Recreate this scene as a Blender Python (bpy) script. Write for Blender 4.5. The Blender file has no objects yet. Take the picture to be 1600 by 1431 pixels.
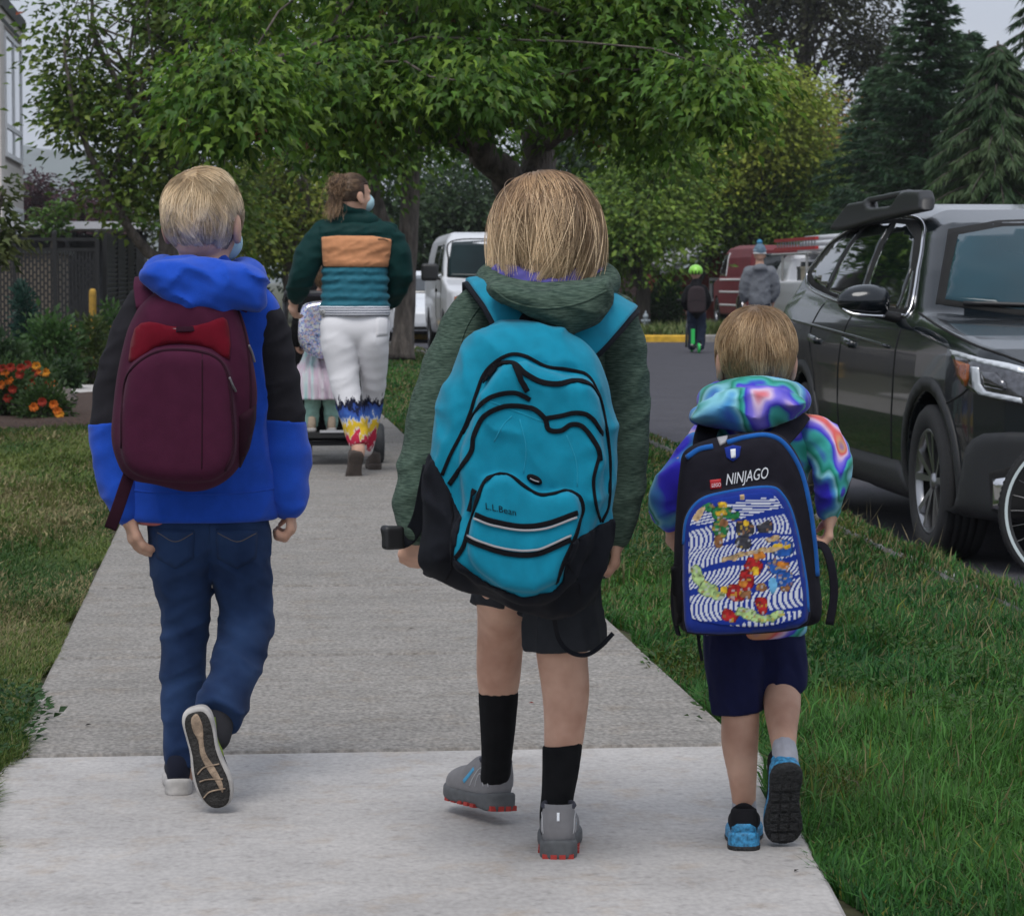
import bpy, math, random
import numpy as np
from mathutils import Vector, Matrix
from mathutils.geometry import delaunay_2d_cdt

random.seed(5)
rng = np.random.default_rng(11)
SC = bpy.context.scene
COL = SC.collection

# ------------------------------------------------------------------ camera, sky, sun, exposure
FPX, PW, PH = 4300.0, 1600.0, 1431.0          # focal length and photo size in photo pixels
HY, VX, CAMH = 440.0, 370.0, 1.09             # horizon row, vanishing column of the street, eye height
PITCH = math.atan((PH / 2 - HY) / FPX)
YAW = math.atan((800 - VX) / FPX * math.cos(PITCH))
FW = np.array([math.sin(YAW) * math.cos(PITCH), math.cos(YAW) * math.cos(PITCH), -math.sin(PITCH)])
RT = np.array([math.cos(YAW), -math.sin(YAW), 0.0])
UP = np.array([math.sin(YAW) * math.sin(PITCH), math.cos(YAW) * math.sin(PITCH), math.cos(PITCH)])
CAM = np.array([0.0, 0.0, CAMH])

cd = bpy.data.cameras.new('camera')
cam = bpy.data.objects.new('camera', cd)
COL.objects.link(cam)
cam.location = CAM
cam.rotation_euler = (math.pi / 2 - PITCH, 0, -YAW)
cd.sensor_fit = 'HORIZONTAL'
cd.sensor_width = 36.0
cd.lens = 36.0 * FPX / PW
cd.clip_start = 0.1
cd.clip_end = 9000
cd.dof.use_dof = True
cd.dof.focus_distance = 6.2
cd.dof.aperture_fstop = 20.0
SC.camera = cam

world = bpy.data.worlds.new('World')
SC.world = world
world.use_nodes = True
wn, wl = world.node_tree.nodes, world.node_tree.links
wn.clear()
SUN_EL, SUN_AZ = math.radians(60), math.radians(200)     # sun behind the camera, a little to the left
wsky = wn.new('ShaderNodeTexSky')
wsky.sky_type = 'NISHITA'
wsky.sun_disc = False
wsky.sun_elevation = SUN_EL
wsky.sun_rotation = SUN_AZ
wsky.air_density = 1.0
wsky.dust_density = 3.0
wsky.ozone_density = 2.0
whs = wn.new('ShaderNodeHueSaturation')
whs.inputs['Saturation'].default_value = 0.45
wtc = wn.new('ShaderNodeTexCoord')
wmap = wn.new('ShaderNodeMapping')
wmap.inputs['Scale'].default_value = (2.0, 2.0, 7.0)
wno = wn.new('ShaderNodeTexNoise')
wno.inputs['Scale'].default_value = 2.2
wno.inputs['Detail'].default_value = 5
wramp = wn.new('ShaderNodeValToRGB')
wramp.color_ramp.elements[0].position = 0.3
wramp.color_ramp.elements[0].color = (6.9, 7.7, 9.3, 1)
wramp.color_ramp.elements[1].position = 0.72
wramp.color_ramp.elements[1].color = (9.1, 9.7, 10.9, 1)
wmix = wn.new('ShaderNodeMix')
wmix.data_type = 'RGBA'
wmix.inputs[0].default_value = 0.85                       # cloud cover over the clear sky
wbg = wn.new('ShaderNodeBackground')
wbg.inputs['Strength'].default_value = 0.080
wout = wn.new('ShaderNodeOutputWorld')
wl.new(wsky.outputs[0], whs.inputs['Color'])
wl.new(wtc.outputs['Generated'], wmap.inputs[0])
wl.new(wmap.outputs[0], wno.inputs[0])
wl.new(wno.outputs[0], wramp.inputs[0])
wl.new(whs.outputs[0], wmix.inputs[6])
wl.new(wramp.outputs[0], wmix.inputs[7])
wl.new(wmix.outputs[2], wbg.inputs[0])
wl.new(wbg.outputs[0], wout.inputs[0])

sl = bpy.data.lights.new('sun', 'SUN')
sl.energy = 1.7
sl.angle = math.radians(32)
sl.color = (1.0, 0.97, 0.93)
sun = bpy.data.objects.new('sun', sl)
COL.objects.link(sun)
sun.rotation_euler = (math.pi / 2 - SUN_EL, 0, -SUN_AZ + math.pi)
SC.view_settings.view_transform = 'Standard'
SC.view_settings.look = 'None'
SC.view_settings.gamma = 1.0
SC.view_settings.exposure = 0.24
SC.view_settings.use_curve_mapping = False
SC.render.engine = 'CYCLES'
SC.cycles.max_bounces = 6
SC.cycles.transparent_max_bounces = 6
SC.cycles.diffuse_bounces = 3
SC.cycles.glossy_bounces = 3
SC.cycles.transmission_bounces = 4
SC.cycles.use_denoising = True

# ------------------------------------------------------------------ pixel <-> world
def rays(uv):
    uv = np.atleast_2d(np.asarray(uv, float))
    D = FW + ((uv[:, :1] - 800) / FPX) * RT + ((PH / 2 - uv[:, 1:2]) / FPX) * UP
    return D

def W(px, py, Y):
    d = rays([(px, py)])[0]
    return CAM + d * (Y / d[1])

def G(px, py, z=0.0):
    d = rays([(px, py)])[0]
    return CAM + d * ((z - CAMH) / d[2])

def proj(P):
    Q = P - CAM
    w = Q @ FW
    return 800 + FPX * (Q @ RT) / w, PH / 2 - FPX * (Q @ UP) / w

def gy(Y, z=0.0):
    """photo row of a ground point at distance Y"""
    return proj(np.array([[0.0, Y, z]]))[1][0]

def smooth_closed(pts, n=6):
    p = np.asarray(pts, float)
    out = []
    N = len(p)
    for i in range(N):
        a, b, c, d = p[i - 1], p[i], p[(i + 1) % N], p[(i + 2) % N]
        for j in range(n):
            t = j / n
            out.append(0.5 * ((2 * b) + (-a + c) * t + (2 * a - 5 * b + 4 * c - d) * t * t + (-a + 3 * b - 3 * c + d) * t ** 3))
    return np.array(out)

def smooth_open(pts, n=6):
    p = np.asarray(pts, float)
    if len(p) < 3:
        return np.array([p[0] + (p[-1] - p[0]) * j / n for j in range(n + 1)])
    q = np.vstack([2 * p[0] - p[1], p, 2 * p[-1] - p[-2]])
    out = []
    for i in range(1, len(q) - 2):
        a, b, c, d = q[i - 1], q[i], q[i + 1], q[i + 2]
        for j in range(n):
            t = j / n
            out.append(0.5 * ((2 * b) + (-a + c) * t + (2 * a - 5 * b + 4 * c - d) * t * t + (-a + 3 * b - 3 * c + d) * t ** 3))
    out.append(p[-1])
    return np.array(out)

# ------------------------------------------------------------------ objects
ORG = {}
def thing(name, label, cat, loc=(0, 0, 0), group=None):
    o = bpy.data.objects.new(name, None)
    COL.objects.link(o)
    o.location = loc
    o.empty_display_size = 0.1
    tag(o, label, cat, group)
    ORG[o.name] = np.array(loc, float)
    return o

def tag(o, label=None, cat=None, group=None, kind=None):
    if label: o['label'] = label
    if cat: o['category'] = cat
    if group: o['group'] = group
    if kind: o['kind'] = kind
    return o

def mk_mesh(name, V, F, smooth=True):
    me = bpy.data.meshes.new(name)
    V = np.asarray(V, np.float32)
    if isinstance(F, np.ndarray):
        n = F.shape[1]
        me.vertices.add(len(V))
        me.vertices.foreach_set('co', V.ravel())
        me.loops.add(F.size)
        me.loops.foreach_set('vertex_index', F.astype(np.int32).ravel())
        me.polygons.add(len(F))
        me.polygons.foreach_set('loop_start', np.arange(0, F.size, n, dtype=np.int32))
        me.update(calc_edges=True)
    else:
        me.from_pydata([tuple(map(float, v)) for v in V], [], [tuple(map(int, f)) for f in F])
        me.update()
    if smooth:
        me.polygons.foreach_set('use_smooth', np.ones(len(me.polygons), bool))
    return me

def obj(name, V, F, mats, parent=None, smooth=True, loc=None, mi=None, label=None):
    """link a mesh; V in world space; the origin is the parent's root, or loc for a top-level object"""
    org = ORG[parent.name] if parent is not None else np.array(loc if loc is not None else (0, 0, 0), float)
    me = mk_mesh(name, np.asarray(V, float) - org, F, smooth)
    if not isinstance(mats, (list, tuple)): mats = [mats]
    for m in mats: me.materials.append(m)
    if mi is not None:
        me.polygons.foreach_set('material_index', np.asarray(mi, np.int32))
    o = bpy.data.objects.new(name, me)
    COL.objects.link(o)
    if parent is not None: o.parent = parent
    else: o.location = org
    ORG[o.name] = org
    if label: o['label'] = label
    return o

def copy_tree(o, parent=None):
    c = o.copy()
    COL.objects.link(c)
    ORG[c.name] = ORG.get(o.name, np.zeros(3))
    if parent is not None: c.parent = parent
    for ch in list(o.children): copy_tree(ch, c)
    return c

class MB:
    """collects simple shapes into one mesh"""
    def __init__(s): s.V = []; s.F = []; s.n = 0
    def add(s, V, F):
        V = np.asarray(V, float)
        s.V.append(V); s.F += [tuple(int(i) + s.n for i in f) for f in F]; s.n += len(V)
        return s
    def box(s, lo, hi, R=None, c=None):
        lo, hi = np.array(lo, float), np.array(hi, float)
        V = np.array([[(lo, hi)[i][0], (lo, hi)[j][1], (lo, hi)[k][2]] for i in (0, 1) for j in (0, 1) for k in (0, 1)])
        if R is not None:
            cc = (lo + hi) / 2 if c is None else np.array(c)
            V = (V - cc) @ np.asarray(R).T + cc
        return s.add(V, [(0, 1, 3, 2), (4, 6, 7, 5), (0, 4, 5, 1), (2, 3, 7, 6), (0, 2, 6, 4), (1, 5, 7, 3)])
    def tube(s, pts, r, n=6, caps=True):
        V, F = tube_geo(pts, r, n, caps)
        return s.add(V, F)
    def lathe(s, prof, c, axis=(0, 0, 1), n=24):
        a = np.array(axis, float); a /= np.linalg.norm(a)
        h = np.array([1.0, 0, 0]) if abs(a[0]) < 0.9 else np.array([0, 1.0, 0])
        u = np.cross(a, h); u /= np.linalg.norm(u); v = np.cross(a, u)
        V = []; F = []
        m = len(prof)
        for i in range(n):
            t = 2 * math.pi * i / n
            for r, z in prof:
                V.append(np.array(c) + a * z + (u * math.cos(t) + v * math.sin(t)) * r)
        for i in range(n):
            j = (i + 1) % n
            for k in range(m - 1):
                F.append((i * m + k, j * m + k, j * m + k + 1, i * m + k + 1))
        return s.add(V, F)
    def build(s, name, mats, parent=None, smooth=False, loc=None, label=None):
        return obj(name, np.vstack(s.V), s.F, mats, parent, smooth, loc, label=label)

def tube_geo(pts, r, n=6, caps=True, flat=None):
    pts = np.asarray(pts, float)
    m = len(pts)
    r = np.broadcast_to(np.asarray(r, float), (m,))
    T = np.gradient(pts, axis=0)
    T /= np.linalg.norm(T, axis=1)[:, None] + 1e-12
    ref = np.array([0, 0, 1.0]) if abs(T[0][2]) < 0.9 else np.array([1.0, 0, 0])
    V = []
    u = np.cross(T[0], ref); u /= np.linalg.norm(u)
    for i in range(m):
        u = u - T[i] * (u @ T[i]); u /= np.linalg.norm(u) + 1e-12
        v = np.cross(T[i], u)
        for k in range(n):
            a = 2 * math.pi * k / n
            V.append(pts[i] + (u * math.cos(a) + v * math.sin(a)) * r[i])
    F = []
    for i in range(m - 1):
        for k in range(n):
            l = (k + 1) % n
            F.append((i * n + k, i * n + l, (i + 1) * n + l, (i + 1) * n + k))
    if caps:
        F.append(tuple(range(n - 1, -1, -1)))
        F.append(tuple((m - 1) * n + k for k in range(n)))
    return np.array(V), F

def ribbon_geo(pts, nrm, w, t):
    """flat strap: pts along the centre, nrm the outward normal there, width w, thickness t"""
    pts = np.asarray(pts, float); nrm = np.asarray(nrm, float)
    m = len(pts)
    w = np.broadcast_to(np.asarray(w, float), (m,))
    T = np.gradient(pts, axis=0); T /= np.linalg.norm(T, axis=1)[:, None] + 1e-12
    S = np.cross(T, nrm); S /= np.linalg.norm(S, axis=1)[:, None] + 1e-12
    N = np.cross(S, T)
    V = []
    for i in range(m):
        for a, b in ((-.5, -.5), (.5, -.5), (.5, .4), (.4, .5), (-.4, .5), (-.5, .4)):
            V.append(pts[i] + S[i] * a * w[i] + N[i] * b * t)
    F = []
    for i in range(m - 1):
        for k in range(6):
            l = (k + 1) % 6
            F.append((i * 6 + k, i * 6 + l, i * 6 + 6 + l, i * 6 + 6 + k))
    F.append((5, 4, 3, 2, 1, 0)); F.append(tuple((m - 1) * 6 + k for k in range(6)))
    return np.array(V), F

# ------------------------------------------------------------------ signed distance shapes
def smin(a, b, k):
    if k <= 0: return np.minimum(a, b)
    h = np.maximum(k - np.abs(a - b), 0) / k
    return np.minimum(a, b) - h * h * k * 0.25

def smax(a, b, k):
    return -smin(-a, -b, k)

def cap(a, b, ra, rb, q=1.0):
    a, b = np.array(a, float), np.array(b, float)
    return ('cap', a, b, float(ra), float(rb), float(q), (a + b) / 2, np.linalg.norm(b - a) / 2 + max(ra, rb) * max(1, q))

def ell(c, r, R=None):
    c, r = np.array(c, float), np.array(r, float)
    return ('ell', c, r, None if R is None else np.array(R, float), c, float(r.max()))

def rbox(c, b, r, R=None):
    c, b = np.array(c, float), np.array(b, float)
    return ('box', c, b, float(r), None if R is None else np.array(R, float), c, float(np.linalg.norm(b)))

def prim_eval(p, P):
    if p[0] == 'cap':
        _, a, b, ra, rb, q, _, _ = p
        if q != 1.0:
            s = np.array([1, 1 / q, 1]); P = P * s; a = a * s; b = b * s
        pa = P - a; ba = b - a
        t = np.clip(pa @ ba / (ba @ ba + 1e-12), 0, 1)
        d = np.sqrt(((pa - t[:, None] * ba) ** 2).sum(1)) - (ra + t * (rb - ra))
        return d * min(1.0, q)
    if p[0] == 'ell':
        _, c, r, R, _, _ = p
        x = P - c
        if R is not None: x = x @ R
        k0 = np.sqrt(((x / r) ** 2).sum(1)) + 1e-9
        k1 = np.sqrt(((x / r ** 2) ** 2).sum(1)) + 1e-9
        return k0 * (k0 - 1) / k1
    _, c, b, r, R, _, _ = p
    x = P - c
    if R is not None: x = x @ R
    qv = np.abs(x) - (b - r)
    return np.sqrt((np.maximum(qv, 0) ** 2).sum(1)) + np.minimum(qv.max(1), 0) - r

class Shape:
    def __init__(s, prims, k=0.01, cuts=(), kc=0.004, disp=None, M=None):
        s.prims, s.k, s.cuts, s.kc, s.disp = prims, k, list(cuts), kc, disp
        s.M = None
        if M is not None:
            s.M = np.array(M, float); s.Mi = np.linalg.inv(s.M)
    def bounds(s):
        lo = np.min([p[-2] - p[-1] for p in s.prims], 0); hi = np.max([p[-2] + p[-1] for p in s.prims], 0)
        if s.M is not None:
            C = np.array([[(lo, hi)[i][0], (lo, hi)[j][1], (lo, hi)[k][2], 1] for i in (0, 1) for j in (0, 1) for k in (0, 1)])
            C = (C @ s.M.T)[:, :3]
            lo, hi = C.min(0), C.max(0)
        return lo - 0.02, hi + 0.02
    def __call__(s, P):
        if s.M is not None: P = P @ s.Mi[:3, :3].T + s.Mi[:3, 3]
        c = (P.min(0) + P.max(0)) / 2; rad = np.linalg.norm(P.max(0) - P.min(0)) / 2
        mg = 0.09 + s.k
        d = np.full(len(P), mg)
        for p in s.prims:
            if np.linalg.norm(p[-2] - c) - p[-1] - rad > mg: continue
            d = smin(d, prim_eval(p, P), s.k)
        if s.disp is not None: d = d + s.disp(P)
        for cu in s.cuts: d = smax(d, cu(P), s.kc)
        return d

def below(z): return lambda P: z - P[:, 2]          # cuts away everything below z
def above(z): return lambda P: P[:, 2] - z
def plane(c, n):
    c, n = np.array(c, float), np.array(n, float); n = n / np.linalg.norm(n)
    return lambda P: (P - c) @ n                    # keeps the side the normal points away from

def mesh_sdf(fn, lo, hi, h, B=8):
    """sparse surface nets"""
    lo, hi = np.array(lo, float), np.array(hi, float)
    nb = np.ceil((hi - lo) / (h * B)).astype(int)
    ii = np.stack(np.meshgrid(*[np.arange(n) for n in nb], indexing='ij'), -1).reshape(-1, 3)
    cs = h * B
    keep = []
    for s in range(0, len(ii), 512):
        c = lo + (ii[s:s + 512] + 0.5) * cs
        keep.append(np.abs(fn(c)) < cs * 1.15)
    ii = ii[np.concatenate(keep)]
    g3 = ii // 3
    ii = ii[np.lexsort((g3[:, 2], g3[:, 1], g3[:, 0]))]
    if len(ii) == 0: return np.zeros((0, 3)), np.zeros((0, 4), int)
    g = np.stack(np.meshgrid(*[np.arange(B + 1)] * 3, indexing='ij'), -1).reshape(-1, 3)
    cell_ijk, cell_val = [], []
    off = np.array([(0, 0, 0), (1, 0, 0), (0, 1, 0), (1, 1, 0), (0, 0, 1), (1, 0, 1), (0, 1, 1), (1, 1, 1)])
    for s in range(0, len(ii), 24):
        blk = ii[s:s + 24]
        P = lo + ((blk[:, None, :] * B + g[None]) * h)
        v = fn(P.reshape(-1, 3)).reshape(len(blk), B + 1, B + 1, B + 1)
        cv = np.stack([v[:, o[0]:o[0] + B, o[1]:o[1] + B, o[2]:o[2] + B] for o in off], -1)
        neg = (cv < 0).sum(-1)
        act = (neg > 0) & (neg < 8)
        b, x, y, z = np.nonzero(act)
        cell_ijk.append(blk[b] * B + np.stack([x, y, z], -1)); cell_val.append(cv[b, x, y, z])
    C = np.vstack(cell_ijk); v = np.vstack(cell_val)
    ed = [(0, 1), (2, 3), (4, 5), (6, 7), (0, 2), (1, 3), (4, 6), (5, 7), (0, 4), (1, 5), (2, 6), (3, 7)]
    acc = np.zeros((len(C), 3)); cnt = np.zeros(len(C))
    for a, b in ed:
        va, vb = v[:, a], v[:, b]
        cr = (va < 0) != (vb < 0)
        t = np.where(cr, va / np.where(cr, va - vb, 1), 0)
        acc += cr[:, None] * (off[a] + t[:, None] * (off[b] - off[a])); cnt += cr
    V = lo + (C + acc / cnt[:, None]) * h
    key = (C[:, 0] + 1) * 10 ** 10 + (C[:, 1] + 1) * 10 ** 5 + C[:, 2] + 1
    order = np.argsort(key); sk = key[order]
    def find(c):
        k = (c[:, 0] + 1) * 10 ** 10 + (c[:, 1] + 1) * 10 ** 5 + c[:, 2] + 1
        p = np.clip(np.searchsorted(sk, k), 0, len(sk) - 1)
        return np.where(sk[p] == k, order[p], -1)
    F = []
    for ax, e in ((0, 1), (1, 2), (2, 4)):
        cr = (v[:, 0] < 0) != (v[:, e] < 0)
        idx = np.nonzero(cr)[0]
        u, w = [(1, 2), (2, 0), (0, 1)][ax]
        du = np.zeros(3, int); du[u] = 1; dw = np.zeros(3, int); dw[w] = 1
        q = np.stack([idx, find(C[idx] - du), find(C[idx] - du - dw), find(C[idx] - dw)], -1)
        ok = (q >= 0).all(1)
        q, ins = q[ok], (v[idx, 0] < 0)[ok]
        q[~ins] = q[~ins][:, ::-1]
        F.append(q)
    return V, np.vstack(F)

def sdf_obj(name, fn, mats, parent=None, h=0.005, loc=None, bounds=None, mi=None, label=None, smooth_it=1):
    lo, hi = bounds if bounds is not None else fn.bounds()
    V, F = mesh_sdf(fn, lo, hi, h)
    for _ in range(smooth_it): V = relax(V, F)
    m = None
    if mi is not None:
        m = mi(V[F].mean(1))
    return obj(name, V, F, mats, parent, True, loc, m, label)

def relax(V, F, w=0.5):
    acc = np.zeros_like(V); cnt = np.zeros(len(V))
    for a in range(4):
        b = (a + 1) % 4
        np.add.at(acc, F[:, a], V[F[:, b]]); np.add.at(cnt, F[:, a], 1)
    m = cnt > 0
    V = V.copy(); V[m] += w * (acc[m] / cnt[m][:, None] - V[m])
    return V

def hash3(i, seed):
    i = i.astype(np.int64)
    h = (i[..., 0] * 73856093) ^ (i[..., 1] * 19349663) ^ (i[..., 2] * 83492791) ^ (seed * 2654435761)
    h = (h ^ (h >> 13)) * 1274126177 & 0x7fffffff
    h = (h ^ (h >> 11)) * 1103515245 & 0x7fffffff
    return (h % 65536) / 32768.0 - 1

def vnoise(P, seed=0):
    i = np.floor(P); f = P - i; u = f * f * (3 - 2 * f)
    r = 0
    for a in (0, 1):
        for b in (0, 1):
            for c in (0, 1):
                w = (u[:, 0] if a else 1 - u[:, 0]) * (u[:, 1] if b else 1 - u[:, 1]) * (u[:, 2] if c else 1 - u[:, 2])
                r = r + w * hash3(i + np.array([a, b, c]), seed)
    return r

def folds(amp, sx, sy, sz, seed=0, slant=0.0, ridge=True):
    """cloth folds: stretched noise, scales in metres"""
    def f(P):
        Q = np.stack([(P[:, 0] + slant * P[:, 2]) / sx, P[:, 1] / sy, (P[:, 2] - slant * P[:, 0]) / sz], -1)
        n = vnoise(Q, seed) + 0.5 * vnoise(Q * 2.1 + 7, seed + 1)
        if ridge: n = (1 - 2 * np.abs(n)); n = np.where(n > 0, n ** 1.5, n * .6)
        return -amp * n
    return f

def poly_sdf(x, y, poly):
    poly = np.asarray(poly, float)
    d = np.full(x.shape, 1e18); s = np.ones(x.shape)
    N = len(poly)
    for i in range(N):
        a, b = poly[i], poly[i - 1]
        ex, ey = b - a
        wx, wy = x - a[0], y - a[1]
        t = np.clip((wx * ex + wy * ey) / (ex * ex + ey * ey + 1e-12), 0, 1)
        d = np.minimum(d, (wx - ex * t) ** 2 + (wy - ey * t) ** 2)
        c1 = y >= a[1]; c2 = y < b[1]; c3 = ex * wy > ey * wx
        fl = (c1 & c2 & c3) | (~c1 & ~c2 & ~c3)
        s = np.where(fl, -s, s)
    return s * np.sqrt(d)

class Pouch:
    """a padded bag: an outline given as seen from behind, a depth range, soft edges"""
    def __init__(s, poly, Y, th, k=0.05, tilt=0.0, zc=None, disp=None, n=4):
        s.poly = smooth_closed(poly, n) if n > 1 else np.array(poly, float)
        s.Y, s.th, s.k, s.tilt, s.disp = Y, th, k, tilt, disp
        s.s = Y / FPX
        c = s.poly.mean(0)
        s.zc = W(c[0], c[1], Y)[2] if zc is None else zc
        pts = np.array([W(p[0], p[1], Y) for p in s.poly])
        s.lo = pts.min(0) - [0.03, th / 2 + 0.04 + abs(tilt) * 0.3, 0.03]; s.hi = pts.max(0) + [0.03, th / 2 + 0.04 + abs(tilt) * 0.3, 0.03]
        s.bulge = 0.0
    def bounds(s): return s.lo, s.hi
    def __call__(s, P):
        u, v = proj(P)
        d2 = poly_sdf(u, v, s.poly) * s.s
        yc = s.Y + s.tilt * (P[:, 2] - s.zc)
        d = smax(d2, np.abs(P[:, 1] - yc) - s.th / 2, s.k)
        if s.disp is not None: d = d + s.disp(P)
        return d

class Union:
    def __init__(s, parts, k=0.0): s.parts, s.k = parts, k
    def bounds(s):
        b = [p.bounds() for p in s.parts]
        return np.min([x[0] for x in b], 0), np.max([x[1] for x in b], 0)
    def __call__(s, P):
        d = s.parts[0](P)
        for p in s.parts[1:]: d = smin(d, p(P), s.k)
        return d

# ------------------------------------------------------------------ laying pieces onto a surface
def cast(fn, O, D, t0, near=0.05, it=70):
    n = len(D)
    D = D / np.linalg.norm(D, axis=1)[:, None]
    t = np.broadcast_to(np.asarray(t0, float), (n,)).copy()
    best = np.full(n, 1e9); bt = t.copy()
    for _ in range(it):
        d = fn(O + D * t[:, None])
        b = np.abs(d) < best
        best[b] = np.abs(d)[b]; bt[b] = t[b]
        t = t + np.clip(d, -0.05, 0.3) * 0.85
    P = O + D * bt[:, None]
    P[best > near] = np.nan
    return P

def grad(fn, P, e=0.002):
    g = np.stack([fn(P + np.eye(3)[i] * e) - fn(P - np.eye(3)[i] * e) for i in range(3)], -1)
    return g / (np.linalg.norm(g, axis=1)[:, None] + 1e-9)

def pix(Ystart):
    def f(uv):
        D = rays(uv)
        L = np.linalg.norm(D, axis=1)
        return np.broadcast_to(CAM, D.shape), D, Ystart / D[:, 1] * L
    return f

def inside(x, y, poly):
    return poly_sdf(x, y, poly) < 0

def drape(poly, fn, ry, step, thick=0.002, puff=0.0, pr=None, sink=0.002, near=0.05, smooth_n=0, back=False):
    """a patch of given outline laid onto the surface fn; returns V, F"""
    p = smooth_closed(poly, smooth_n) if smooth_n else np.asarray(poly, float)
    bd = []
    for i in range(len(p)):
        a, b = p[i], p[(i + 1) % len(p)]
        m = max(1, int(round(np.linalg.norm(b - a) / step)))
        for j in range(m): bd.append(a + (b - a) * j / m)
    bd = np.array(bd)
    lo, hi = bd.min(0), bd.max(0)
    gx, gyy = np.meshgrid(np.arange(lo[0], hi[0], step), np.arange(lo[1], hi[1], step))
    gx, gyy = gx.ravel() + 1e-4, gyy.ravel() + 1.3e-4
    sd = poly_sdf(gx, gyy, bd)
    k = sd < -0.45 * step
    pts = np.vstack([bd, np.stack([gx[k], gyy[k]], -1)])
    nb = len(bd)
    r = delaunay_2d_cdt([Vector(q) for q in pts], [(i, (i + 1) % nb) for i in range(nb)], [], 1, 1e-5 * step)
    uv = np.array([tuple(q) for q in r[0]]); tris = [tuple(f) for f in r[2]]
    O, D, t0 = ry(uv)
    H = cast(fn, O, D, t0, near)
    ok = ~np.isnan(H[:, 0])
    Hs = np.where(ok[:, None], H, 0)
    N = np.zeros_like(Hs)
    if ok.any(): N[ok] = grad(fn, Hs[ok])
    dist = np.maximum(-poly_sdf(uv[:, 0], uv[:, 1], bd), 0)
    pr = pr or step * 3
    x = np.clip(dist / pr, 0, 1)
    off = thick + puff * np.sqrt(1 - (1 - x) ** 2)
    top = Hs + N * off[:, None]
    tris = [f for f in tris if all(ok[i] for i in f)]
    # skirt along open edges
    from collections import Counter
    ec = Counter()
    dirs = {}
    for f in tris:
        for i in range(3):
            a, b = f[i], f[(i + 1) % 3]
            ec[(min(a, b), max(a, b))] += 1; dirs[(min(a, b), max(a, b))] = (a, b)
    V = [*top]; F = list(tris)
    low = {}
    for e, c in ec.items():
        if c == 1:
            a, b = dirs[e]
            for q in (a, b):
                if q not in low:
                    low[q] = len(V); V.append(Hs[q] - N[q] * sink)
            F.append((a, low[a], low[b], b))
    V = np.array(V)
    # orient outward
    if tris:
        f = np.array(tris); n = np.cross(V[f[:, 1]] - V[f[:, 0]], V[f[:, 2]] - V[f[:, 0]])
        if (n * N[f[:, 0]]).sum() < 0: F = [tuple(reversed(q)) for q in F]
    used = sorted({i for q in F for i in q})
    mp = {u: i for i, u in enumerate(used)}
    return V[used] if used else np.zeros((0, 3)), [tuple(mp[i] for i in q) for q in F]

def lay_line(pts, fn, ry, r, lift=0.0, n=6, sm=6, near=0.05, flat=None):
    """a round cord (or flat strip, flat=thickness) along a line laid onto fn; returns V, F"""
    uv = smooth_open(pts, sm) if sm else np.asarray(pts, float)
    O, D, t0 = ry(uv)
    H = cast(fn, O, D, t0, near)
    ok = ~np.isnan(H[:, 0])
    H = H[ok]
    if len(H) < 2: return np.zeros((0, 3)), []
    N = grad(fn, H)
    H = H + N * lift
    if flat: return ribbon_geo(H, N, 2 * r, flat)
    return tube_geo(H, r, n)

def text_uv(s, size, bold=0.0):
    cu = bpy.data.curves.new('lettering', 'FONT')
    cu.body = s; cu.size = size; cu.resolution_u = 3; cu.offset = bold
    o = bpy.data.objects.new('lettering', cu)
    me = bpy.data.meshes.new_from_object(o)
    V = np.array([v.co[:2] for v in me.vertices]); F = [tuple(p.vertices) for p in me.polygons]
    bpy.data.objects.remove(o); bpy.data.meshes.remove(me); bpy.data.curves.remove(cu)
    return V, F

def lay_text(s, fn, ry, origin, ux, uy, size, lift=0.0012, bold=0.0):
    V, F = text_uv(s, size, bold)
    uv = np.array(origin) + V[:, :1] * np.array(ux) + V[:, 1:] * np.array(uy)
    O, D, t0 = ry(uv)
    H = cast(fn, O, D, t0)
    H = np.where(np.isnan(H), np.nanmean(H, 0), H)
    return H + grad(fn, H) * lift, F

# ------------------------------------------------------------------ materials
def srgb(r, g, b):
    f = lambda c: (c / 255 / 12.92) if c <= 10 else ((c / 255 + 0.055) / 1.055) ** 2.4
    return (f(r), f(g), f(b))

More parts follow.
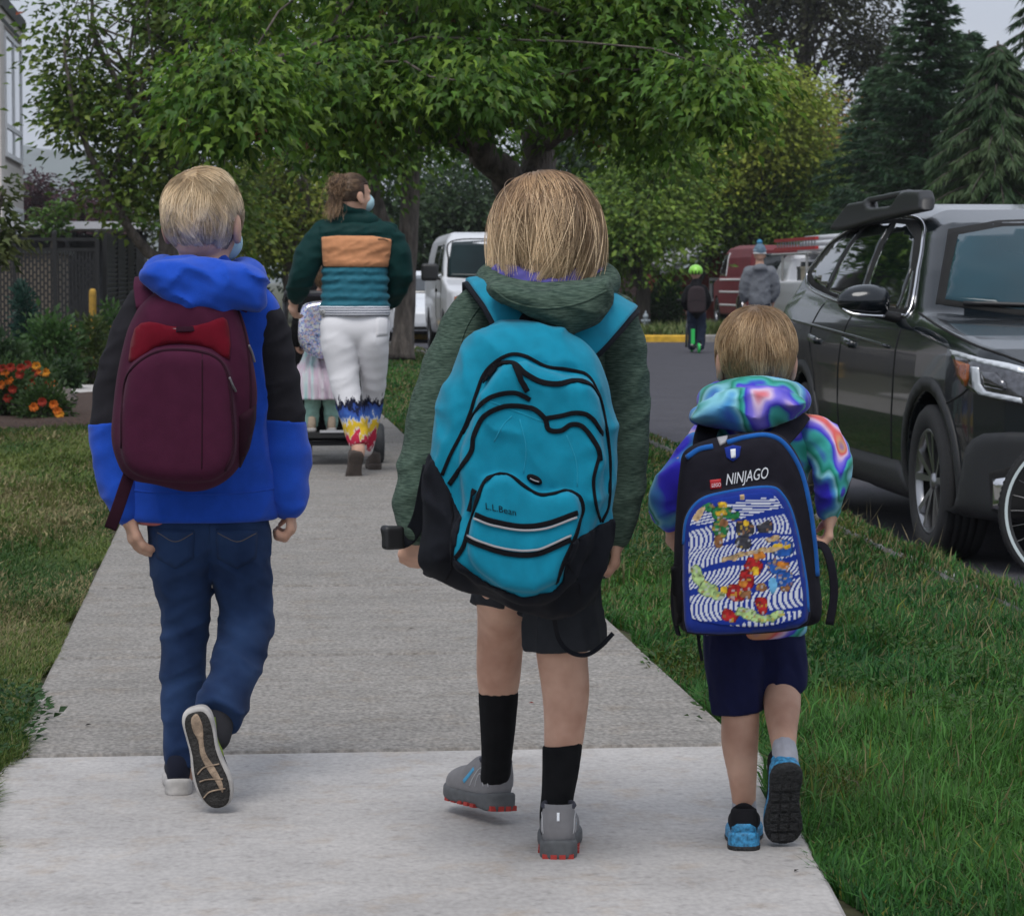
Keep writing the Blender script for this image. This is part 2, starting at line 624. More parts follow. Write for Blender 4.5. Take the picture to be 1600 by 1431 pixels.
def mat(name, col, rough=0.85, var=0.15, vs=25.0, bump=0.0, bs=300.0, metal=0.0, spec=0.5, coat=0.0, sheen=0.0, stretch=None, col2=None, detail=3, bd=0.01, trans=0.0):
    m = bpy.data.materials.new(name)
    m.use_nodes = True
    nt = m.node_tree; N, L = nt.nodes, nt.links
    b = N['Principled BSDF']
    b.inputs['Roughness'].default_value = rough
    b.inputs['Metallic'].default_value = metal
    b.inputs['Specular IOR Level'].default_value = spec
    b.inputs['Coat Weight'].default_value = coat
    b.inputs['Coat Roughness'].default_value = 0.03
    b.inputs['Sheen Weight'].default_value = sheen
    b.inputs['Base Color'].default_value = (*col, 1)
    if var or bump or col2:
        tc = N.new('ShaderNodeTexCoord'); src = tc.outputs['Object']
        if stretch:
            mp = N.new('ShaderNodeMapping'); mp.inputs['Scale'].default_value = stretch
            L.new(src, mp.inputs[0]); src = mp.outputs[0]
    if var or col2:
        no = N.new('ShaderNodeTexNoise'); no.inputs['Scale'].default_value = vs; no.inputs['Detail'].default_value = detail
        L.new(src, no.inputs[0])
        r = N.new('ShaderNodeValToRGB'); r.color_ramp.elements[0].position = 0.32; r.color_ramp.elements[1].position = 0.68
        r.color_ramp.elements[0].color = (*[c * (1 - var) for c in col], 1)
        r.color_ramp.elements[1].color = (*(col2 if col2 else [min(1, c * (1 + var)) for c in col]), 1)
        L.new(no.outputs[0], r.inputs[0]); L.new(r.outputs[0], b.inputs['Base Color'])
    if bump:
        n2 = N.new('ShaderNodeTexNoise'); n2.inputs['Scale'].default_value = bs; n2.inputs['Detail'].default_value = 3
        L.new(src, n2.inputs[0])
        bp = N.new('ShaderNodeBump'); bp.inputs['Strength'].default_value = bump; bp.inputs['Distance'].default_value = bd
        L.new(n2.outputs[0], bp.inputs['Height']); L.new(bp.outputs[0], b.inputs['Normal'])
    if trans:
        t = N.new('ShaderNodeBsdfTranslucent'); mx = N.new('ShaderNodeMixShader'); mx.inputs[0].default_value = trans
        L.new(b.inputs['Base Color'].links[0].from_socket, t.inputs[0]) if b.inputs['Base Color'].links else setattr(t.inputs[0], 'default_value', (*col, 1))
        out = N['Material Output']
        L.new(b.outputs[0], mx.inputs[1]); L.new(t.outputs[0], mx.inputs[2]); L.new(mx.outputs[0], out.inputs[0])
    return m

def attr_mat(name, rough=0.6, trans=0.3, spec=0.3):
    """colour from the mesh's own 'tint' attribute (leaves and blades differ one by one)"""
    m = bpy.data.materials.new(name); m.use_nodes = True
    N, L = m.node_tree.nodes, m.node_tree.links
    b = N['Principled BSDF']; b.inputs['Roughness'].default_value = rough; b.inputs['Specular IOR Level'].default_value = spec
    a = N.new('ShaderNodeAttribute'); a.attribute_name = 'tint'
    L.new(a.outputs['Color'], b.inputs['Base Color'])
    if trans:
        t = N.new('ShaderNodeBsdfTranslucent'); mx = N.new('ShaderNodeMixShader'); mx.inputs[0].default_value = trans
        L.new(a.outputs['Color'], t.inputs[0]); L.new(b.outputs[0], mx.inputs[1]); L.new(t.outputs[0], mx.inputs[2])
        L.new(mx.outputs[0], N['Material Output'].inputs[0])
    return m

def set_tint(o, cols):
    """one colour per face-independent vertex"""
    a = o.data.color_attributes.new('tint', 'FLOAT_COLOR', 'POINT')
    c = np.ones((len(o.data.vertices), 4), np.float32); c[:, :3] = cols
    a.data.foreach_set('color', c.ravel())

def cloth(name, col, var=0.08, bump=0.35, bs=420, rough=0.95, sheen=0.15, vs=40, **k):
    return mat(name, col, rough, var, vs, bump, bs, spec=0.12, sheen=sheen * min(1, max(col) * 3), bd=0.002, **k)

BLACK_PLASTIC = mat('black plastic', (0.012, 0.012, 0.013), 0.45, 0)
# ================================================================== SETTING
def concrete(name, col, lines=0.25, speck=0.5, stain=0.25):
    m = bpy.data.materials.new(name); m.use_nodes = True
    N, L = m.node_tree.nodes, m.node_tree.links
    b = N['Principled BSDF']; b.inputs['Roughness'].default_value = 0.92; b.inputs['Specular IOR Level'].default_value = 0.25
    tc = N.new('ShaderNodeTexCoord')
    def noise(scale, det, st=(1, 1, 1), rough=0.6):
        mp = N.new('ShaderNodeMapping'); mp.inputs['Scale'].default_value = st; L.new(tc.outputs['Object'], mp.inputs[0])
        n = N.new('ShaderNodeTexNoise'); n.inputs['Scale'].default_value = scale; n.inputs['Detail'].default_value = det; n.inputs['Roughness'].default_value = rough
        L.new(mp.outputs[0], n.inputs[0]); return n.outputs[0]
    def ramp(src, lo, hi, a, c):
        r = N.new('ShaderNodeMapRange'); r.inputs[1].default_value = lo; r.inputs[2].default_value = hi; r.inputs[3].default_value = a; r.inputs[4].default_value = c
        L.new(src, r.inputs[0]); return r.outputs[0]
    def mul(a, c):
        x = N.new('ShaderNodeMath'); x.operation = 'MULTIPLY'; L.new(a, x.inputs[0]); L.new(c, x.inputs[1]); return x.outputs[0]
    big = ramp(noise(2.6, 6, (1, 1, 1)), .3, .7, 1 - stain * .8, 1 + stain * .4)
    fine = ramp(noise(85, 2, (1, .55, 1), .5), .3, .7, 1 - speck * .75, 1 + speck * .7)
    med = ramp(noise(24, 4, (1, .6, 1), .7), .3, .7, 1 - speck * .4, 1 + speck * .35)
    br = ramp(noise(16, 3, (.12, 1, 1)), .3, .7, 1 - lines, 1 + lines)
    pit = ramp(noise(30, 4, (.8, .9, 1), .65), .56, .68, 1, 1 - stain * .8)
    oi = N.new('ShaderNodeObjectInfo')
    f = mul(mul(mul(mul(big, fine), mul(med, br)), pit), ramp(oi.outputs['Random'], 0, 1, 1 - stain * .35, 1 + stain * .35))
    v = N.new('ShaderNodeVectorMath'); v.operation = 'SCALE'; v.inputs[0].default_value = col; L.new(f, v.inputs['Scale'])
    mxb = N.new('ShaderNodeMix'); mxb.data_type = 'RGBA'; mxb.blend_type = 'MULTIPLY'; mxb.inputs[7].default_value = (.93, .85, .76, 1)
    L.new(ramp(noise(7, 5, (1, 1, 1), .65), .52, .72, 0, min(1, stain * 4)), mxb.inputs[0]); L.new(v.outputs[0], mxb.inputs[6])
    L.new(mxb.outputs[2], b.inputs['Base Color'])
    bp = N.new('ShaderNodeBump'); bp.inputs['Strength'].default_value = 0.5; bp.inputs['Distance'].default_value = 0.004
    L.new(mul(fine, br), bp.inputs['Height']); L.new(bp.outputs[0], b.inputs['Normal'])
    return m

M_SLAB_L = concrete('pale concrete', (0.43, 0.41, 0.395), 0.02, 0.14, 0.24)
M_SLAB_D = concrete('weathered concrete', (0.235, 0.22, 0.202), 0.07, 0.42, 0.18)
M_KERB = concrete('kerb concrete', (0.30, 0.29, 0.28), 0.05, 0.3, 0.25)
M_YELLOW = mat('yellow kerb paint', (0.55, 0.33, 0.03), 0.8, 0.25, 9, 0.2, 60)
M_ASPHALT = concrete('asphalt', (0.068, 0.066, 0.078), 0.05, 0.40, 0.18)
M_SOIL = mat('turf soil', (0.045, 0.045, 0.018), 1, 0.4, 14, 0.5, 60)
M_EARTH = mat('open ground', (0.055, 0.06, 0.03), 1, 0.4, 3)
M_MULCH = mat('bark mulch', (0.055, 0.03, 0.02), 1, 0.55, 40, 0.9, 70, bd=0.03)

# far ground under everything, one sheet out to the horizon
S = 5000
tag(obj('ground', [(-S, -S, -0.2), (S, -S, -0.2), (S, S, -0.2), (-S, S, -0.2)], [(0, 1, 2, 3)], M_EARTH, smooth=False), kind='structure')

KERB = np.array([(2.74, -6), (2.74, 8), (2.80, 11), (2.95, 16), (3.05, 25), (3.08, 40), (3.0, 49), (1.6, 57), (-3, 63), (-14, 70), (-70, 88)], float)
FARK = np.array([(70, 55.6), (30, 55.6), (9.2, 55.8), (7.0, 56.2), (4.5, 58.0), (1.0, 64), (-6, 72), (-16, 79), (-70, 98)], float)

road_poly = [(x + 0.02, y) for x, y in KERB] + [(x, y) for x, y in FARK[::-1]] + [(70, -6)]
def flat_poly(name, poly, z, m, **k):
    return obj(name, [(x, y, z) for x, y in poly], [tuple(range(len(poly)))], m, smooth=False, **k)
tag(flat_poly('road', road_poly, -0.15, M_ASPHALT), kind='structure')
def plateau(name, poly, top, m, depth=0.17):
    n = len(poly)
    V = [(x, y, top) for x, y in poly] + [(x, y, top - depth) for x, y in poly]
    F = [tuple(range(n))] + [(i, (i + 1) % n, n + (i + 1) % n, n + i) for i in range(n)]
    o = obj(name, V, F, m, smooth=False)
    return tag(o, kind='structure')
# lawns carry the grass; the walk, bed and path lie in them
plateau('lawn', [(-90, -6)] + [(x - 0.16, y) for x, y in KERB] + [(-90, 95)], -0.035, M_SOIL)
plateau('far_lawn', [(70, 150), (70, 55.8)] + [(x, y + 0.2) for x, y in FARK[1:]] + [(-70, 150)], -0.03, M_SOIL)

def kerb_run(name, line, m, w=0.15, top=0.0, side=-1):
    """kerb stones laid end to end along a line, each about two metres"""
    root = thing(name, None, None); tag(root, kind='structure')
    for a, b in zip(line[:-1], line[1:]):
        L = np.linalg.norm(b - a); n = max(1, int(round(L / 2.4)))
        if L > 22: n = 2
        t = (b - a) / L; nn = np.array([-t[1], t[0]]) * side * -1
        for i in range(n):
            p, q = a + t * (L * i / n + 0.006), a + t * (L * (i + 1) / n - 0.006)
            z0, z1 = -0.21, top + 0.004 * math.sin(p[1] * 5)
            V = [(*p, z0), (*q, z0), (*(q + nn * w), z0), (*(p + nn * w), z0), (*p, z1 - 0.03), (*q, z1 - 0.03), (*(q + nn * w), z1), (*(p + nn * w), z1),
                 (*(p + nn * 0.025), z1), (*(q + nn * 0.025), z1)]
            F = [(0, 1, 5, 4), (4, 5, 9, 8), (8, 9, 6, 7), (2, 3, 7, 6), (0, 4, 8, 7, 3), (1, 2, 6, 9, 5)]
            mm = m(p) if callable(m) else m
            obj('kerb_stone', V, F, mm, root, False, label='yellow painted kerb stone' if mm is M_YELLOW else None)
    return root
kerb_run('kerb', KERB[1:9], M_KERB)
kerb_run('far_kerb', FARK[2:7][::-1], lambda p: M_YELLOW if p[0] < 8.6 else M_KERB)
kerb_run('side_street_kerb', np.array([(9.25, 55.8), (13.5, 55.65), (30, 55.6)]), M_KERB, side=-1)

# sidewalk: slabs with open joints
walk = thing('sidewalk', None, None); tag(walk, kind='structure')
joints = [1.2, 4.15, 6.36, 8.02, 9.85, 11.65, 13.4, 15.15, 16.9, 18.7, 20.5, 22.3, 24.1, 25.9, 27.7, 29.5, 31.3, 33.1, 35, 37, 39, 41, 43]
def slab_geo(x0, x1, y0, y1, z=0.0, b=0.012, h=0.1):
    V = [(x0, y0, z - h), (x1, y0, z - h), (x1, y1, z - h), (x0, y1, z - h),
         (x0, y0, z - b), (x1, y0, z - b), (x1, y1, z - b), (x0, y1, z - b),
         (x0 + b, y0 + b, z), (x1 - b, y0 + b, z), (x1 - b, y1 - b, z), (x0 + b, y1 - b, z)]
    F = [(0, 1, 5, 4), (1, 2, 6, 5), (2, 3, 7, 6), (3, 0, 4, 7), (4, 5, 9, 8), (5, 6, 10, 9), (6, 7, 11, 10), (7, 4, 8, 11), (8, 9, 10, 11)]
    return V, F
for i, (a, b) in enumerate(zip(joints[:-1], joints[1:])):
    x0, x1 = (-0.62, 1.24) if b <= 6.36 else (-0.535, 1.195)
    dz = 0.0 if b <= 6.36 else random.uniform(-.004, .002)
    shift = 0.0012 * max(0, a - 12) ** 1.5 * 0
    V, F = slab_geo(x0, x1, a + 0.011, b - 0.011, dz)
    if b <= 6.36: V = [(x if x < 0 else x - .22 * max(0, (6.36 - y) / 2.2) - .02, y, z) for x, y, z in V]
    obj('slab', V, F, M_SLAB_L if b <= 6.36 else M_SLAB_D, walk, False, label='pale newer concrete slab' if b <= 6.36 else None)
# path that leaves to the left past the flower bed
path = thing('garden_path', None, None); tag(path, kind='structure')
for k in range(4):
    V, F = slab_geo(-2.45 - 1.6 * k + 1.6 * 0, -0.87 - 1.6 * k, 27.4, 29.6, -0.005)
    obj('slab', V, F, M_SLAB_D if k % 2 else M_SLAB_L, path, False)
# flower bed soil
bn = 28
bed = smooth_closed([(-0.75, 22.6), (-1.2, 21.4), (-2.2, 21.0), (-4, 21.2), (-5, 24), (-4.5, 27.2), (-1.5, 27.3), (-0.72, 27.2), (-0.66, 25)], 5)
V = [(-2.4, 24.2, 0.03)] + [(x, y, -0.032) for x, y in bed] + [(x * .92 - .15, y * .93 + 1.7, 0.02 + 0.01 * math.sin(9 * x)) for x, y in bed]
n = len(bed)
F = [(1 + i, 1 + (i + 1) % n, 1 + n + (i + 1) % n, 1 + n + i) for i in range(n)] + [(1 + n + i, 1 + n + (i + 1) % n, 0) for i in range(n)]
tag(obj('flower_bed', V, F, M_MULCH), kind='structure')

# ------------------------------------------------------------------ grass
M_BLADE = attr_mat('grass blades', 0.55, 0.35, 0.25)
def grass(name, label, n, sampler, height, width, tint, lean=0.5):
    P = sampler(n)
    P = P[~np.isnan(P[:, 0])]
    n = len(P)
    Y = P[:, 1]
    h = height(P) * rng.uniform(0.55, 1.25, n); w = width(P) * rng.uniform(0.7, 1.3, n)
    a = rng.uniform(0, 2 * np.pi, n); ln = rng.uniform(0.1, 1, n) * lean
    pat = vnoise(np.stack([P[:, 0] * 2.2, P[:, 1] * 1.6, P[:, 0] * 0], -1), 5) * 2.0
    a = np.where(rng.random(n) < 0.5, pat + rng.normal(0, .8, n), a)
    d = np.stack([np.cos(a), np.sin(a), np.zeros(n)], -1); s = np.stack([-np.sin(a + rng.normal(0, .7, n)), np.cos(a), np.zeros(n)], -1)
    z = np.array([0, 0, 1.0])
    b = P
    m1 = b + d * (h * ln * .35)[:, None] + z * (h * .55)[:, None]
    tp = b + d * (h * ln * 1.1)[:, None] + z * (h * (1 - .35 * ln))[:, None]
    V = np.stack([b - s * w[:, None] / 2, b + s * w[:, None] / 2, m1 - s * (w * .42)[:, None], m1 + s * (w * .42)[:, None], tp], 1).reshape(-1, 3)
    i = np.arange(n)[:, None] * 5
    F = np.concatenate([i + [0, 1, 3], i + [0, 3, 2], i + [2, 3, 4]], 1).reshape(-1, 3)
    o = obj(name, V, F, M_BLADE)
    c = tint(P, n)
    set_tint(o, np.repeat(c, 5, 0))
    return tag(o, label, 'grass', kind='stuff')

def sidewalk_right(Y):   # ragged edge where the turf creeps over the slab
    near = np.clip((6.2 - Y) / 2.0, 0, 1)
    return 1.205 - 0.20 * near + 0.03 * np.sin(Y * 3.1) + 0.02 * np.sin(Y * 9.7)
KX = lambda Y: np.interp(Y, KERB[:, 1], KERB[:, 0]) - 0.05

def strip(y0, y1, power=2.2):
    def f(n):
        u = rng.random(n)
        k = 1 - power
        Y = (y0 ** k + u * (y1 ** k - y0 ** k)) ** (1 / k) * 1.0     # density falls with distance
        X = sidewalk_right(Y) + (KX(Y) - sidewalk_right(Y)) * rng.random(n) ** 1.15
        vis = X < 0.30 * Y + 0.12
        P = np.stack([X, Y, np.where((X < 1.20 - .1 * np.clip(6.36 - Y, 0, 2.2)) & (Y < 6.36) | (X > KX(Y) - .11), 0.0, -0.033)], -1)
        return P[vis]
    return f
def mixcol(t, a, b): return np.array(a) * (1 - t[:, None]) + np.array(b) * t[:, None]
def verge_tint(P, n):
    t = np.clip(vnoise(np.stack([P[:, 0] * 1.3, P[:, 1] * .9, P[:, 0] * 0], -1), 9) * .8 + .5 + rng.normal(0, .25, n), 0, 1)
    c = mixcol(t, (0.012, 0.078, 0.018), (0.055, 0.155, 0.026))
    dry = rng.random(n) < np.clip(0.05 + 0.22 * np.clip((P[:, 1] - 6.8) / 4, 0, 1) + 0.16 * np.clip((P[:, 0] - KX(P[:, 1]) + .5) * 2, 0, 1) * (P[:, 1] > 7), 0, .6)
    c[dry] = np.array([0.19, 0.17, 0.075]) * rng.uniform(.6, 1.2, dry.sum())[:, None]
    yl = rng.random(n) < .03
    c[yl] = (0.13, 0.14, 0.02)
    yp = (vnoise(P * [3.1, 2.3, 0] + 5, 33) > .55) & (rng.random(n) < .5)
    c[yp] = np.array((.10, .12, .02)) * rng.uniform(.6, 1.2, yp.sum())[:, None]
    return c * rng.uniform(.5, 1.45, n)[:, None]
grass('verge_grass', 'lush dark green grass between the sidewalk and the street kerb', 330000, strip(4.2, 46),
      lambda P: np.clip(0.062 - 0.003 * (P[:, 1] - 5), 0.036, .065) * (1 + .6 * vnoise(P * 3.5, 3)) * np.where(rng.random(len(P)) < .04, 1.7, 1), lambda P: 0.0026 + 0.00038 * P[:, 1], verge_tint, 0.95)

def left_strip(n):
    k = 1 - 2.0
    u = rng.random(n)
    Y = (5.2 ** k + u * (23.5 ** k - 5.2 ** k)) ** (1 / k)
    e = -0.545 + 0.02 * np.sin(Y * 4.0) + 0.012 * np.sin(Y * 11) + 0.05 * np.clip((6.9 - Y), 0, .6)
    X = e - (np.maximum(0.088 * Y + 0.25 + e, 0.05)) * rng.random(n) ** 1.1
    return np.stack([X, Y, np.full(n, -0.033)], -1)
def lawn_tint(P, n):
    t = np.clip(vnoise(np.stack([P[:, 0] * 2, P[:, 1] * .7, P[:, 0] * 0], -1), 19) * .9 + .45 + rng.normal(0, .3, n), 0, 1)
    c = mixcol(t, (0.042, 0.10, 0.022), (0.135, 0.175, 0.04))
    pd = np.clip(.22 + .5 * vnoise(np.stack([P[:, 0] * 2.5, P[:, 1] * .9, P[:, 0] * 0], -1), 29), 0.04, .75) * np.where(P[:, 1] < 7.0, .15, 1)
    dry = rng.random(n) < pd
    c[dry] = np.array([0.30, 0.26, 0.125]) * rng.uniform(.55, 1.15, dry.sum())[:, None]
    return c * rng.uniform(.7, 1.2, n)[:, None]
grass('lawn_grass', 'worn green and straw coloured lawn grass left of the sidewalk', 130000, left_strip,
      lambda P: 0.035 + 0.02 * (P[:, 1] < 7.3) + .012 * vnoise(P * 3, 4), lambda P: 0.0018 + 0.00042 * P[:, 1], lawn_tint, 1.0)
def left_wide(n):
    Y = rng.uniform(3, 21, n); X = -.55 - .09 * Y * rng.random(n) - rng.random(n) ** 1.3 * 3.6
    return np.stack([X, Y, np.full(n, -0.033)], -1)
grass('lawn_grass', 'sparser worn grass further out on the left lawn', 60000, left_wide, lambda P: np.full(len(P), .045), lambda P: 0.006 + 0.0006 * P[:, 1], lawn_tint, 1.0)
def far_strip(n):
    X = rng.uniform(3, 14, n); Y = 56.2 + 5.5 * rng.random(n) ** 1.5 + np.where(X < 7, (7 - X) * .7, 0)
    return np.stack([X, Y, np.full(n, -0.03)], -1)
grass('far_verge_grass', 'rough pale green grass behind the yellow kerb', 9000, far_strip, lambda P: np.full(len(P), .22) * (1 + .6 * vnoise(P * .8, 8)), lambda P: np.full(len(P), .035),
      lambda P, n: mixcol(rng.random(n), (.07, .13, .03), (.2, .22, .09)), 0.9)

# broad leaved weeds along the slab edges
def leaf_cards(C, D, Nn, L, Wd, tint, mname, name, label=None, cat=None, parent=None, kind=None, loc=None, fold=0.25, lobes=False, kindpart=None):
    """many single leaves: centre C, direction D, normal Nn, length L, width Wd"""
    n = len(C)
    D = D / (np.linalg.norm(D, axis=1)[:, None] + 1e-9)
    S = np.cross(D, Nn); S /= np.linalg.norm(S, axis=1)[:, None] + 1e-9
    N2 = np.cross(S, D)
    L = np.broadcast_to(L, (n,))[:, None]; Wd = np.broadcast_to(Wd, (n,))[:, None]
    def pt(u, v, w=0.0): return C + D * (u * L) + S * (v * Wd) + N2 * (w * Wd)
    if lobes:
        pts = [pt(0, 0), pt(.12, .30, fold * .5), pt(.42, .55, fold), pt(.50, .22, fold * .4), pt(1.0, 0, -.25), pt(.50, -.22, fold * .4), pt(.42, -.55, fold), pt(.12, -.30, fold * .5)]
        tri = [(0, 1, 3), (1, 2, 3), (0, 3, 4), (0, 4, 5), (0, 5, 7), (7, 5, 6)]
    else:
        pts = [pt(0, 0), pt(.45, .5, fold), pt(1, 0, -.12), pt(.45, -.5, fold)]
        tri = [(0, 1, 2), (0, 2, 3)]
    m = len(pts)
    V = np.stack(pts, 1).reshape(-1, 3)
    i = np.arange(n)[:, None] * m
    F = np.concatenate([i + list(t) for t in tri], 1).reshape(-1, 3)
    o = obj(name, V, F, mname, parent, loc=loc)
    set_tint(o, np.repeat(tint, m, 0))
    if label or kind: tag(o, label, cat, kind=kind)
    if kindpart: o['kind'] = kindpart
    return o
M_LEAF = attr_mat('leaves', 0.5, 0.42, 0.35)
def unit(n):
    v = rng.normal(size=(n, 3)); return v / np.linalg.norm(v, axis=1)[:, None]
def weeds(name, label, spots, per, L, col):
    C, D = [], []
    for (x, y, r) in spots:
        a = rng.uniform(0, 6.28, per); q = rng.random(per) ** .6 * r
        C.append(np.stack([x + np.cos(a) * q, y + np.sin(a) * q * 1.3, rng.uniform(-.02, .035, per)], -1))
        D.append(np.stack([np.cos(a), np.sin(a), rng.uniform(.1, .8, per)], -1))
    C, D = np.vstack(C), np.vstack(D); n = len(C)
    N = np.array([0, 0, 1.0]) + rng.normal(0, .35, (n, 3))
    leaf_cards(C, D, N, L * rng.uniform(.6, 1.3, n), L * .7 * rng.uniform(.6, 1.2, n), np.array(col) * rng.uniform(.6, 1.3, n)[:, None], M_LEAF, name, label, 'weeds', kind='stuff')
weeds('clover_weeds', 'dark green clover spilling over the left slab edge', [(-.53, 6.9, .09), (-.57, 6.6, .10), (-.59, 6.35, .09), (-.56, 7.1, .07), (-.66, 6.75, .12), (-.62, 6.2, .08), (-.6, 7.3, .08)], 90, .024, (.035, .085, .025))
sp = []
while len(sp) < 120:
    Y = rng.uniform(5.3, 13); X = rng.uniform(1.22, min(2.6, .3 * Y))
    if math.sin(X * 7 + 1) + math.sin(Y * 1.9) > .1: sp.append((X, Y, rng.uniform(.03, .12)))
weeds('verge_weeds', 'light green clover patches in the verge grass', sp, 45, .020, (.05, .11, .022))
# dry stems by the kerb
C, D = [], []
for k in range(170):
    Y = rng.uniform(7.5, 14); X = KX(Y) + rng.uniform(-.55, .12)
    C.append((X, Y, -.03)); D.append((rng.normal(0, .5), rng.normal(0, .5), 1))
C, D = np.array(C), np.array(D); n = len(C)
leaf_cards(C, D, unit(n), rng.uniform(.05, .15, n), np.full(n, .004), np.array((.36, .30, .17)) * rng.uniform(.5, 1.1, n)[:, None], M_BLADE, 'dry_stems', 'straw coloured dry stems along the kerb edge', 'grass', kind='stuff')
# a few litter leaves on the slabs
for px, py, L, c, lab in ((835, 1098, .016, (.30, .05, .03), 'small red leaf lying on the grey sidewalk slab'), (133, 1133, .018, (.02, .018, .015), 'dark curled leaf on the sidewalk behind the jeans boy'),
                     (1241, 1361, .014, (.03, .025, .02), 'dark scrap on the pale slab near the grass edge'), (636, 983, .03, (.05, .05, .045), 'dark twig lying across the middle grey slab')):
    p = G(px, py, .002)
    a = rng.uniform(0, 3)
    d = np.array([[math.cos(a), .3, .1]]); nn = np.array([[0, .2, 1.0]])
    o = leaf_cards(p[None], d, nn, L, L * .6 if L < .03 else .006, np.array([c]), M_LEAF, 'fallen_leaf', lab, 'leaf', loc=p)

# ------------------------------------------------------------------ hill
bmv = []; F = []
nx, ny = 40, 10
for j in range(ny):
    for i in range(nx):
        x = -1900 + i * 75; y = 2600 + j * 140
        prof = 60 + 95 * math.exp(-((x + 260) / 300) ** 2) + 70 * math.exp(-((x + 1300) / 380) ** 2) + 40 * math.exp(-((x - 500) / 500) ** 2)
        z = -1 + 1.05 * prof * math.sin(min(1, j / 5) * math.pi / 2) * (1 + .08 * math.sin(i * 1.3) + .05 * math.sin(i * 2.9 + j))
        bmv.append((x, y, z))
for j in range(ny - 1):
    for i in range(nx - 1): F.append((j * nx + i, j * nx + i + 1, j * nx + nx + i + 1, j * nx + nx + i))
tag(obj('hill', bmv, F, mat('forested hill', (0.05, 0.075, 0.06), 1, .35, .02, 0)), kind='structure')
# pix: ridge at about row 240 left of the frame, Y 2900 -> height 136

# smoky air: one closed box round the whole place
hz = MB().box((-4600, -60, -1.2), (4600, 4200, 300))
hv = bpy.data.materials.new('smoky air'); hv.use_nodes = True
hv.node_tree.nodes.clear()
pv = hv.node_tree.nodes.new('ShaderNodeVolumePrincipled'); ho_ = hv.node_tree.nodes.new('ShaderNodeOutputMaterial')
pv.inputs['Color'].default_value = (.93, .96, 1.0, 1); pv.inputs['Density'].default_value = 0.00026; pv.inputs['Anisotropy'].default_value = .1
hv.node_tree.links.new(pv.outputs[0], ho_.inputs['Volume'])
HAZE = tag(hz.build('haze', hv), kind='stuff')
# ================================================================== TREES AND PLANTS
M_BARK = mat('grey bark', (0.105, 0.088, 0.075), 0.95, 0.5, 14, 1.0, 45, stretch=(1, 1, .25), bd=0.03)
M_BARK2 = mat('dark bark', (0.06, 0.05, 0.042), 0.95, 0.4, 12, 0.8, 40, stretch=(1, 1, .25), bd=0.02)

def crown_px(x0, x1, y0, y1, Y, dr=None, w=1.0):
    """an ellipsoid that spans this window at distance Y"""
    c = (W((x0 + x1) / 2, (y0 + y1) / 2, Y)); s = Y / FPX
    rx, rz = (x1 - x0) / 2 * s, (y1 - y0) / 2 * s
    return (c, np.array([rx, dr if dr else (rx + rz) / 2, rz]), w)

def crown_points(ells, n, shell=0.45):
    w = np.array([e[2] * e[1].prod() ** (2 / 3) for e in ells]); w /= w.sum()
    k = rng.choice(len(ells), n, p=w)
    u = unit(n); r = rng.random(n) ** shell
    c = np.array([e[0] for e in ells])[k]; R = np.array([e[1] for e in ells])[k]
    return c + u * r[:, None] * R, u * 1.0, r, k

def limb(p0, p1, sag=0.15, n=7, jit=0.05):
    p0, p1 = np.array(p0), np.array(p1)
    t = np.linspace(0, 1, n)[:, None]
    L = np.linalg.norm(p1 - p0)
    P = p0 + (p1 - p0) * t
    P[:, 2] += (np.sin(t[:, 0] * math.pi) * sag * L)
    P[1:-1] += rng.normal(0, jit * L * .4, (n - 2, 3))
    return P

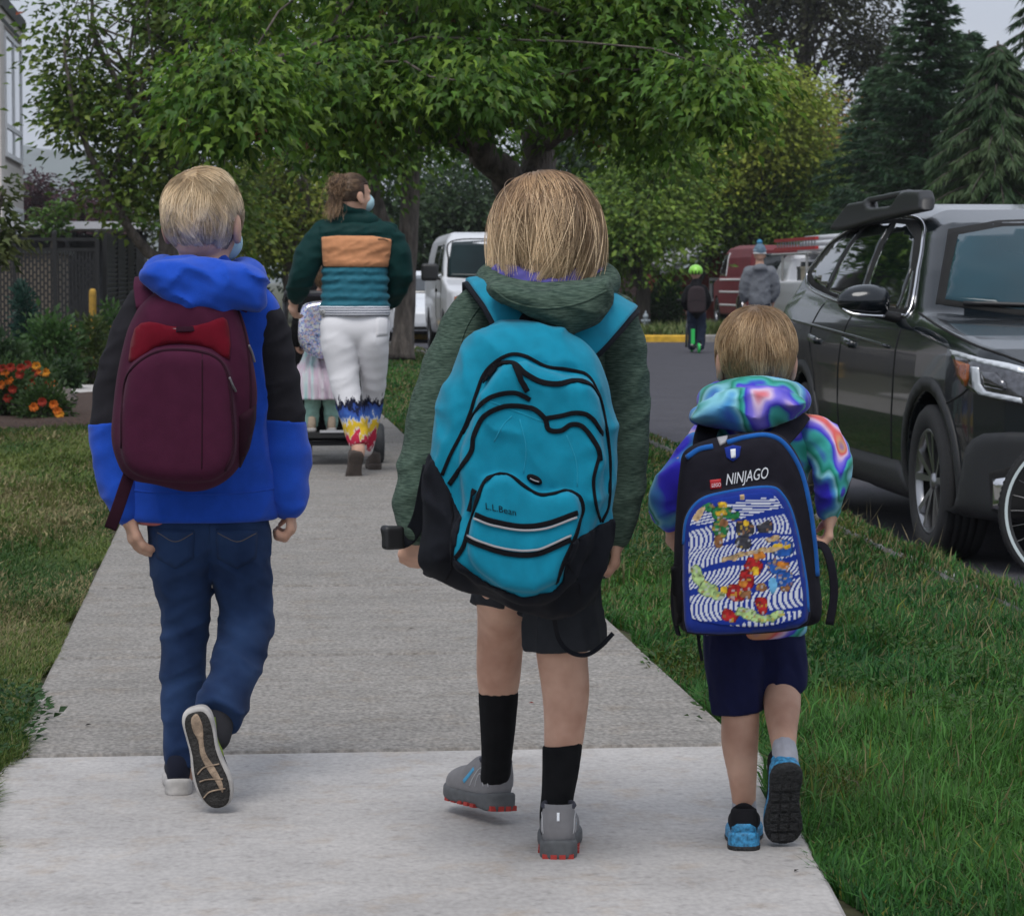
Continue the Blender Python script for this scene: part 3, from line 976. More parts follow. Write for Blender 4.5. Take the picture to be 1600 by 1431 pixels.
def broadleaf(name, label, base, trunks, ells, ncl, per, L, cols, group=None, lobes=False, spread=0.28, droop=0.7, bark=None, nlimb=14, br=0.045, shell=0.45, gap=0.0, gapt=-0.35, cat='tree', tintf=None, wid=0.62, seeds=0):
    bark = bark or M_BARK
    root = thing(name, label, cat, base, group)
    mb = MB()
    tops = []
    for pts, rad in trunks:
        P = smooth_open(pts, 4)
        r = np.interp(np.linspace(0, 1, len(P)), np.linspace(0, 1, len(rad)), rad)
        P[1:-1] += rng.normal(0, .012, (len(P) - 2, 3))
        mb.tube(P, r, 10)
        tops.append((P, r))
    C, U, R, K = crown_points(ells, ncl, shell)
    if gap > 0:
        keep = vnoise(C * gap, 77) > gapt
        C, U, R, K = C[keep], U[keep], R[keep], K[keep]
    for i in rng.choice(len(C), min(nlimb, len(C)), replace=False):
        P, r = tops[rng.integers(len(tops))]
        j = rng.integers(len(P) // 2, len(P))
        e = C[i]
        mb.tube(limb(P[j], e, .08), np.linspace(min(r[j] * .6, br), br * .18, 7), 6)
    mb.build('trunk', bark, root, True)
    m = len(C)
    cc = np.repeat(np.arange(m), per)
    n = len(cc)
    u = U[cc]
    off = rng.normal(0, 1, (n, 3)) * spread * np.array([1, 1, .62])
    pos = C[cc] + off
    out = off / (np.linalg.norm(off, axis=1)[:, None] + 1e-6) + u * .5
    out[:, 2] = out[:, 2] * .4 - droop
    D = out + rng.normal(0, .35, (n, 3))
    Nn = u * .6 + np.array([0, -.15, 1.0]) + rng.normal(0, .45, (n, 3))
    cols = np.array(cols, float)
    ci = rng.random(m)
    lo, hi = cols[0], cols[-1]
    base_c = np.stack([np.interp(ci, np.linspace(0, 1, len(cols)), cols[:, k]) for k in range(3)], -1)
    tint = base_c[cc] * rng.uniform(.55, 1.55, n)[:, None]
    if tintf is not None: tint = tintf(pos, tint, n)
    leaf_cards(pos, D, Nn, L * rng.uniform(.5, 1.3, n), L * wid * rng.uniform(.75, 1.2, n), tint, M_LEAF, 'crown', parent=root, lobes=lobes)
    if seeds:
        i = rng.choice(n, seeds)
        p = pos[i] + rng.normal(0, .03, (seeds, 3)); q = np.repeat(p, 7, 0) + rng.normal(0, .022, (seeds * 7, 3))
        leaf_cards(q, rng.normal(0, .5, (len(q), 3)) + [0, 0, -1], unit(len(q)), np.full(len(q), .03), np.full(len(q), .012), np.array((.13, .035, .02)) * rng.uniform(.6, 1.4, len(q))[:, None], M_LEAF, 'seed_clusters', parent=root, kindpart='stuff')
    return root

# --- the big maple over the walk
tb = np.array([2.05, 20.0, -.03])
c1 = crown_px(430, 1000, -430, 205, 19.0, 2.4)
c2 = crown_px(850, 1110, -60, 256, 18.2, 1.2, 1.25)
c3 = crown_px(1030, 1196, 84, 215, 17.0, .5, 2.2)
c4 = crown_px(262, 450, 85, 228, 16.4, .5, 1.8)
c5 = crown_px(430, 620, 60, 262, 18.0, 1.2, 1.1)
c6 = crown_px(590, 840, 70, 205, 17.4, 1.0, 1.1)
c7 = crown_px(930, 1105, -120, 62, 18.2, .9, 1.0)
c8 = crown_px(320, 470, -60, 60, 18.6, .7, .8)
c9 = crown_px(960, 1090, 150, 288, 17.6, .5, 1.2)
c10 = crown_px(860, 1080, -40, 130, 18.6, 1.0, 1.3)
fk = W(832, 330, 20.0)
broadleaf('maple_tree', 'big maple in the grass strip, its leafy crown hanging over the sidewalk', tb,
          [([tb, tb + [.02, 0, .6], fk, W(842, 250, 20.1), W(850, 120, 20.1), W(845, -100, 20.2)], [.24, .20, .17, .13, .10, .05]),
           ([fk + [-.05, 0, -.12], W(800, 290, 19.9), W(762, 240, 19.7), W(690, 130, 19.2), W(600, -20, 18.8)], [.15, .125, .11, .08, .04]),
           ([W(846, 230, 20.1), W(905, 190, 19.4), W(1000, 150, 18.4), W(1100, 135, 17.8), W(1170, 130, 17.5)], [.07, .055, .04, .025, .012]),
           ([W(762, 240, 19.7), W(640, 190, 19.4), W(500, 130, 18.4), W(360, 140, 17.4)], [.06, .045, .03, .012])],
          [c1, c2, c3, c4, c5, c6, c7, c8, c9, c10], 1500, 30, .088, [(.042, .105, .014), (.08, .17, .02), (.165, .26, .032)], lobes=True, spread=.15, droop=.85, wid=.56, gap=1.1, gapt=-.62, nlimb=40, br=.03, seeds=150)

# --- second street tree, trunk beside the woman
tb2 = G(627, 561)
broadleaf('street_tree', 'tall street tree with straight grey trunk right behind the walking woman', tb2,
          [([tb2, W(630, 520, tb2[1]), W(636, 420, tb2[1]), W(643, 270, tb2[1]), W(660, 100, tb2[1]), W(670, -60, tb2[1])], [.21, .155, .145, .135, .10, .05]),
           ([W(634, 425, tb2[1]), W(610, 370, tb2[1] - .2), W(585, 300, tb2[1] - .4), W(560, 180, tb2[1] - .6), W(540, 40, tb2[1])], [.11, .10, .09, .06, .03])],
          [crown_px(440, 720, -120, 262, 39, 2.0), crown_px(520, 700, 150, 290, 38, 1.2, 1.2), crown_px(640, 800, 60, 250, 40, 1.5), crown_px(430, 760, -420, -80, 39.5, 2.0)],
          560, 24, .12, [(.045, .11, .016), (.08, .165, .022), (.14, .22, .03)], spread=.26, droop=.6, nlimb=22)

# --- the maple on the left lawn
tl = np.array([-.95, 33.0, -.03])
broadleaf('lawn_maple', 'open branched maple on the left lawn against the pale sky', tl,
          [([tl, W(285, 470, 33), W(262, 400, 33), W(275, 300, 33), W(272, 220, 33), W(285, 100, 33), W(290, -40, 33)], [.15, .13, .12, .10, .085, .06, .03]),
           ([W(258, 400, 33), W(232, 395, 32.8), W(185, 330, 32.4), W(150, 260, 32.2), W(115, 170, 32), W(100, 60, 32)], [.075, .07, .05, .04, .03, .012]),
           ([W(275, 235, 33), W(240, 210, 32.7), W(200, 150, 32.5), W(150, 60, 32.5), W(140, -20, 32.4)], [.06, .05, .04, .03, .015]),
           ([W(273, 215, 33), W(300, 130, 33.2), W(330, 20, 33.4)], [.07, .05, .025]),
           ([W(190, 335, 32.4), W(205, 290, 32.6), W(230, 230, 32.8)], [.04, .03, .012])],
          [crown_px(150, 400, 60, 330, 33, 1.3, 1.0), crown_px(65, 185, 60, 225, 32.4, .6, 1.0), crown_px(50, 140, -30, 120, 32, .45, 1.0), crown_px(75, 210, 150, 225, 32.3, .45, .8),
           crown_px(150, 430, -140, 90, 33, 1.5, .75), crown_px(120, 260, 220, 370, 32.5, .6, .9), crown_px(250, 420, 260, 400, 33.6, .9, .9), crown_px(110, 440, -420, -90, 33.2, 1.6, .9)],
          1000, 21, .11, [(.055, .11, .018), (.10, .165, .025), (.17, .215, .04)], spread=.18, droop=.35, nlimb=46, br=.028, gap=1.6, gapt=-.5,
          tintf=lambda P, t, n: np.where(((vnoise(P * 1.7, 41) > .62) & (rng.random(n) < .45))[:, None], np.array((.28, .07, .03)), t), shell=.55)

# --- olive tree and shrubs behind
tb3 = W(444, 556, 48.0); tb3[2] = -.03
broadleaf('olive_green_tree', 'bushy yellow green tree with thin grey trunk behind the woman and boy', tb3,
          [([tb3, W(446, 500, 48), W(446, 420, 48), W(440, 330, 48), W(430, 240, 48)], [.06, .05, .05, .06, .03]),
           ([W(446, 425, 48), W(470, 350, 47.6), W(480, 300, 47.5), W(455, 200, 47)], [.05, .05, .04, .02])],
          [crown_px(340, 560, 200, 430, 48, 1.6), crown_px(360, 500, 60, 260, 48, 1.4), crown_px(330, 450, 290, 435, 47, 1.0), crown_px(470, 560, 280, 400, 49, .9)],
          420, 22, .12, [(.075, .12, .02), (.14, .185, .028), (.23, .26, .04)], spread=.26, droop=.4, nlimb=20, shell=.5)

def bush(name, label, x0, x1, y0, y1, Y, ncl, per, L, cols, group=None, ground=None, droop=.1, cat='shrub', spread=None, dr=None):
    e = crown_px(x0, x1, y0, y1, Y, dr)
    b = np.array([e[0][0], e[0][1], -.03])
    root = thing(name, label, cat, b, group)
    mb = MB()
    C, U, R, K = crown_points([e], ncl, .4)
    C[:, 2] = np.maximum(C[:, 2], .02)
    for i in range(0, ncl, max(1, ncl // 9)):
        mb.tube(limb(b + [rng.normal(0, .05), rng.normal(0, .05), 0], C[i], .1), np.linspace(.02, .006, 7), 5)
    mb.build('stem', M_BARK2, root, True)
    cc = np.repeat(np.arange(ncl), per); n = len(cc)
    sp = spread or e[1].mean() * .22
    off = rng.normal(0, sp, (n, 3)); pos = C[cc] + off
    pos[:, 2] = np.maximum(pos[:, 2], -.02)
    D = off / sp + U[cc] + [0, 0, .4 - droop]
    Nn = U[cc] + [0, 0, .8] + rng.normal(0, .5, (n, 3))
    cols = np.array(cols); ci = rng.random(ncl)
    bc = np.stack([np.interp(ci, np.linspace(0, 1, len(cols)), cols[:, k]) for k in range(3)], -1)
    leaf_cards(pos, D, Nn, L * rng.uniform(.6, 1.3, n), L * .55 * rng.uniform(.7, 1.3, n), bc[cc] * rng.uniform(.7, 1.3, n)[:, None], M_LEAF, 'foliage', parent=root)
    return root
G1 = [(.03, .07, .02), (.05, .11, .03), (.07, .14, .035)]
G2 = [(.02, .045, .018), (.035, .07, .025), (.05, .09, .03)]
bush('leafy_shrub', 'mid green leafy shrub in front of the black fence', 38, 122, 498, 612, 30, 60, 26, .09, G1)
bush('columnar_shrub', 'narrow blue green columnar shrub against the black fence', 27, 48, 445, 560, 33, 46, 26, .07, [(.02, .06, .045), (.03, .075, .055)], spread=.05, droop=-.5)
bush('yellowing_shrub', 'loose yellowing shrub below the yellow bollard', 122, 165, 500, 600, 30.5, 30, 22, .09, [(.05, .09, .025), (.09, .11, .03)])
bush('low_dark_shrub', 'low dark shrub at the left frame edge behind marigolds', -40, 40, 535, 605, 28, 40, 26, .09, G2)
bush('small_round_shrub', 'small round green shrub right of the yellow bollard', 155, 190, 478, 560, 36, 26, 22, .09, G1)
bush('low_bed_plant', 'low dark plant spreading between shrub and garden path', 70, 125, 570, 612, 28.6, 26, 22, .08, G2)
# edge sapling with big leaves
ts = np.array([-1.83, 20.0, -.03])
broadleaf('edge_sapling', 'young large leaved tree poking in at the left frame edge', ts,
          [([ts, W(-28, 520, 20), W(-20, 400, 20), W(-5, 330, 20), W(5, 290, 20)], [.03, .028, .024, .016, .006])],
          [crown_px(-45, 30, 280, 420, 20, .25), crown_px(-60, 20, 360, 420, 20, .25)], 46, 9, .10, [(.05, .075, .025), (.075, .10, .03), (.10, .11, .04)], lobes=True, spread=.07, droop=.3, nlimb=14, br=.008)
broadleaf('lime_sapling', 'bright lime green sapling rising behind the black fence', np.array([W(78, 440, 46)[0], 46, -.03]),
          [([np.array([W(78, 440, 46)[0], 46, -.03]), W(80, 400, 46), W(82, 335, 46)], [.03, .025, .008])],
          [crown_px(52, 105, 322, 372, 46, .3), crown_px(80, 105, 310, 340, 46, .15)], 34, 14, .11, [(.07, .14, .03), (.11, .19, .04)], spread=.08, droop=.1, nlimb=12, br=.01)
# purple leaved trees
for (x0, x1, y0, y1, Y, lab) in ((38, 84, 268, 400, 118, 'narrow dark purple leaved tree beside the school building'), (84, 150, 285, 400, 114, 'rounded dark purple leaved tree below the distant hill'), (150, 215, 300, 400, 112, 'dark purple leaved tree half hidden by the lawn maple')):
    b = W((x0 + x1) / 2, 440, Y); b[2] = -.03
    broadleaf('purple_plum_tree', lab, b, [([b, W((x0 + x1) / 2, 400, Y), W((x0 + x1) / 2, (y0 + y1) / 2, Y)], [.16, .14, .05])], [crown_px(x0, x1, y0, y1, Y)], 170, 16, .24,
              [(.035, .014, .02), (.06, .022, .03), (.08, .03, .035)], group='purple leaved trees behind the fence', spread=.3, droop=.2, nlimb=8, bark=M_BARK2)

# marigolds: mounds of fine foliage carrying flower heads
M_OR = mat('orange petals', (.60, .15, .010), .7, .3, 60); M_RD = mat('rust red petals', (.33, .03, .012), .7, .3, 60); M_YO = mat('golden petals', (.68, .28, .018), .7, .25, 60)
def marigold(label, x0, x1, y0, y1, Y, heads):
    r = bush('marigold_plant', label, x0, x1, y0, y1, Y, 46, 30, .05, [(.03, .065, .018), (.05, .09, .025)], cat='flowers', spread=.06)
    r['group'] = 'marigolds in the flower bed'
    for (px, py, m) in heads:
        c = W(px, py, Y - .22); mb = MB()
        for ring, (nn, rr, zz, tl) in enumerate(((9, .038, .0, .2), (8, .029, .009, .6), (6, .017, .015, 1.1))):
            for k in range(nn):
                a = 6.283 * (k + .3 * ring) / nn + rng.normal(0, .1); d = np.array([math.cos(a), -.35, math.sin(a)]); s = np.array([-math.sin(a), 0, math.cos(a)])
                o = np.array([0, -zz, 0])
                mb.add([c + o, c + o + d * rr * .7 + s * rr * .45 + [0, -.006, 0], c + o + d * rr * 1.05 + [0, -.012 * tl, 0], c + o + d * rr * .7 - s * rr * .45 + [0, -.006, 0]], [(0, 1, 2, 3)])
        mb.build('flower_head', m, r)
marigold('tall marigold plant with rust red and orange heads at the frame edge', -30, 40, 568, 652, 22.4, [(14, 594, M_OR), (8, 582, M_OR), (2, 601, M_OR), (17, 574, M_RD), (31, 585, M_RD), (20, 608, M_RD), (4, 576, M_RD), (33, 575, M_RD), (-8, 612, M_OR), (12, 622, M_RD)])
marigold('marigold plant with golden heads on top, nearest the garden path', 34, 84, 572, 650, 22.9, [(57, 572, M_YO), (62, 580, M_OR), (71, 582, M_YO), (84, 601, M_OR), (46, 605, M_OR), (43, 570, M_RD), (54, 583, M_RD), (50, 596, M_RD), (68, 621, M_OR), (76, 600, M_RD)])
marigold('low sprawling marigold plant at the bed edge above the lawn', 40, 98, 615, 662, 22.0, [(53, 636, M_OR), (90, 642, M_OR), (84, 632, M_OR), (93, 647, M_YO), (66, 628, M_RD)])
# rock in the bed
rk = Shape([ell(W(98, 620, 22.6), (.10, .12, .07)), ell(W(104, 628, 22.4), (.08, .09, .06))], .02, disp=folds(.012, .05, .05, .05, 4))
tag(sdf_obj('rock', rk, mat('brown grey rock', (.12, .10, .09), .9, .4, 20, .6, 50), h=.01, loc=W(98, 630, 22.5)), 'brown grey rock beside the marigolds in the bed', 'rock')

# --- trees along the far side of the street
FG = [(.065, .135, .022), (.12, .205, .03), (.20, .285, .04)]
YG = [(.14, .20, .025), (.23, .29, .035), (.34, .37, .055)]
def far_tree(name, label, tx, Y, ells, ncl, per, L, cols, group='trees along the far side of the street', tr=.16, spread=.42, bark=None, droop=.35, **k):
    b = W(tx, 440, Y); b[2] = -.05
    top = ells[0][0]
    return broadleaf(name, label, b, [([b, b + [.03, 0, 1.0], b * .4 + top * .6 + [0, 0, -.2], top + [0, 0, .3]], [tr * 1.15, tr, tr * .7, tr * .3])], ells, ncl, int(per * 1.7), L * .80, cols, group, spread=spread, droop=droop, bark=bark or M_BARK2, **k)
far_tree('far_maple', 'round green tree above the brown house and hydrant', 1003, 60, [crown_px(895, 1090, 255, 440, 60, 2.0), crown_px(860, 1000, 300, 440, 61, 1.5), crown_px(960, 1090, 180, 330, 61, 1.6)], 330, 22, .19, FG)
far_tree('far_maple', 'green tree rising behind the helmeted child', 1085, 80, [crown_px(1030, 1210, 240, 415, 80, 2.4), crown_px(1000, 1150, 180, 330, 80, 2.2), crown_px(1080, 1220, 290, 385, 79, 2)], 330, 22, .2, FG)
far_tree('far_maple', 'yellow green tree top above the red van', 1170, 78, [crown_px(1090, 1300, 105, 300, 78, 2.6), crown_px(1150, 1290, 110, 200, 77, 1.6), crown_px(1080, 1180, 220, 330, 78, 1.6)], 320, 20, .22, YG)
far_tree('far_maple', 'dense green tree behind the ladder truck and grey car roof', 1285, 79, [crown_px(1185, 1355, 215, 395, 79, 2.4), crown_px(1180, 1310, 280, 420, 78, 2), crown_px(1260, 1355, 240, 340, 80, 1.4)], 330, 22, .2, FG)
far_tree('orange_leaved_tree', 'thin twiggy tree with orange and yellow leaves', 1290, 90, [crown_px(1255, 1350, 145, 290, 90, 1.6), crown_px(1235, 1300, 225, 270, 89, 1.0)], 60, 9, .2, [(.30, .13, .02), (.42, .22, .03), (.16, .13, .04)], nlimb=50, br=.05)
far_tree('dark_oak', 'huge dark brown green oak with sky showing through', 1250, 112, [crown_px(1100, 1420, -160, 110, 112, 5), crown_px(1060, 1220, 20, 170, 112, 3, .8), crown_px(1290, 1430, 20, 160, 112, 3, .7), crown_px(1090, 1340, 80, 230, 112, 3, .5)], 900, 18, .30, [(.028, .035, .014), (.045, .05, .02), (.06, .062, .026)], tr=.40, nlimb=70, br=.08, spread=.6, gap=.42, shell=.6)
# dark trees filling the view behind the van and the fence
for (tx, Y, e, lab, cols) in (
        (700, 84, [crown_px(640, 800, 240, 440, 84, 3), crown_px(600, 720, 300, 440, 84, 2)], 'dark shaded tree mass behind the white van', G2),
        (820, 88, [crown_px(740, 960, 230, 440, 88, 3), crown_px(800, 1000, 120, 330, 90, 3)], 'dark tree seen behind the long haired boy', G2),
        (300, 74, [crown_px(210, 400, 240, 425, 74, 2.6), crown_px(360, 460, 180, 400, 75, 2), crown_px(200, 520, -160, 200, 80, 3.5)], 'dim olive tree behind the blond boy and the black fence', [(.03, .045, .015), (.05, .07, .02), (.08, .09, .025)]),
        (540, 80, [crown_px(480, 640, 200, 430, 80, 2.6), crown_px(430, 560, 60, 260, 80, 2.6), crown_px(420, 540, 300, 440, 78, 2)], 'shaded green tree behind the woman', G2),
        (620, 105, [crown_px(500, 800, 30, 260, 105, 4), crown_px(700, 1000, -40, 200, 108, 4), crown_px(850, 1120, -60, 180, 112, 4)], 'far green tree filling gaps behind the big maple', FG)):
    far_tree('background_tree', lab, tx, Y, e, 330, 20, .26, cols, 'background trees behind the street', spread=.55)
bush('far_hedge', 'clipped dark green bush beside the far tree trunk', 1008, 1068, 448, 522, 62, 90, 24, .13, [(.02, .05, .015), (.035, .08, .02)], dr=1.0)
bush('far_hedge', 'dark low bush left of the far tree trunk', 925, 985, 468, 522, 63, 60, 24, .13, G2, dr=1.0)

far_tree('background_tree', 'dark evergreen mass filling in behind the spruces', 1440, 98, [crown_px(1310, 1470, 130, 400, 98, 3), crown_px(1420, 1640, 110, 400, 98, 3)], 420, 22, .26, [(.018, .042, .026), (.03, .065, .038)], 'background trees behind the street', spread=.6, tr=.3)
far_tree('background_tree', 'mid green tree mass closing the view above the red van', 1180, 96, [crown_px(1020, 1260, 130, 420, 96, 3), crown_px(1180, 1370, 160, 420, 97, 3), crown_px(900, 1100, 120, 420, 97, 3)], 620, 24, .27, FG, 'background trees behind the street', spread=.55, tr=.25)
# --- conifers
def conifer(name, label, tx, Y, top, half, cols, nb=90, per=110, droop=.2, curl=.0, L=.22, wd=.05, lean=0, ybot=470, tipup=0.0):
    b = W(tx, 440, Y); b[2] = -.05; s = Y / FPX
    root = thing(name, label, 'tree', b, 'conifers behind the grey car')
    H = (440 - top) * s + CAMH
    tip = b + [lean * s, 0, H]
    mb = MB(); mb.tube(np.linspace(b, tip, 8), np.linspace(.24, .02, 8), 8)
    P, D, Nn = [], [], []
    for i in range(nb):
        f = (i + rng.random()) / nb
        f = f ** .85
        z = .06 + .93 * f
        p0 = b + (tip - b) * z
        Rb = half * s * (1 - f) ** .8 * rng.uniform(.75, 1.12) + .12
        a = i * 2.399 + rng.normal(0, .2)
        d = np.array([math.cos(a), math.sin(a), 0])
        t = np.linspace(0, 1, 7)[:, None]
        br = p0 + d * Rb * t + np.array([0, 0, 1]) * (Rb * (.10 * t - droop * t ** 2 + tipup * t ** 3))
        mb.tube(br, np.linspace(.03, .006, 7), 5)
        n = int(per * (.35 + Rb / (half * s)))
        u = rng.random(n) ** .8
        q = np.stack([np.interp(u, t[:, 0], br[:, k]) for k in range(3)], -1)
        side = np.cross(d, [0, 0, 1]); sg = rng.choice([-1, 1], n)
        q += side * (sg * rng.random(n) * Rb * .22 * (1.1 - u))[:, None]
        P.append(q); dd = d * .7 + side * sg[:, None] * .8 * rng.random((n, 1)) + np.array([0, 0, -1]) * (curl + rng.random((n, 1)) * .3) + rng.normal(0, .2, (n, 3)); D.append(dd)
        Nn.append(np.array([0, 0, 1.0]) + rng.normal(0, .5, (n, 3)))
    mb.build('trunk', M_BARK2, root, True)
    P, D, Nn = np.vstack(P), np.vstack(D), np.vstack(Nn); n = len(P)
    cols = np.array(cols); t = np.clip(vnoise(P * 1.2, 3) * .6 + .5 + rng.normal(0, .2, n), 0, 1)
    tint = np.stack([np.interp(t, np.linspace(0, 1, len(cols)), cols[:, k]) for k in range(3)], -1)
    leaf_cards(P, D, Nn, L * rng.uniform(.6, 1.3, n), wd * rng.uniform(.7, 1.3, n), tint, M_LEAF, 'crown', parent=root, fold=.1)
BG = [(.024, .062, .029), (.045, .098, .043), (.075, .14, .06)]
CG = [(.03, .07, .026), (.055, .105, .038), (.10, .15, .06)]
conifer('spruce', 'tall blue green spruce behind the rear of the grey car', 1448, 62, -45, 200, BG, 170, 210, .14, .1, .24, .055, tipup=.15)
conifer('spruce', 'dark blue green spruce between oak and tall spruce', 1376, 70, 95, 165, BG, 150, 200, .16, .1, .26, .055)
conifer('spruce', 'shadowed spruce filling the gap behind the feathery cedar', 1510, 76, 40, 210, BG, 140, 200, .16, .1, .28, .06)
conifer('cedar', 'drooping feathery green cedar above the car roof', 1555, 48, 55, 230, CG, 150, 210, .42, .8, .26, .035)
conifer('cedar', 'feathery cedar cut off by the right frame edge', 1650, 52, -160, 220, CG, 120, 140, .36, .7, .28, .04)
# ================================================================== BUILDINGS AND FENCE
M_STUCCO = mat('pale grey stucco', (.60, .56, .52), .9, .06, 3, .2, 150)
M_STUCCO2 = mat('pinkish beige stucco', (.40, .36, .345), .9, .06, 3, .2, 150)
M_WFRAME = mat('white window frame', (.72, .73, .74), .5, 0)
M_GLASS = mat('window glass', (.05, .10, .12), .04, 0, spec=1.0, coat=1.0)
M_DARKMET = mat('black fence metal', (.010, .010, .011), .55, .2, 30)
M_DKROOF = mat('dark roof edge', (.05, .055, .05), .8, .2, 5)

sch = thing('school_building', 'two storey pale stucco school building with tall windows at the left edge', 'building', (-9, 74, -.03))
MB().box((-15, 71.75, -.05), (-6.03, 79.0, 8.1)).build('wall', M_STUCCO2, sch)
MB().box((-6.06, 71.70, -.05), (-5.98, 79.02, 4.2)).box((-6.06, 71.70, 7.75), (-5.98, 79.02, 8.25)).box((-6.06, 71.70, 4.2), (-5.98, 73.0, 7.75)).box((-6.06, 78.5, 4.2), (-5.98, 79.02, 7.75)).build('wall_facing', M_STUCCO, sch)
MB().box((-6.02, 71.9, 7.78), (-5.965, 78.9, 7.90)).build('reveal', M_DKROOF, sch)
MB().box((-15.5, 57, 7.50), (-4.9, 64.3, 7.80)).build('canopy', M_DKROOF, sch)
MB().box((-15.5, 71.6, 8.1), (-5.9, 79.5, 8.45)).build('roof', M_DKROOF, sch)
for x_ in (-6.2, -12.2): MB().box((x_, 60.3, -.05), (x_ + .2, 60.5, 7.55)).build('canopy_post', M_STUCCO, sch)
for (y0, y1, z0, z1, split) in ((73.05, 78.45, 4.35, 7.6, 5.1), (73.05, 78.45, .9, 3.1, 2.4)):
    fr = MB()
    for yy in (y0, (y0 + y1) / 2 - .04, y1 - .1): fr.box((-6.0, yy, z0), (-5.93, yy + .1, z1))
    for zz in (z0, split, z1 - .12): fr.box((-5.998, y0 + .1, zz), (-5.935, y1 - .1, zz + .12))
    w = fr.build('window', M_WFRAME, sch)
    ym = (y0 + y1) / 2
    for (a, b) in ((y0 + .1, ym - .04), (ym + .06, y1 - .1)):
        for (c, d) in ((z0 + .12, split), (split + .12, z1 - .12)):
            MB().box((-5.99, a, c), (-5.97, b, d)).build('pane', M_GLASS, w)

shel = thing('carport', 'low carport with long white roof edge behind the black fence', 'shelter', (-3.6, 70, -.03))
MB().box((-6.2, 68.5, 2.38), (-2.2, 72, 2.56)).build('roof', mat('white roof edge', (.5, .5, .52), .6, .05), shel)
for x in (-5.9, -4.2, -2.5):
    for y in (68.8, 71.7): MB().box((x, y, -.03), (x + .1, y + .1, 2.38)).build('post', M_DARKMET, shel)
MB().box((-6.1, 71.85, -.03), (-2.3, 71.92, 2.3)).build('back_wall', mat('dim wall', (.05, .05, .055), .9, .3, 3), shel)

shed = thing('storage_shed', 'low beige storage shed seen through the slots of the fence', 'shed', (-4.4, 54, -.03))
MB().box((-7.5, 52, -.03), (-3.35, 56, 1.62)).build('wall', mat('beige boards', (.15, .12, .09), .9, .12, 6), shed)
MB().box((-7.6, 51.9, 1.62), (-3.25, 56.1, 1.70)).build('roof', M_DKROOF, shed)

# black fence: facing run, returning run, far run
fen = thing('metal_fence', 'black metal fence with slotted panels behind the flower bed', 'fence', (-2.6, 38, -.03))
FX1 = W(152, 440, 38)[0]
posts = [W(x, 440, 38)[0] for x in (-60, 23, 86, 152)]
for x in posts: MB().box((x - .028, 37.97, -.03), (x + .028, 38.03, 1.74)).lathe([(0, .05), (.03, .035), (.036, 0)], (x, 38, 1.74), n=8).build('post', M_DARKMET, fen)
for a, b in zip(posts[:-1], posts[1:]):
    for z in (1.64, 1.50, .08): MB().box((a + .028, 37.985, z), (b - .028, 38.015, z + .045)).build('rail', M_DARKMET, fen)
    p = MB(); n = int((b - a) / .046)
    for i in range(1, n):
        x = a + (b - a) * i / n
        p.box((x - .013, 37.992, .125), (x + .013, 38.008, 1.50))
        for k in range(14):
            z = .15 + k * .1 + (.05 if i % 2 else 0)
            if z < 1.44: p.box((x + .010, 37.993, z), (x + (b - a) / n - .010, 38.007, z + .03))
    o = p.build('slotted_panel', M_DARKMET, fen); o['kind'] = 'stuff'
fen2 = thing('louvre_fence', 'dark louvred fence run going back from the black corner post', 'fence', (FX1, 44, -.03))
M_LOUV = mat('dark grey slats', (.030, .033, .038), .6, .15, 8)
for y in (38.3, 42, 45.8, 49.6): MB().box((FX1 + .06, y - .03, -.03), (FX1 + .12, y + .03, 1.78)).build('post', M_DARKMET, fen2)
for a, b in ((38.33, 41.97), (42.03, 45.77), (45.83, 49.57)):
    for k in range(24):
        z = .1 + k * .07
        V = [(FX1 + .06, a, z), (FX1 + .06, b, z), (FX1 + .105, b, z + .062), (FX1 + .105, a, z + .062), (FX1 + .068, a, z - .003), (FX1 + .068, b, z - .003), (FX1 + .113, b, z + .059), (FX1 + .113, a, z + .059)]
        obj('slat', V, [(0, 1, 2, 3), (4, 7, 6, 5), (0, 4, 5, 1), (2, 6, 7, 3), (0, 3, 7, 4), (1, 5, 6, 2)], M_LOUV, fen2, False)
fen3 = thing('bar_fence', 'dark upright bar fence beyond the louvred fence', 'fence', (-1.4, 50, -.03))
for x in (-1.72, -.75, .2): MB().box((x - .05, 49.9, -.03), (x + .05, 50.0, 1.62)).build('post', M_DARKMET, fen3)
for a, b in ((-1.67, -.8), (-.7, .15)):
    for z in (.1, .9, 1.5): MB().box((a, 49.94, z), (b, 49.97, z + .04)).build('rail', M_LOUV, fen3)
    p = MB()
    for i in range(12): p.box((a + (b - a) * (i + .5) / 12 - .012, 49.92, .1), (a + (b - a) * (i + .5) / 12 + .012, 49.939, 1.55))
    o = p.build('bars', mat('grey bars', (.10, .105, .11), .6, 0), fen3); o['kind'] = 'stuff'

bo = G(144, 612); bY = 36.0; bx = W(144.5, 440, bY)[0]
bol = thing('bollard', 'worn yellow bollard beside the black fence corner post', 'bollard', (bx, bY, -.03))
MB().lathe([(.0, 1.03), (.03, 1.025), (.045, 1.0), (.048, .95), (.048, -.05)], (bx, bY, -.03), n=14).build('post', mat('worn yellow paint', (.42, .24, .03), .7, .35, 12), bol, True)

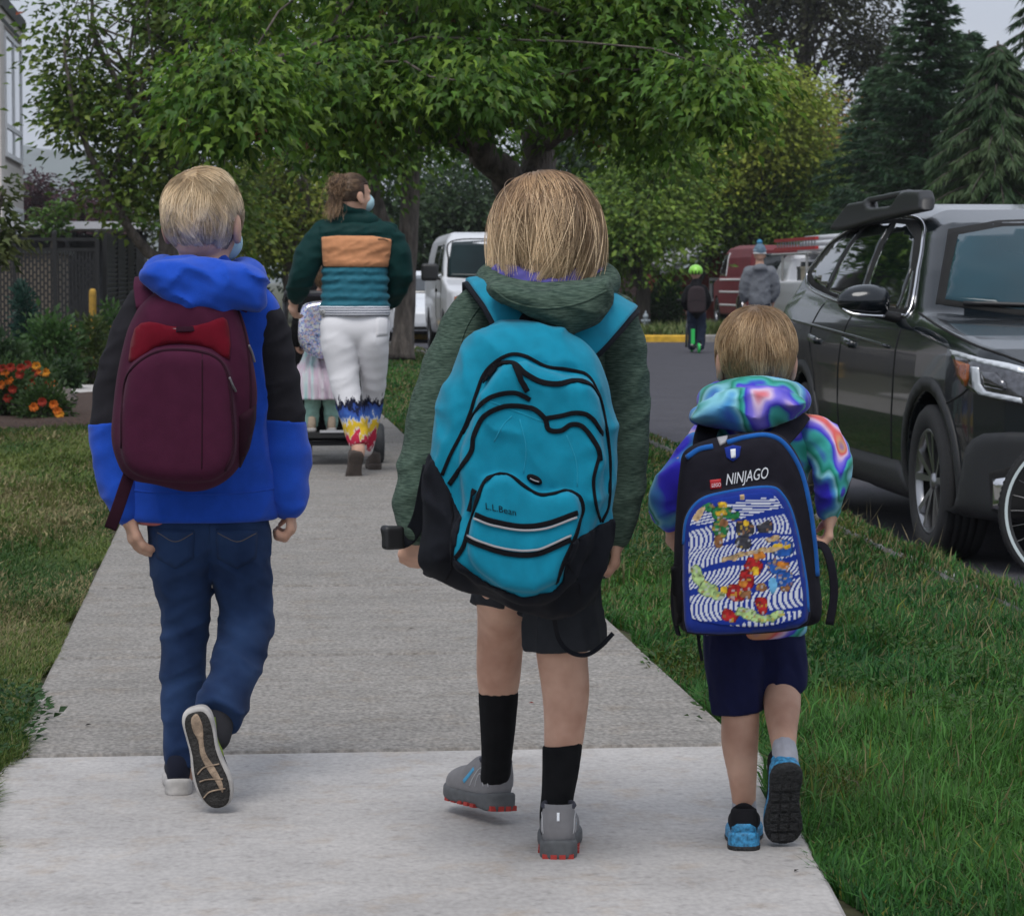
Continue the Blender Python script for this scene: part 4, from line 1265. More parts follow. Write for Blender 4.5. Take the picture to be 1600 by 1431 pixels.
# houses beyond the bend
def house(label, x0, x1, y0, y1, h, ridge, mw, mr, ov=.5, win=()):
    r = thing('house', label, 'house', ((x0 + x1) / 2, y0, -.03), 'houses beyond the bend')
    MB().box((x0, y0, -.03), (x1, y1, h)).build('wall', mw, r)
    xm = (x0 + x1) / 2; t = .12
    a = [(x0 - ov, h - .12), (xm, ridge), (x1 + ov, h - .12)]
    V = [(x, yy, z + d) for yy in (y0 - ov, y1 + ov) for d in (.012, t + .012) for x, z in a]
    F = [(0, 1, 7, 6), (1, 2, 8, 7), (3, 9, 10, 4), (4, 10, 11, 5), (0, 3, 4, 1), (1, 4, 5, 2), (0, 6, 9, 3), (2, 5, 11, 8), (6, 7, 10, 9), (7, 8, 11, 10)]
    obj('roof', V, F, mr, r, False)
    obj('gable', [(x0, y0 + .01, h), (x1, y0 + .01, h), (xm, y0 + .01, ridge - .04)], [(0, 1, 2)], mw, r, False)
    for (a0, a1, z0, z1) in win:
        w = MB().box((a0, y0 - .06, z0), (a1, y0 + .02, z1)).build('window', M_WFRAME, r)
        MB().box((a0 + .08, y0 - .075, z0 + .08), (a1 - .08, y0 - .061, z1 - .08)).build('pane', M_GLASS, w)
    return r
M_BROWN = mat('brown shingles', (.075, .05, .048), .9, .25, 8, .4, 30); M_REDW = mat('dark red boards', (.16, .028, .02), .85, .2, 5)
hx = W(990, 440, 84)[0]
house('low brown house with red end wall beyond the yellow kerb', hx - 7, hx + .35, 84, 92, 1.5, 3.0, M_BROWN, mat('grey shingles', (.12, .11, .115), .9, .2, 8), .5, ((hx - 3, hx - 1.8, .6, 1.3),))
MB().box((hx + .36, 83.5, -.03), (hx + .75, 91, 1.35)).build('end_wall', M_REDW, bpy.data.objects['house'], label='red end wall')
hx2 = W(1062, 440, 82)[0]
house('dark red house with pale eave behind the helmeted child', hx2, hx2 + 7, 82, 90, 1.42, 2.9, M_REDW, mat('pale grey roofing', (.30, .30, .31), .8, .2, 8), .55, ((hx2 + .9, hx2 + 1.6, .5, 1.2),))
# hydrant
hp = W(1009, 440, 58.5); hp[2] = -.03
hyd = thing('fire_hydrant', 'pale grey fire hydrant beside the far tree trunk', 'hydrant', hp)
M_HY = mat('pale hydrant paint', (.26, .30, .33), .6, .2)
k_ = .62
MB().lathe([(r * k_, z * k_) for r, z in ((.0, .72), (.06, .70), (.10, .62), (.105, .58), (.085, .56), (.085, .12), (.12, .1), (.12, 0))], hp, n=14).build('barrel', M_HY, hyd, True)
for ax in ((1, 0, 0), (-1, 0, 0), (0, -1, 0)): MB().lathe([(.0, .16 * k_), (.05 * k_, .155 * k_), (.05 * k_, .05 * k_)], hp + [0, 0, .45 * k_], ax, 10).build('outlet', M_HY, hyd, True)
MB().lathe([(.0, .8 * k_), (.03 * k_, .79 * k_), (.03 * k_, .7 * k_)], hp, n=6).build('bonnet_nut', M_HY, hyd, True)
# ================================================================== VEHICLES
def paint(name, col, metal=.0, rough=.3, coat=1.0, var=.0):
    return mat(name, col, rough, var, 3, metal=metal, coat=coat)
M_TYRE = mat('tyre rubber', (.014, .014, .015), .8, .2, 60, .2, 200)
M_RIMD = mat('dark wheel well', (.006, .006, .006), .9, 0)
M_ALLOY = mat('machined alloy', (.35, .35, .36), .3, 0, metal=1.0)
M_CHROME = mat('chrome', (.7, .7, .72), .12, 0, metal=1.0)
M_CARGLASS = mat('car glass', (.006, .010, .011), .03, 0, spec=.8, coat=.6)
M_WSCREEN = mat('windscreen glass', (.006, .036, .050), .06, .4, 1.2, spec=.4)
M_CLAD = mat('grey black cladding', (.011, .0115, .013), .55, .1, 40, .1, 300)
M_GAP = mat('panel gap', (.003, .003, .003), .9, 0)
M_LAMP = mat('clear lamp', (.55, .58, .62), .12, 0, spec=1, coat=1)
M_LAMPD = mat('lamp interior', (.10, .10, .11), .15, .4, 40, metal=.7, coat=1)
M_AMBER = mat('amber lamp', (.30, .075, .015), .2, .2, 30, coat=1)
M_TAIL = mat('red lamp', (.4, .01, .012), .2, 0, coat=1)

class Body:
    """car body: side outline, plan outline, cross section; local x across, y from nose to tail, z up"""
    def __init__(s, T, yaw, low, green, plan, wz, gz, wheels, wr, sweep=.4, k=.07, kg=.09, arch=.05):
        s.T = np.array(T, float); c, sn = math.cos(yaw), math.sin(yaw)
        s.R = np.array([[c, -sn, 0], [sn, c, 0], [0, 0, 1.0]])
        s.low, s.green, s.plan = [np.array(a, float) if a is not None else None for a in (low, green, plan)]
        s.wz, s.gz, s.wheels, s.wr, s.sweep, s.k, s.kg, s.arch = np.array(wz), np.array(gz), wheels, wr, sweep, k, kg, arch
    def loc(s, P): return (P - s.T) @ s.R
    def wor(s, P): return np.asarray(P, float) @ s.R.T + s.T
    def __call__(s, P):
        p = s.loc(P); ax = np.abs(p[:, 0]); y, z = p[:, 1], p[:, 2]
        d = poly_sdf(y, z, s.low)
        d = smax(d, (ax - np.interp(z, s.wz[:, 0], s.wz[:, 1])) * .97, s.k)
        d = smax(d, poly_sdf(ax, y, s.plan), s.k)
        if s.green is not None:
            ye = y - s.sweep * ax ** 2 * np.clip((2.6 - y) / 1.2, 0, 1)
            g = poly_sdf(ye, z, s.green)
            g = smax(g, (ax - np.interp(z, s.gz[:, 0], s.gz[:, 1])) * .93, s.kg)
            d = smin(d, g, .035)
        for wy, wzz in s.wheels:
            r = np.sqrt((y - wy) ** 2 + (z - wzz) ** 2) - (s.wr + s.arch)
            d = smax(d, -np.maximum(r, .52 - ax), .012)
        return d
    def bounds(s):
        y0, y1 = s.low[:, 0].min(), s.low[:, 0].max(); z1 = max(s.low[:, 1].max(), s.green[:, 1].max() if s.green is not None else 0)
        w = s.wz[:, 1].max()
        C = s.wor(np.array([(a, b, c) for a in (-w, w) for b in (y0, y1) for c in (s.low[:, 1].min(), z1)]))
        return C.min(0) - .04, C.max(0) + .04
    def mesh(s, name, m, parent, h):
        lo, hi = s.bounds()
        V, F = mesh_sdf(s, lo, hi, h)
        for _ in range(2):
            d = s(V); V = V - grad(s, V, .003) * np.clip(d, -.02, .02)[:, None]
        o = obj(name, V, F, m, parent, True)
        N = grad(s, V, .004)
        o.data.normals_split_custom_set_from_vertices([tuple(n) for n in N])
        return o
    def side(s, sgn=-1):
        def f(uv):
            uv = np.atleast_2d(uv); n = len(uv)
            O = s.wor(np.stack([np.full(n, sgn * 1.6), uv[:, 0], uv[:, 1]], -1))
            D = np.broadcast_to(s.R @ np.array([-sgn, 0, 0.0]), (n, 3))
            return O, D, 0.0
        return f
    def front(s, sgn=-1, dist=1.0, rear=False):
        L = s.low[:, 0].max()
        def f(uv):
            uv = np.atleast_2d(uv); n = len(uv)
            O = s.wor(np.stack([uv[:, 0], np.full(n, L + dist if rear else -dist), uv[:, 1]], -1))
            D = np.broadcast_to(s.R @ np.array([0, -1.0 if rear else 1.0, 0.0]), (n, 3))
            return O, D, 0.0
        return f
    def mirror(s, V, F):
        p = (V - s.T) @ s.R; p[:, 0] *= -1
        return s.wor(p), [tuple(reversed(f)) for f in F]

def patch(name, m, parent, body, poly, ry, step, thick=.003, mirror=False, **k):
    V, F = drape(poly, body, ry, step, thick, **k)
    if len(V) == 0:
        print('EMPTY PATCH', name); return None
    o = obj(name, V, F, m, parent)
    if mirror:
        V2, F2 = body.mirror(V, F); obj(name, V2, F2, m, parent)
    return o
def line(name, m, parent, body, pts, ry, r, mirror=False, **k):
    V, F = lay_line(pts, body, ry, r, **k)
    if len(V) == 0:
        print('EMPTY LINE', name); return None
    o = obj(name, V, F, m, parent)
    if mirror:
        V2, F2 = body.mirror(V, F); obj(name, V2, F2, m, parent)
    return o

def wheel(parent, body, x, y, z, r, w, rim, style='spokes', sgn=-1, n=40):
    c = body.wor(np.array([x, y, z])); ax = body.R @ np.array([sgn, 0, 0.0])
    t = MB(); hw = w / 2
    prof = [(rim, hw * .80), (rim + .012, hw * .93), (r * .86, hw * 1.0), (r * .95, hw * .93), (r * .99, hw * .78)]
    for k in range(5):
        a = hw * (.62 - .31 * k)
        prof += [(r, a + .018), (r, a - .012), (r - .007, a - .014), (r - .007, a - .024)] if k < 4 else [(r, a + .018), (r, a - .012)]
    prof += [(r * .99, -hw * .85), (r * .9, -hw), (rim, -hw * .8)]
    wl = MB().lathe([(.0, hw * .25), (rim * .97, hw * .25), (rim * .97, hw * .8)], c, ax, n).build('wheel', M_RIMD, parent, True)
    t.lathe(prof, c, ax, n).build('tyre', M_TYRE, wl, True)
    MB().lathe([(rim * .93, hw * .55), (rim * .95, hw * .84), (rim * 1.0, hw * .86), (rim * 1.02, hw * .80)], c, ax, n).build('rim', M_ALLOY, wl, True)
    u = body.R @ np.array([0, 1.0, 0]); v = np.array([0, 0, 1.0])
    if style == 'spokes':
        for k in range(5):
            for o2 in (-1, 1):
                a0 = 6.283 * k / 5 + .3
                a1 = a0 + o2 * .26; a2 = a0 + o2 * .05
                q = lambda rr, a, dz: c + ax * (hw * dz) + (u * math.cos(a) + v * math.sin(a)) * rr
                V = [q(rim * .14, a2 - .35, .62), q(rim * .14, a2 + .35, .62), q(rim * .96, a1 + .075, .84), q(rim * .96, a1 - .075, .84),
                     q(rim * .14, a2 - .35, .35), q(rim * .14, a2 + .35, .35), q(rim * .96, a1 + .075, .5), q(rim * .96, a1 - .075, .5)]
                obj('spoke', V, [(0, 1, 2, 3), (4, 7, 6, 5), (0, 4, 5, 1), (1, 5, 6, 2), (2, 6, 7, 3), (3, 7, 4, 0)], M_ALLOY, wl, False)
    MB().lathe([(0, hw * .72), (rim * .15, hw * .70), (rim * .19, hw * .55), (rim * .19, hw * .3)], c, ax, 16).build('hub', M_ALLOY, wl, True)
    return wl

# ---------------------------------------------------------------- the grey wagon at the kerb
M_GREY = mat('dark grey metallic paint', (.004, .007, .010), .2, 0, metal=.1, spec=.35, coat=.6)
wag = Body((3.985, 11.12, -.15), 0.0,
    [(.05, .27), (.0, .42), (.0, .62), (.05, .78), (.12, .88), (.30, .955), (.6, 1.005), (1.0, 1.05), (1.4, 1.085), (2.0, 1.09), (3.4, 1.13), (4.3, 1.17), (4.66, 1.13), (4.80, .98), (4.86, .72), (4.84, .42), (4.70, .28), (4.3, .25), (.6, .22), (.2, .22)],
    [(1.10, 1.0), (1.20, 1.075), (1.55, 1.30), (1.95, 1.525), (2.25, 1.595), (2.75, 1.635), (3.4, 1.625), (4.0, 1.57), (4.28, 1.51), (4.50, 1.36), (4.70, 1.13), (4.70, .95)],
    [(-.1, -.0), (.50, .0), (.66, .05), (.78, .16), (.86, .36), (.91, .70), (.935, 1.2), (.935, 3.6), (.915, 4.2), (.86, 4.6), (.74, 4.82), (.6, 4.86), (-.1, 4.86)],
    [(.2, .87), (.45, .915), (.62, .93), (.80, .925), (.92, .905), (1.02, .87), (1.12, .815), (1.3, .74)],
    [(1.0, .84), (1.1, .80), (1.3, .725), (1.45, .655), (1.55, .585), (1.65, .50)],
    [(.965, .345), (3.71, .345)], .345, arch=.055)
gc = thing('parked_car', 'dark grey station wagon parked facing us at the kerb, roof rails and silver headlamp', 'car', wag.T + [0, 2.4, 0])
wag.mesh('body', M_GREY, gc, .019)
PX = pix(10.6)
sd = wag.side(-1)
# glass band and windows (side outline coordinates: along the car, height)
patch('window_surround', M_GAP, gc, wag, [(1.72, 1.085), (1.80, 1.20), (2.0, 1.38), (2.22, 1.492), (2.6, 1.552), (3.2, 1.562), (3.8, 1.532), (4.12, 1.46), (4.36, 1.33), (4.40, 1.275), (4.2, 1.215), (3.5, 1.155), (2.5, 1.105)], sd, .04, .003, mirror=True, smooth_n=3)
for i, pl in enumerate(([(1.98, 1.105), (2.02, 1.30), (2.24, 1.452), (2.62, 1.525), (2.84, 1.535), (2.80, 1.34), (2.74, 1.125)],
                        [(2.86, 1.135), (2.93, 1.34), (2.98, 1.538), (3.3, 1.538), (3.52, 1.526), (3.62, 1.34), (3.66, 1.185)],
                        [(3.74, 1.205), (3.72, 1.34), (3.64, 1.515), (3.84, 1.50), (4.06, 1.44), (4.28, 1.34), (4.30, 1.285), (4.1, 1.235)])):
    patch('side_window', M_CARGLASS, gc, wag, pl, sd, .035, .006, mirror=True)
patch('quarter_light', M_CARGLASS, gc, wag, [(1.80, 1.10), (1.86, 1.20), (1.96, 1.30), (1.94, 1.105)], sd, .03, .006, mirror=True)
line('window_trim', M_CHROME, gc, wag, [(1.70, 1.075), (2.5, 1.092), (3.5, 1.142), (4.2, 1.20), (4.41, 1.265), (4.38, 1.33), (4.14, 1.47), (3.8, 1.545), (3.2, 1.575), (2.6, 1.565), (2.21, 1.507), (1.98, 1.39), (1.78, 1.20), (1.70, 1.075)], sd, .008, mirror=True, lift=.004)
# windscreen, in front view
fr = wag.front(dist=.6)
patch('windscreen_border', M_GAP, gc, wag, [(-.735, 1.135), (-.66, 1.30), (-.56, 1.49), (-.3, 1.535), (0, 1.545), (.3, 1.535), (.56, 1.49), (.66, 1.30), (.735, 1.135), (.4, 1.085), (0, 1.075), (-.4, 1.085)], fr, .04, .003, near=.1)
patch('windscreen', M_WSCREEN, gc, wag, [(-.69, 1.155), (-.62, 1.30), (-.525, 1.46), (-.3, 1.50), (0, 1.508), (.3, 1.50), (.525, 1.46), (.62, 1.30), (.69, 1.155), (.4, 1.11), (0, 1.10), (-.4, 1.11)], fr, .035, .006, near=.1)
for s_ in (-1, 1): line('wiper', BLACK_PLASTIC, gc, wag, [(-.62 + .35 * (s_ + 1), 1.125), (-.3 + .35 * (s_ + 1), 1.115), (0 + .3 * (s_ + 1), 1.12)], fr, .012, lift=.02, near=.1)
# panel gaps
line('hood_gap', M_GAP, gc, wag, [(1436, 489), (1470, 512), (1520, 538), (1570, 556), (1640, 582)], PX, .006, mirror=True)
for pts in ([(1.62, 1.02), (1.60, .8), (1.63, .55), (1.68, .33)], [(2.78, 1.10), (2.80, .8), (2.78, .33)], [(3.62, 1.12), (3.60, .95), (3.40, .75), (3.32, .5), (3.30, .33)]):
    line('door_gap', M_GAP, gc, wag, pts, sd, .0045, mirror=True)
line('bumper_gap', M_GAP, gc, wag, [(1454, 645), (1475, 632), (1500, 618), (1512, 608)], PX, .005, mirror=True)
for y in (2.62, 3.45):
    patch('door_handle', M_GREY, gc, wag, [(y - .11, .905), (y + .11, .925), (y + .11, .955), (y - .11, .94)], sd, .02, .02, mirror=True, puff=.012)
line('door_crease', M_GREY, gc, wag, [(1.75, .93), (2.6, .965), (3.5, 1.0), (4.3, 1.03)], sd, .010, mirror=True)
# black cladding
patch('sill_cladding', M_CLAD, gc, wag, [(1.36, .235), (1.42, .36), (1.52, .40), (3.18, .40), (3.26, .36), (3.32, .235)], sd, .04, .012, mirror=True, puff=.015)
for wy in (.965, 3.71):
    a = np.linspace(math.radians(-12), math.radians(192), 26)
    outer = [(wy + .475 * math.cos(t), .345 + .470 * math.sin(t)) for t in a]; inner = [(wy + .408 * math.cos(t), .345 + .408 * math.sin(t)) for t in a[::-1]]
    patch('arch_trim', M_CLAD, gc, wag, outer + inner, sd, .03, .008, mirror=True, puff=.006)
# nose: lower corner, fog lamp, headlamp
patch('bumper_cladding', M_CLAD, gc, wag, [(1497, 778), (1504, 740), (1512, 700), (1522, 686), (1540, 677), (1580, 675), (1640, 676), (1700, 680), (1700, 812), (1600, 814), (1560, 812), (1520, 806), (1474, 798), (1476, 783)], PX, 8, .010, mirror=True, puff=.012)
patch('fog_recess', M_GAP, gc, wag, [(1552, 738), (1590, 726), (1640, 726), (1640, 803), (1575, 803), (1556, 796)], PX, 7, .024, mirror=True)
fg = patch('fog_lamp', M_CHROME, gc, wag, [(1559, 748), (1580, 744), (1583, 796), (1558, 793)], PX, 5, .030, mirror=True, puff=.01)
patch('headlamp', M_LAMPD, gc, wag, [(1486, 546), (1500, 550), (1540, 561), (1600, 577), (1660, 592), (1668, 640), (1600, 634), (1560, 625), (1520, 613), (1505, 600), (1494, 572)], PX, 6, .008, mirror=True, puff=.008)
patch('amber_reflector', M_AMBER, gc, wag, [(1496, 562), (1520, 570), (1519, 592), (1514, 604), (1502, 588)], PX, 5, .020, mirror=True)
patch('daylight_strip', M_LAMP, gc, wag, [(1523, 573), (1534, 574), (1537, 600), (1545, 611), (1598, 622), (1600, 630), (1535, 616), (1526, 606)], PX, 3.5, .022, mirror=True)
patch('lamp_brow', M_LAMP, gc, wag, [(1488, 547), (1530, 559), (1600, 578), (1650, 591), (1650, 599), (1600, 586), (1530, 566), (1492, 555)], PX, 3.5, .020, mirror=True)
patch('lamp_projector', M_LAMPD, gc, wag, [(1538, 580), (1560, 582), (1574, 598), (1576, 610), (1545, 604)], PX, 4, .024, mirror=True, puff=.01)
patch('grille', M_GAP, gc, wag, [(-.52, .55), (-.56, .66), (-.50, .78), (.50, .78), (.56, .66), (.52, .55)], fr, .04, .006, near=.1)
patch('tail_lamp', M_TAIL, gc, wag, [(.55, .95), (.80, .93), (.84, 1.02), (.70, 1.08), (.55, 1.06)], wag.front(rear=True, dist=.5), .04, .008, mirror=True, near=.1)
patch('rear_window', M_CARGLASS, gc, wag, [(-.6, 1.17), (-.5, 1.42), (.5, 1.42), (.6, 1.17)], wag.front(rear=True, dist=.5), .05, .006, near=.1)
# roof rails
RAIL = np.array([(2.14, 1.585), (2.18, 1.65), (2.26, 1.69), (2.55, 1.70), (2.70, 1.688), (2.78, 1.64), (2.86, 1.63), (3.28, 1.63), (3.36, 1.64), (3.44, 1.675), (3.86, 1.67), (4.06, 1.59), (4.2, 1.53), (3.9, 1.52), (3.0, 1.56)])
for s_ in (-1, 1):
    def rail(P, s_=s_):
        p = wag.loc(P); x = np.abs(p[:, 0] - s_ * (.615 - .25 * (p[:, 2] - 1.6)))
        d = smax(poly_sdf(p[:, 1], p[:, 2], RAIL), x - .042, .028)
        b = prim_eval(cap([0, 2.62, 1.690], [0, 3.5, 1.676], .018, .018), np.stack([x * .9, p[:, 1], p[:, 2]], -1))
        return smin(d, b, .015)
    q = wag.wor(np.array([[s_ * .52, 1.9, 1.5], [s_ * .72, 4.25, 1.76]]))
    sdf_obj('roof_rail', rail, BLACK_PLASTIC, gc, .011, bounds=(q.min(0) - .02, q.max(0) + .02))
sdf_obj('roof_aerial', Shape([ell(wag.wor([0.05, 4.0, 1.62]), (.03, .10, .05))], .01), M_GREY, gc, .012)
# mirror
for s_ in (-1, 1):
    c = W(1350, 470, 12.85); c = wag.loc(c[None])[0]; c[0] *= -s_
    mm = lambda dx, dy, dz: wag.wor([c[0] + s_ * dx, c[1] + dy, c[2] + dz])
    prims = [ell(mm(.015, 0, .0), (.115, .085, .072)), ell(mm(-.035, .0, .002), (.085, .08, .07)), rbox(mm(-.03, .02, -.005), (.085, .05, .062), .03)]
    mi_ = sdf_obj('door_mirror', Shape(prims, .03), M_GREY, gc, .008)
    sdf_obj('mirror_foot', Shape([cap(mm(-.06, .02, -.06), mm(-.19, .06, -.085), .022, .028), cap(mm(.06, .0, -.058), mm(-.08, .01, -.062), .014, .018)], .02), M_GREY if s_ > 5 else BLACK_PLASTIC, mi_, .008)
    obj('mirror_trim', *tube_geo(smooth_open([mm(.105, -.02, -.035), mm(.07, -.05, -.060), mm(0, -.06, -.068), mm(-.09, -.04, -.074)]), .009, 6), M_CHROME, mi_)
for wy in (.965, 3.71):
    for s_ in (-1, 1): wheel(gc, wag, s_ * .805, wy, .345, .345, .225, .235, sgn=s_)
MB().box(wag.wor([-.6, .4, .17]), wag.wor([.6, 4.5, .26])).build('underbody', M_RIMD, gc)

# ---------------------------------------------------------------- bicycle at the right edge
bY, bz = 10.55, -.15
bc = W(1692, 800, bY)
M_BIKE = mat('black bicycle paint', (.02, .02, .022), .35, 0, coat=.5)
bk = thing('bicycle', 'bicycle at the right frame edge, only its black tyre with a pale reflective stripe showing', 'bicycle', (bc[0] + .5, bY, bz))
R_ = bc[2] - bz
bu = np.array([.93, -.36, 0]); bn = np.array([.36, .93, 0])     # the bicycle points to the right and a little towards us
for k, off in enumerate((0.0, 1.02)):
    c = bc + bu * off
    ang = np.linspace(0, 2 * math.pi, 64)[:-1]
    wl_ = MB().lathe([(R_ - .05, .012), (R_ - .032, .014), (R_ - .032, -.014), (R_ - .05, -.012), (R_ - .05, .012)], c, bn, 64).build('wheel', mat('bike rim', (.03, .03, .03), .4, 0), bk, True)
    pr = [(R_ - .034 + .022 * math.cos(t) + .010, .021 * math.sin(t)) for t in np.linspace(math.pi, -math.pi, 13)]
    MB().lathe(pr, c, bn, 72).build('tyre', M_TYRE, wl_, True)
    tr = MB()
    for i in range(90):
        a = 6.283 * i / 90
        for sg in (-1, 1):
            d = np.cross(bn, np.array([0, 0, 1])) * math.cos(a) + np.array([0, 0, 1]) * math.sin(a); t = -np.cross(bn, np.array([0, 0, 1])) * math.sin(a) + np.array([0, 0, 1]) * math.cos(a)
            b0 = c + d * (R_ - .004) + bn * sg * .010
            tr.add([b0 - t * .006 - bn * .005, b0 + t * .006 - bn * .005, b0 + t * .006 + bn * .005, b0 - t * .006 + bn * .005, b0 - t * .004 + d * .005, b0 + t * .004 + d * .005], [(0, 1, 5, 4), (2, 3, 4, 5), (0, 4, 3), (1, 2, 5)])
    o = tr.build('tread', M_TYRE, wl_); o['kind'] = 'stuff'
    MB().lathe([(R_ - .041, -.0215), (R_ - .034, -.0225), (R_ - .029, -.0222)], c, bn, 72).build('reflective_stripe', mat('pale reflective stripe', (.55, .62, .62), .4, 0), wl_, True)
    sp_ = MB()
    for i in range(28):
        a = 6.283 * i / 28; d = np.cross(bn, np.array([0, 0, 1])) * math.cos(a) + np.array([0, 0, 1]) * math.sin(a)
        sp_.tube([c + bn * .03 * (-1) ** i, c + d * (R_ - .045)], .0011, 4, False)
    o = sp_.build('spokes', M_ALLOY, wl_); o['kind'] = 'stuff'
    MB().tube([c - bn * .05, c + bn * .05], .018, 10).build('hub', M_ALLOY, wl_)
H = lambda u, z: bc + bu * u + np.array([0, 0, z - (R_ - .0)])
fm = MB(); z0 = R_
for a, b, r in (((0.0, z0), (.42, z0 - .03), .009), ((0, z0), (.30, .75), .008), ((.42, z0 - .03), (.27, .85), .016), ((.42, z0 - .03), (.90, .72), .019), ((.30, .75), (.88, .80), .016), ((.87, .84), (.92, .66), .018)):
    fm.tube([H(*a), H(*b)], r, 10)
fm.build('frame', M_BIKE, bk, True)
MB().tube([H(.92, .66), H(1.0, .42), H(1.02, z0)], .012, 8).build('fork', M_BIKE, bk, True)
MB().tube(smooth_open([H(.87, .9) - bn * .3, H(.90, .97) - bn * .12, H(.88, .93), H(.90, .97) + bn * .12, H(.87, .9) + bn * .3]), .011, 8).build('handlebar', M_BIKE, bk, True)
MB().tube([H(.27, .85), H(.24, .95)], .012, 8).build('seat_post', M_ALLOY, bk)
sdf_obj('saddle', Shape([cap(H(.12, .97), H(.38, .98), .06, .022)], .01), BLACK_PLASTIC, bk, .008)
MB().lathe([(.085, .004), (.09, 0), (.085, -.004), (.03, -.004), (.03, .004), (.085, .004)], H(.42, z0 - .03) - bn * .05, bn, 32).build('chainring', M_ALLOY, bk, True)
for sg in (-1, 1):
    cr = MB().tube([H(.42, z0 - .03) + bn * .07 * sg, H(.42 + .1 * sg, z0 - .16 * sg) + bn * .075 * sg], .009, 8).build('crank', M_ALLOY, bk)
    q = H(.42 + .1 * sg, z0 - .16 * sg) + bn * .12 * sg
    MB().box(q - [.04, .045, .01], q + [.04, .045, .01]).build('pedal', BLACK_PLASTIC, cr)
MB().tube([H(.3, .3), H(.28, .03) - bn * .18], .008, 6).build('kickstand', M_BIKE, bk)

# ---------------------------------------------------------------- white van facing us
M_WHITE = paint('white van paint', (.62, .63, .66), rough=.4, coat=.4)
van = Body((4.50, 46.4, -.15), 0.0,
    [(.02, .35), (0, .55), (.05, .95), (.10, 1.08), (.45, 1.18), (.95, 1.26), (1.2, 1.3), (5.3, 1.3), (5.4, 1.1), (5.4, .45), (5.2, .32), (.3, .30)],
    [(.80, 1.15), (1.0, 1.25), (1.60, 1.92), (1.85, 2.06), (2.4, 2.11), (5.1, 2.09), (5.33, 1.95), (5.40, 1.2), (5.0, 1.0)],
    [(-.1, 0), (.72, 0), (.86, .06), (.96, .25), (1.0, .7), (1.01, 1.2), (1.01, 5.2), (.95, 5.4), (-.1, 5.4)],
    [(.3, .95), (.6, 1.0), (.95, 1.01), (1.2, .99), (1.4, .96)], [(1.1, .98), (1.3, .965), (1.7, .90), (1.95, .84), (2.1, .74)],
    [(.82, .36), (4.3, .36)], .36, sweep=.12, k=.06, kg=.09)
wv = thing('parked_van', 'white van parked facing us beyond the long haired boy', 'van', van.T + [0, 2.7, 0])
van.mesh('body', M_WHITE, wv, .034)
vf = van.front(dist=.4)
patch('windscreen', mat('dim van glass', (.008, .018, .020), .08, .3, 1.5, spec=.18), wv, van, [(-.86, 1.33), (-.83, 1.6), (-.76, 1.92), (0, 1.96), (.76, 1.92), (.83, 1.6), (.86, 1.33), (0, 1.29)], vf, .08, .008, near=.15)
line('windscreen_seal', M_GAP, wv, van, [(-.87, 1.32), (-.84, 1.6), (-.765, 1.935), (0, 1.975), (.765, 1.935), (.84, 1.6), (.87, 1.32), (0, 1.275), (-.87, 1.32)], vf, .016, near=.15)
patch('grille', M_GAP, wv, van, [(-.80, .62), (-.80, 1.0), (.80, 1.0), (.80, .62)], vf, .08, .01, near=.15)
for s_ in (-1, 1):
    patch('headlamp', M_LAMP, wv, van, [(s_ * .56, .66), (s_ * .56, .84), (s_ * .78, .84), (s_ * .78, .66)], vf, .06, .02, near=.15)
    patch('turn_signal', M_AMBER, wv, van, [(s_ * .52, .86), (s_ * .52, .98), (s_ * .84, .98), (s_ * .84, .86)], vf, .06, .02, near=.15)
patch('bumper', M_CLAD, wv, van, [(-.92, .36), (-.92, .54), (.92, .54), (.92, .36)], vf, .08, .05, near=.2, puff=.03)
vs = van.side(-1)
patch('door_window', M_CARGLASS, wv, van, [(1.22, 1.34), (1.55, 1.62), (1.78, 1.86), (2.2, 1.90), (2.2, 1.34)], vs, .08, .008, mirror=True)
patch('side_window', M_CARGLASS, wv, van, [(2.4, 1.34), (2.4, 1.88), (3.6, 1.88), (3.6, 1.34)], vs, .1, .008, mirror=True)
line('door_gap', M_GAP, wv, van, [(1.15, 1.25), (1.2, .7), (1.3, .42)], vs, .008, mirror=True)
line('door_gap', M_GAP, wv, van, [(2.3, 1.9), (2.3, .42)], vs, .008, mirror=True)
patch('door_handle', M_GAP, wv, van, [(2.05, 1.06), (2.05, 1.12), (2.2, 1.12), (2.2, 1.06)], vs, .04, .03, mirror=True)
for s_ in (-1, 1):
    q = van.wor([s_ * 1.17, 1.35, 1.40])
    m_ = sdf_obj('door_mirror', Shape([rbox(q, (.15, .07, .15), .05)], 0), BLACK_PLASTIC, wv, .02)
    MB().tube([q + [-s_ * .1, 0, -.08], van.wor([s_ * .93, 1.45, 1.25])], .02, 6).build('mirror_arm', BLACK_PLASTIC, m_)
    for wy in (.82, 4.3): wheel(wv, van, s_ * .88, wy, .36, .36, .22, .21, style='plain', sgn=s_, n=24)

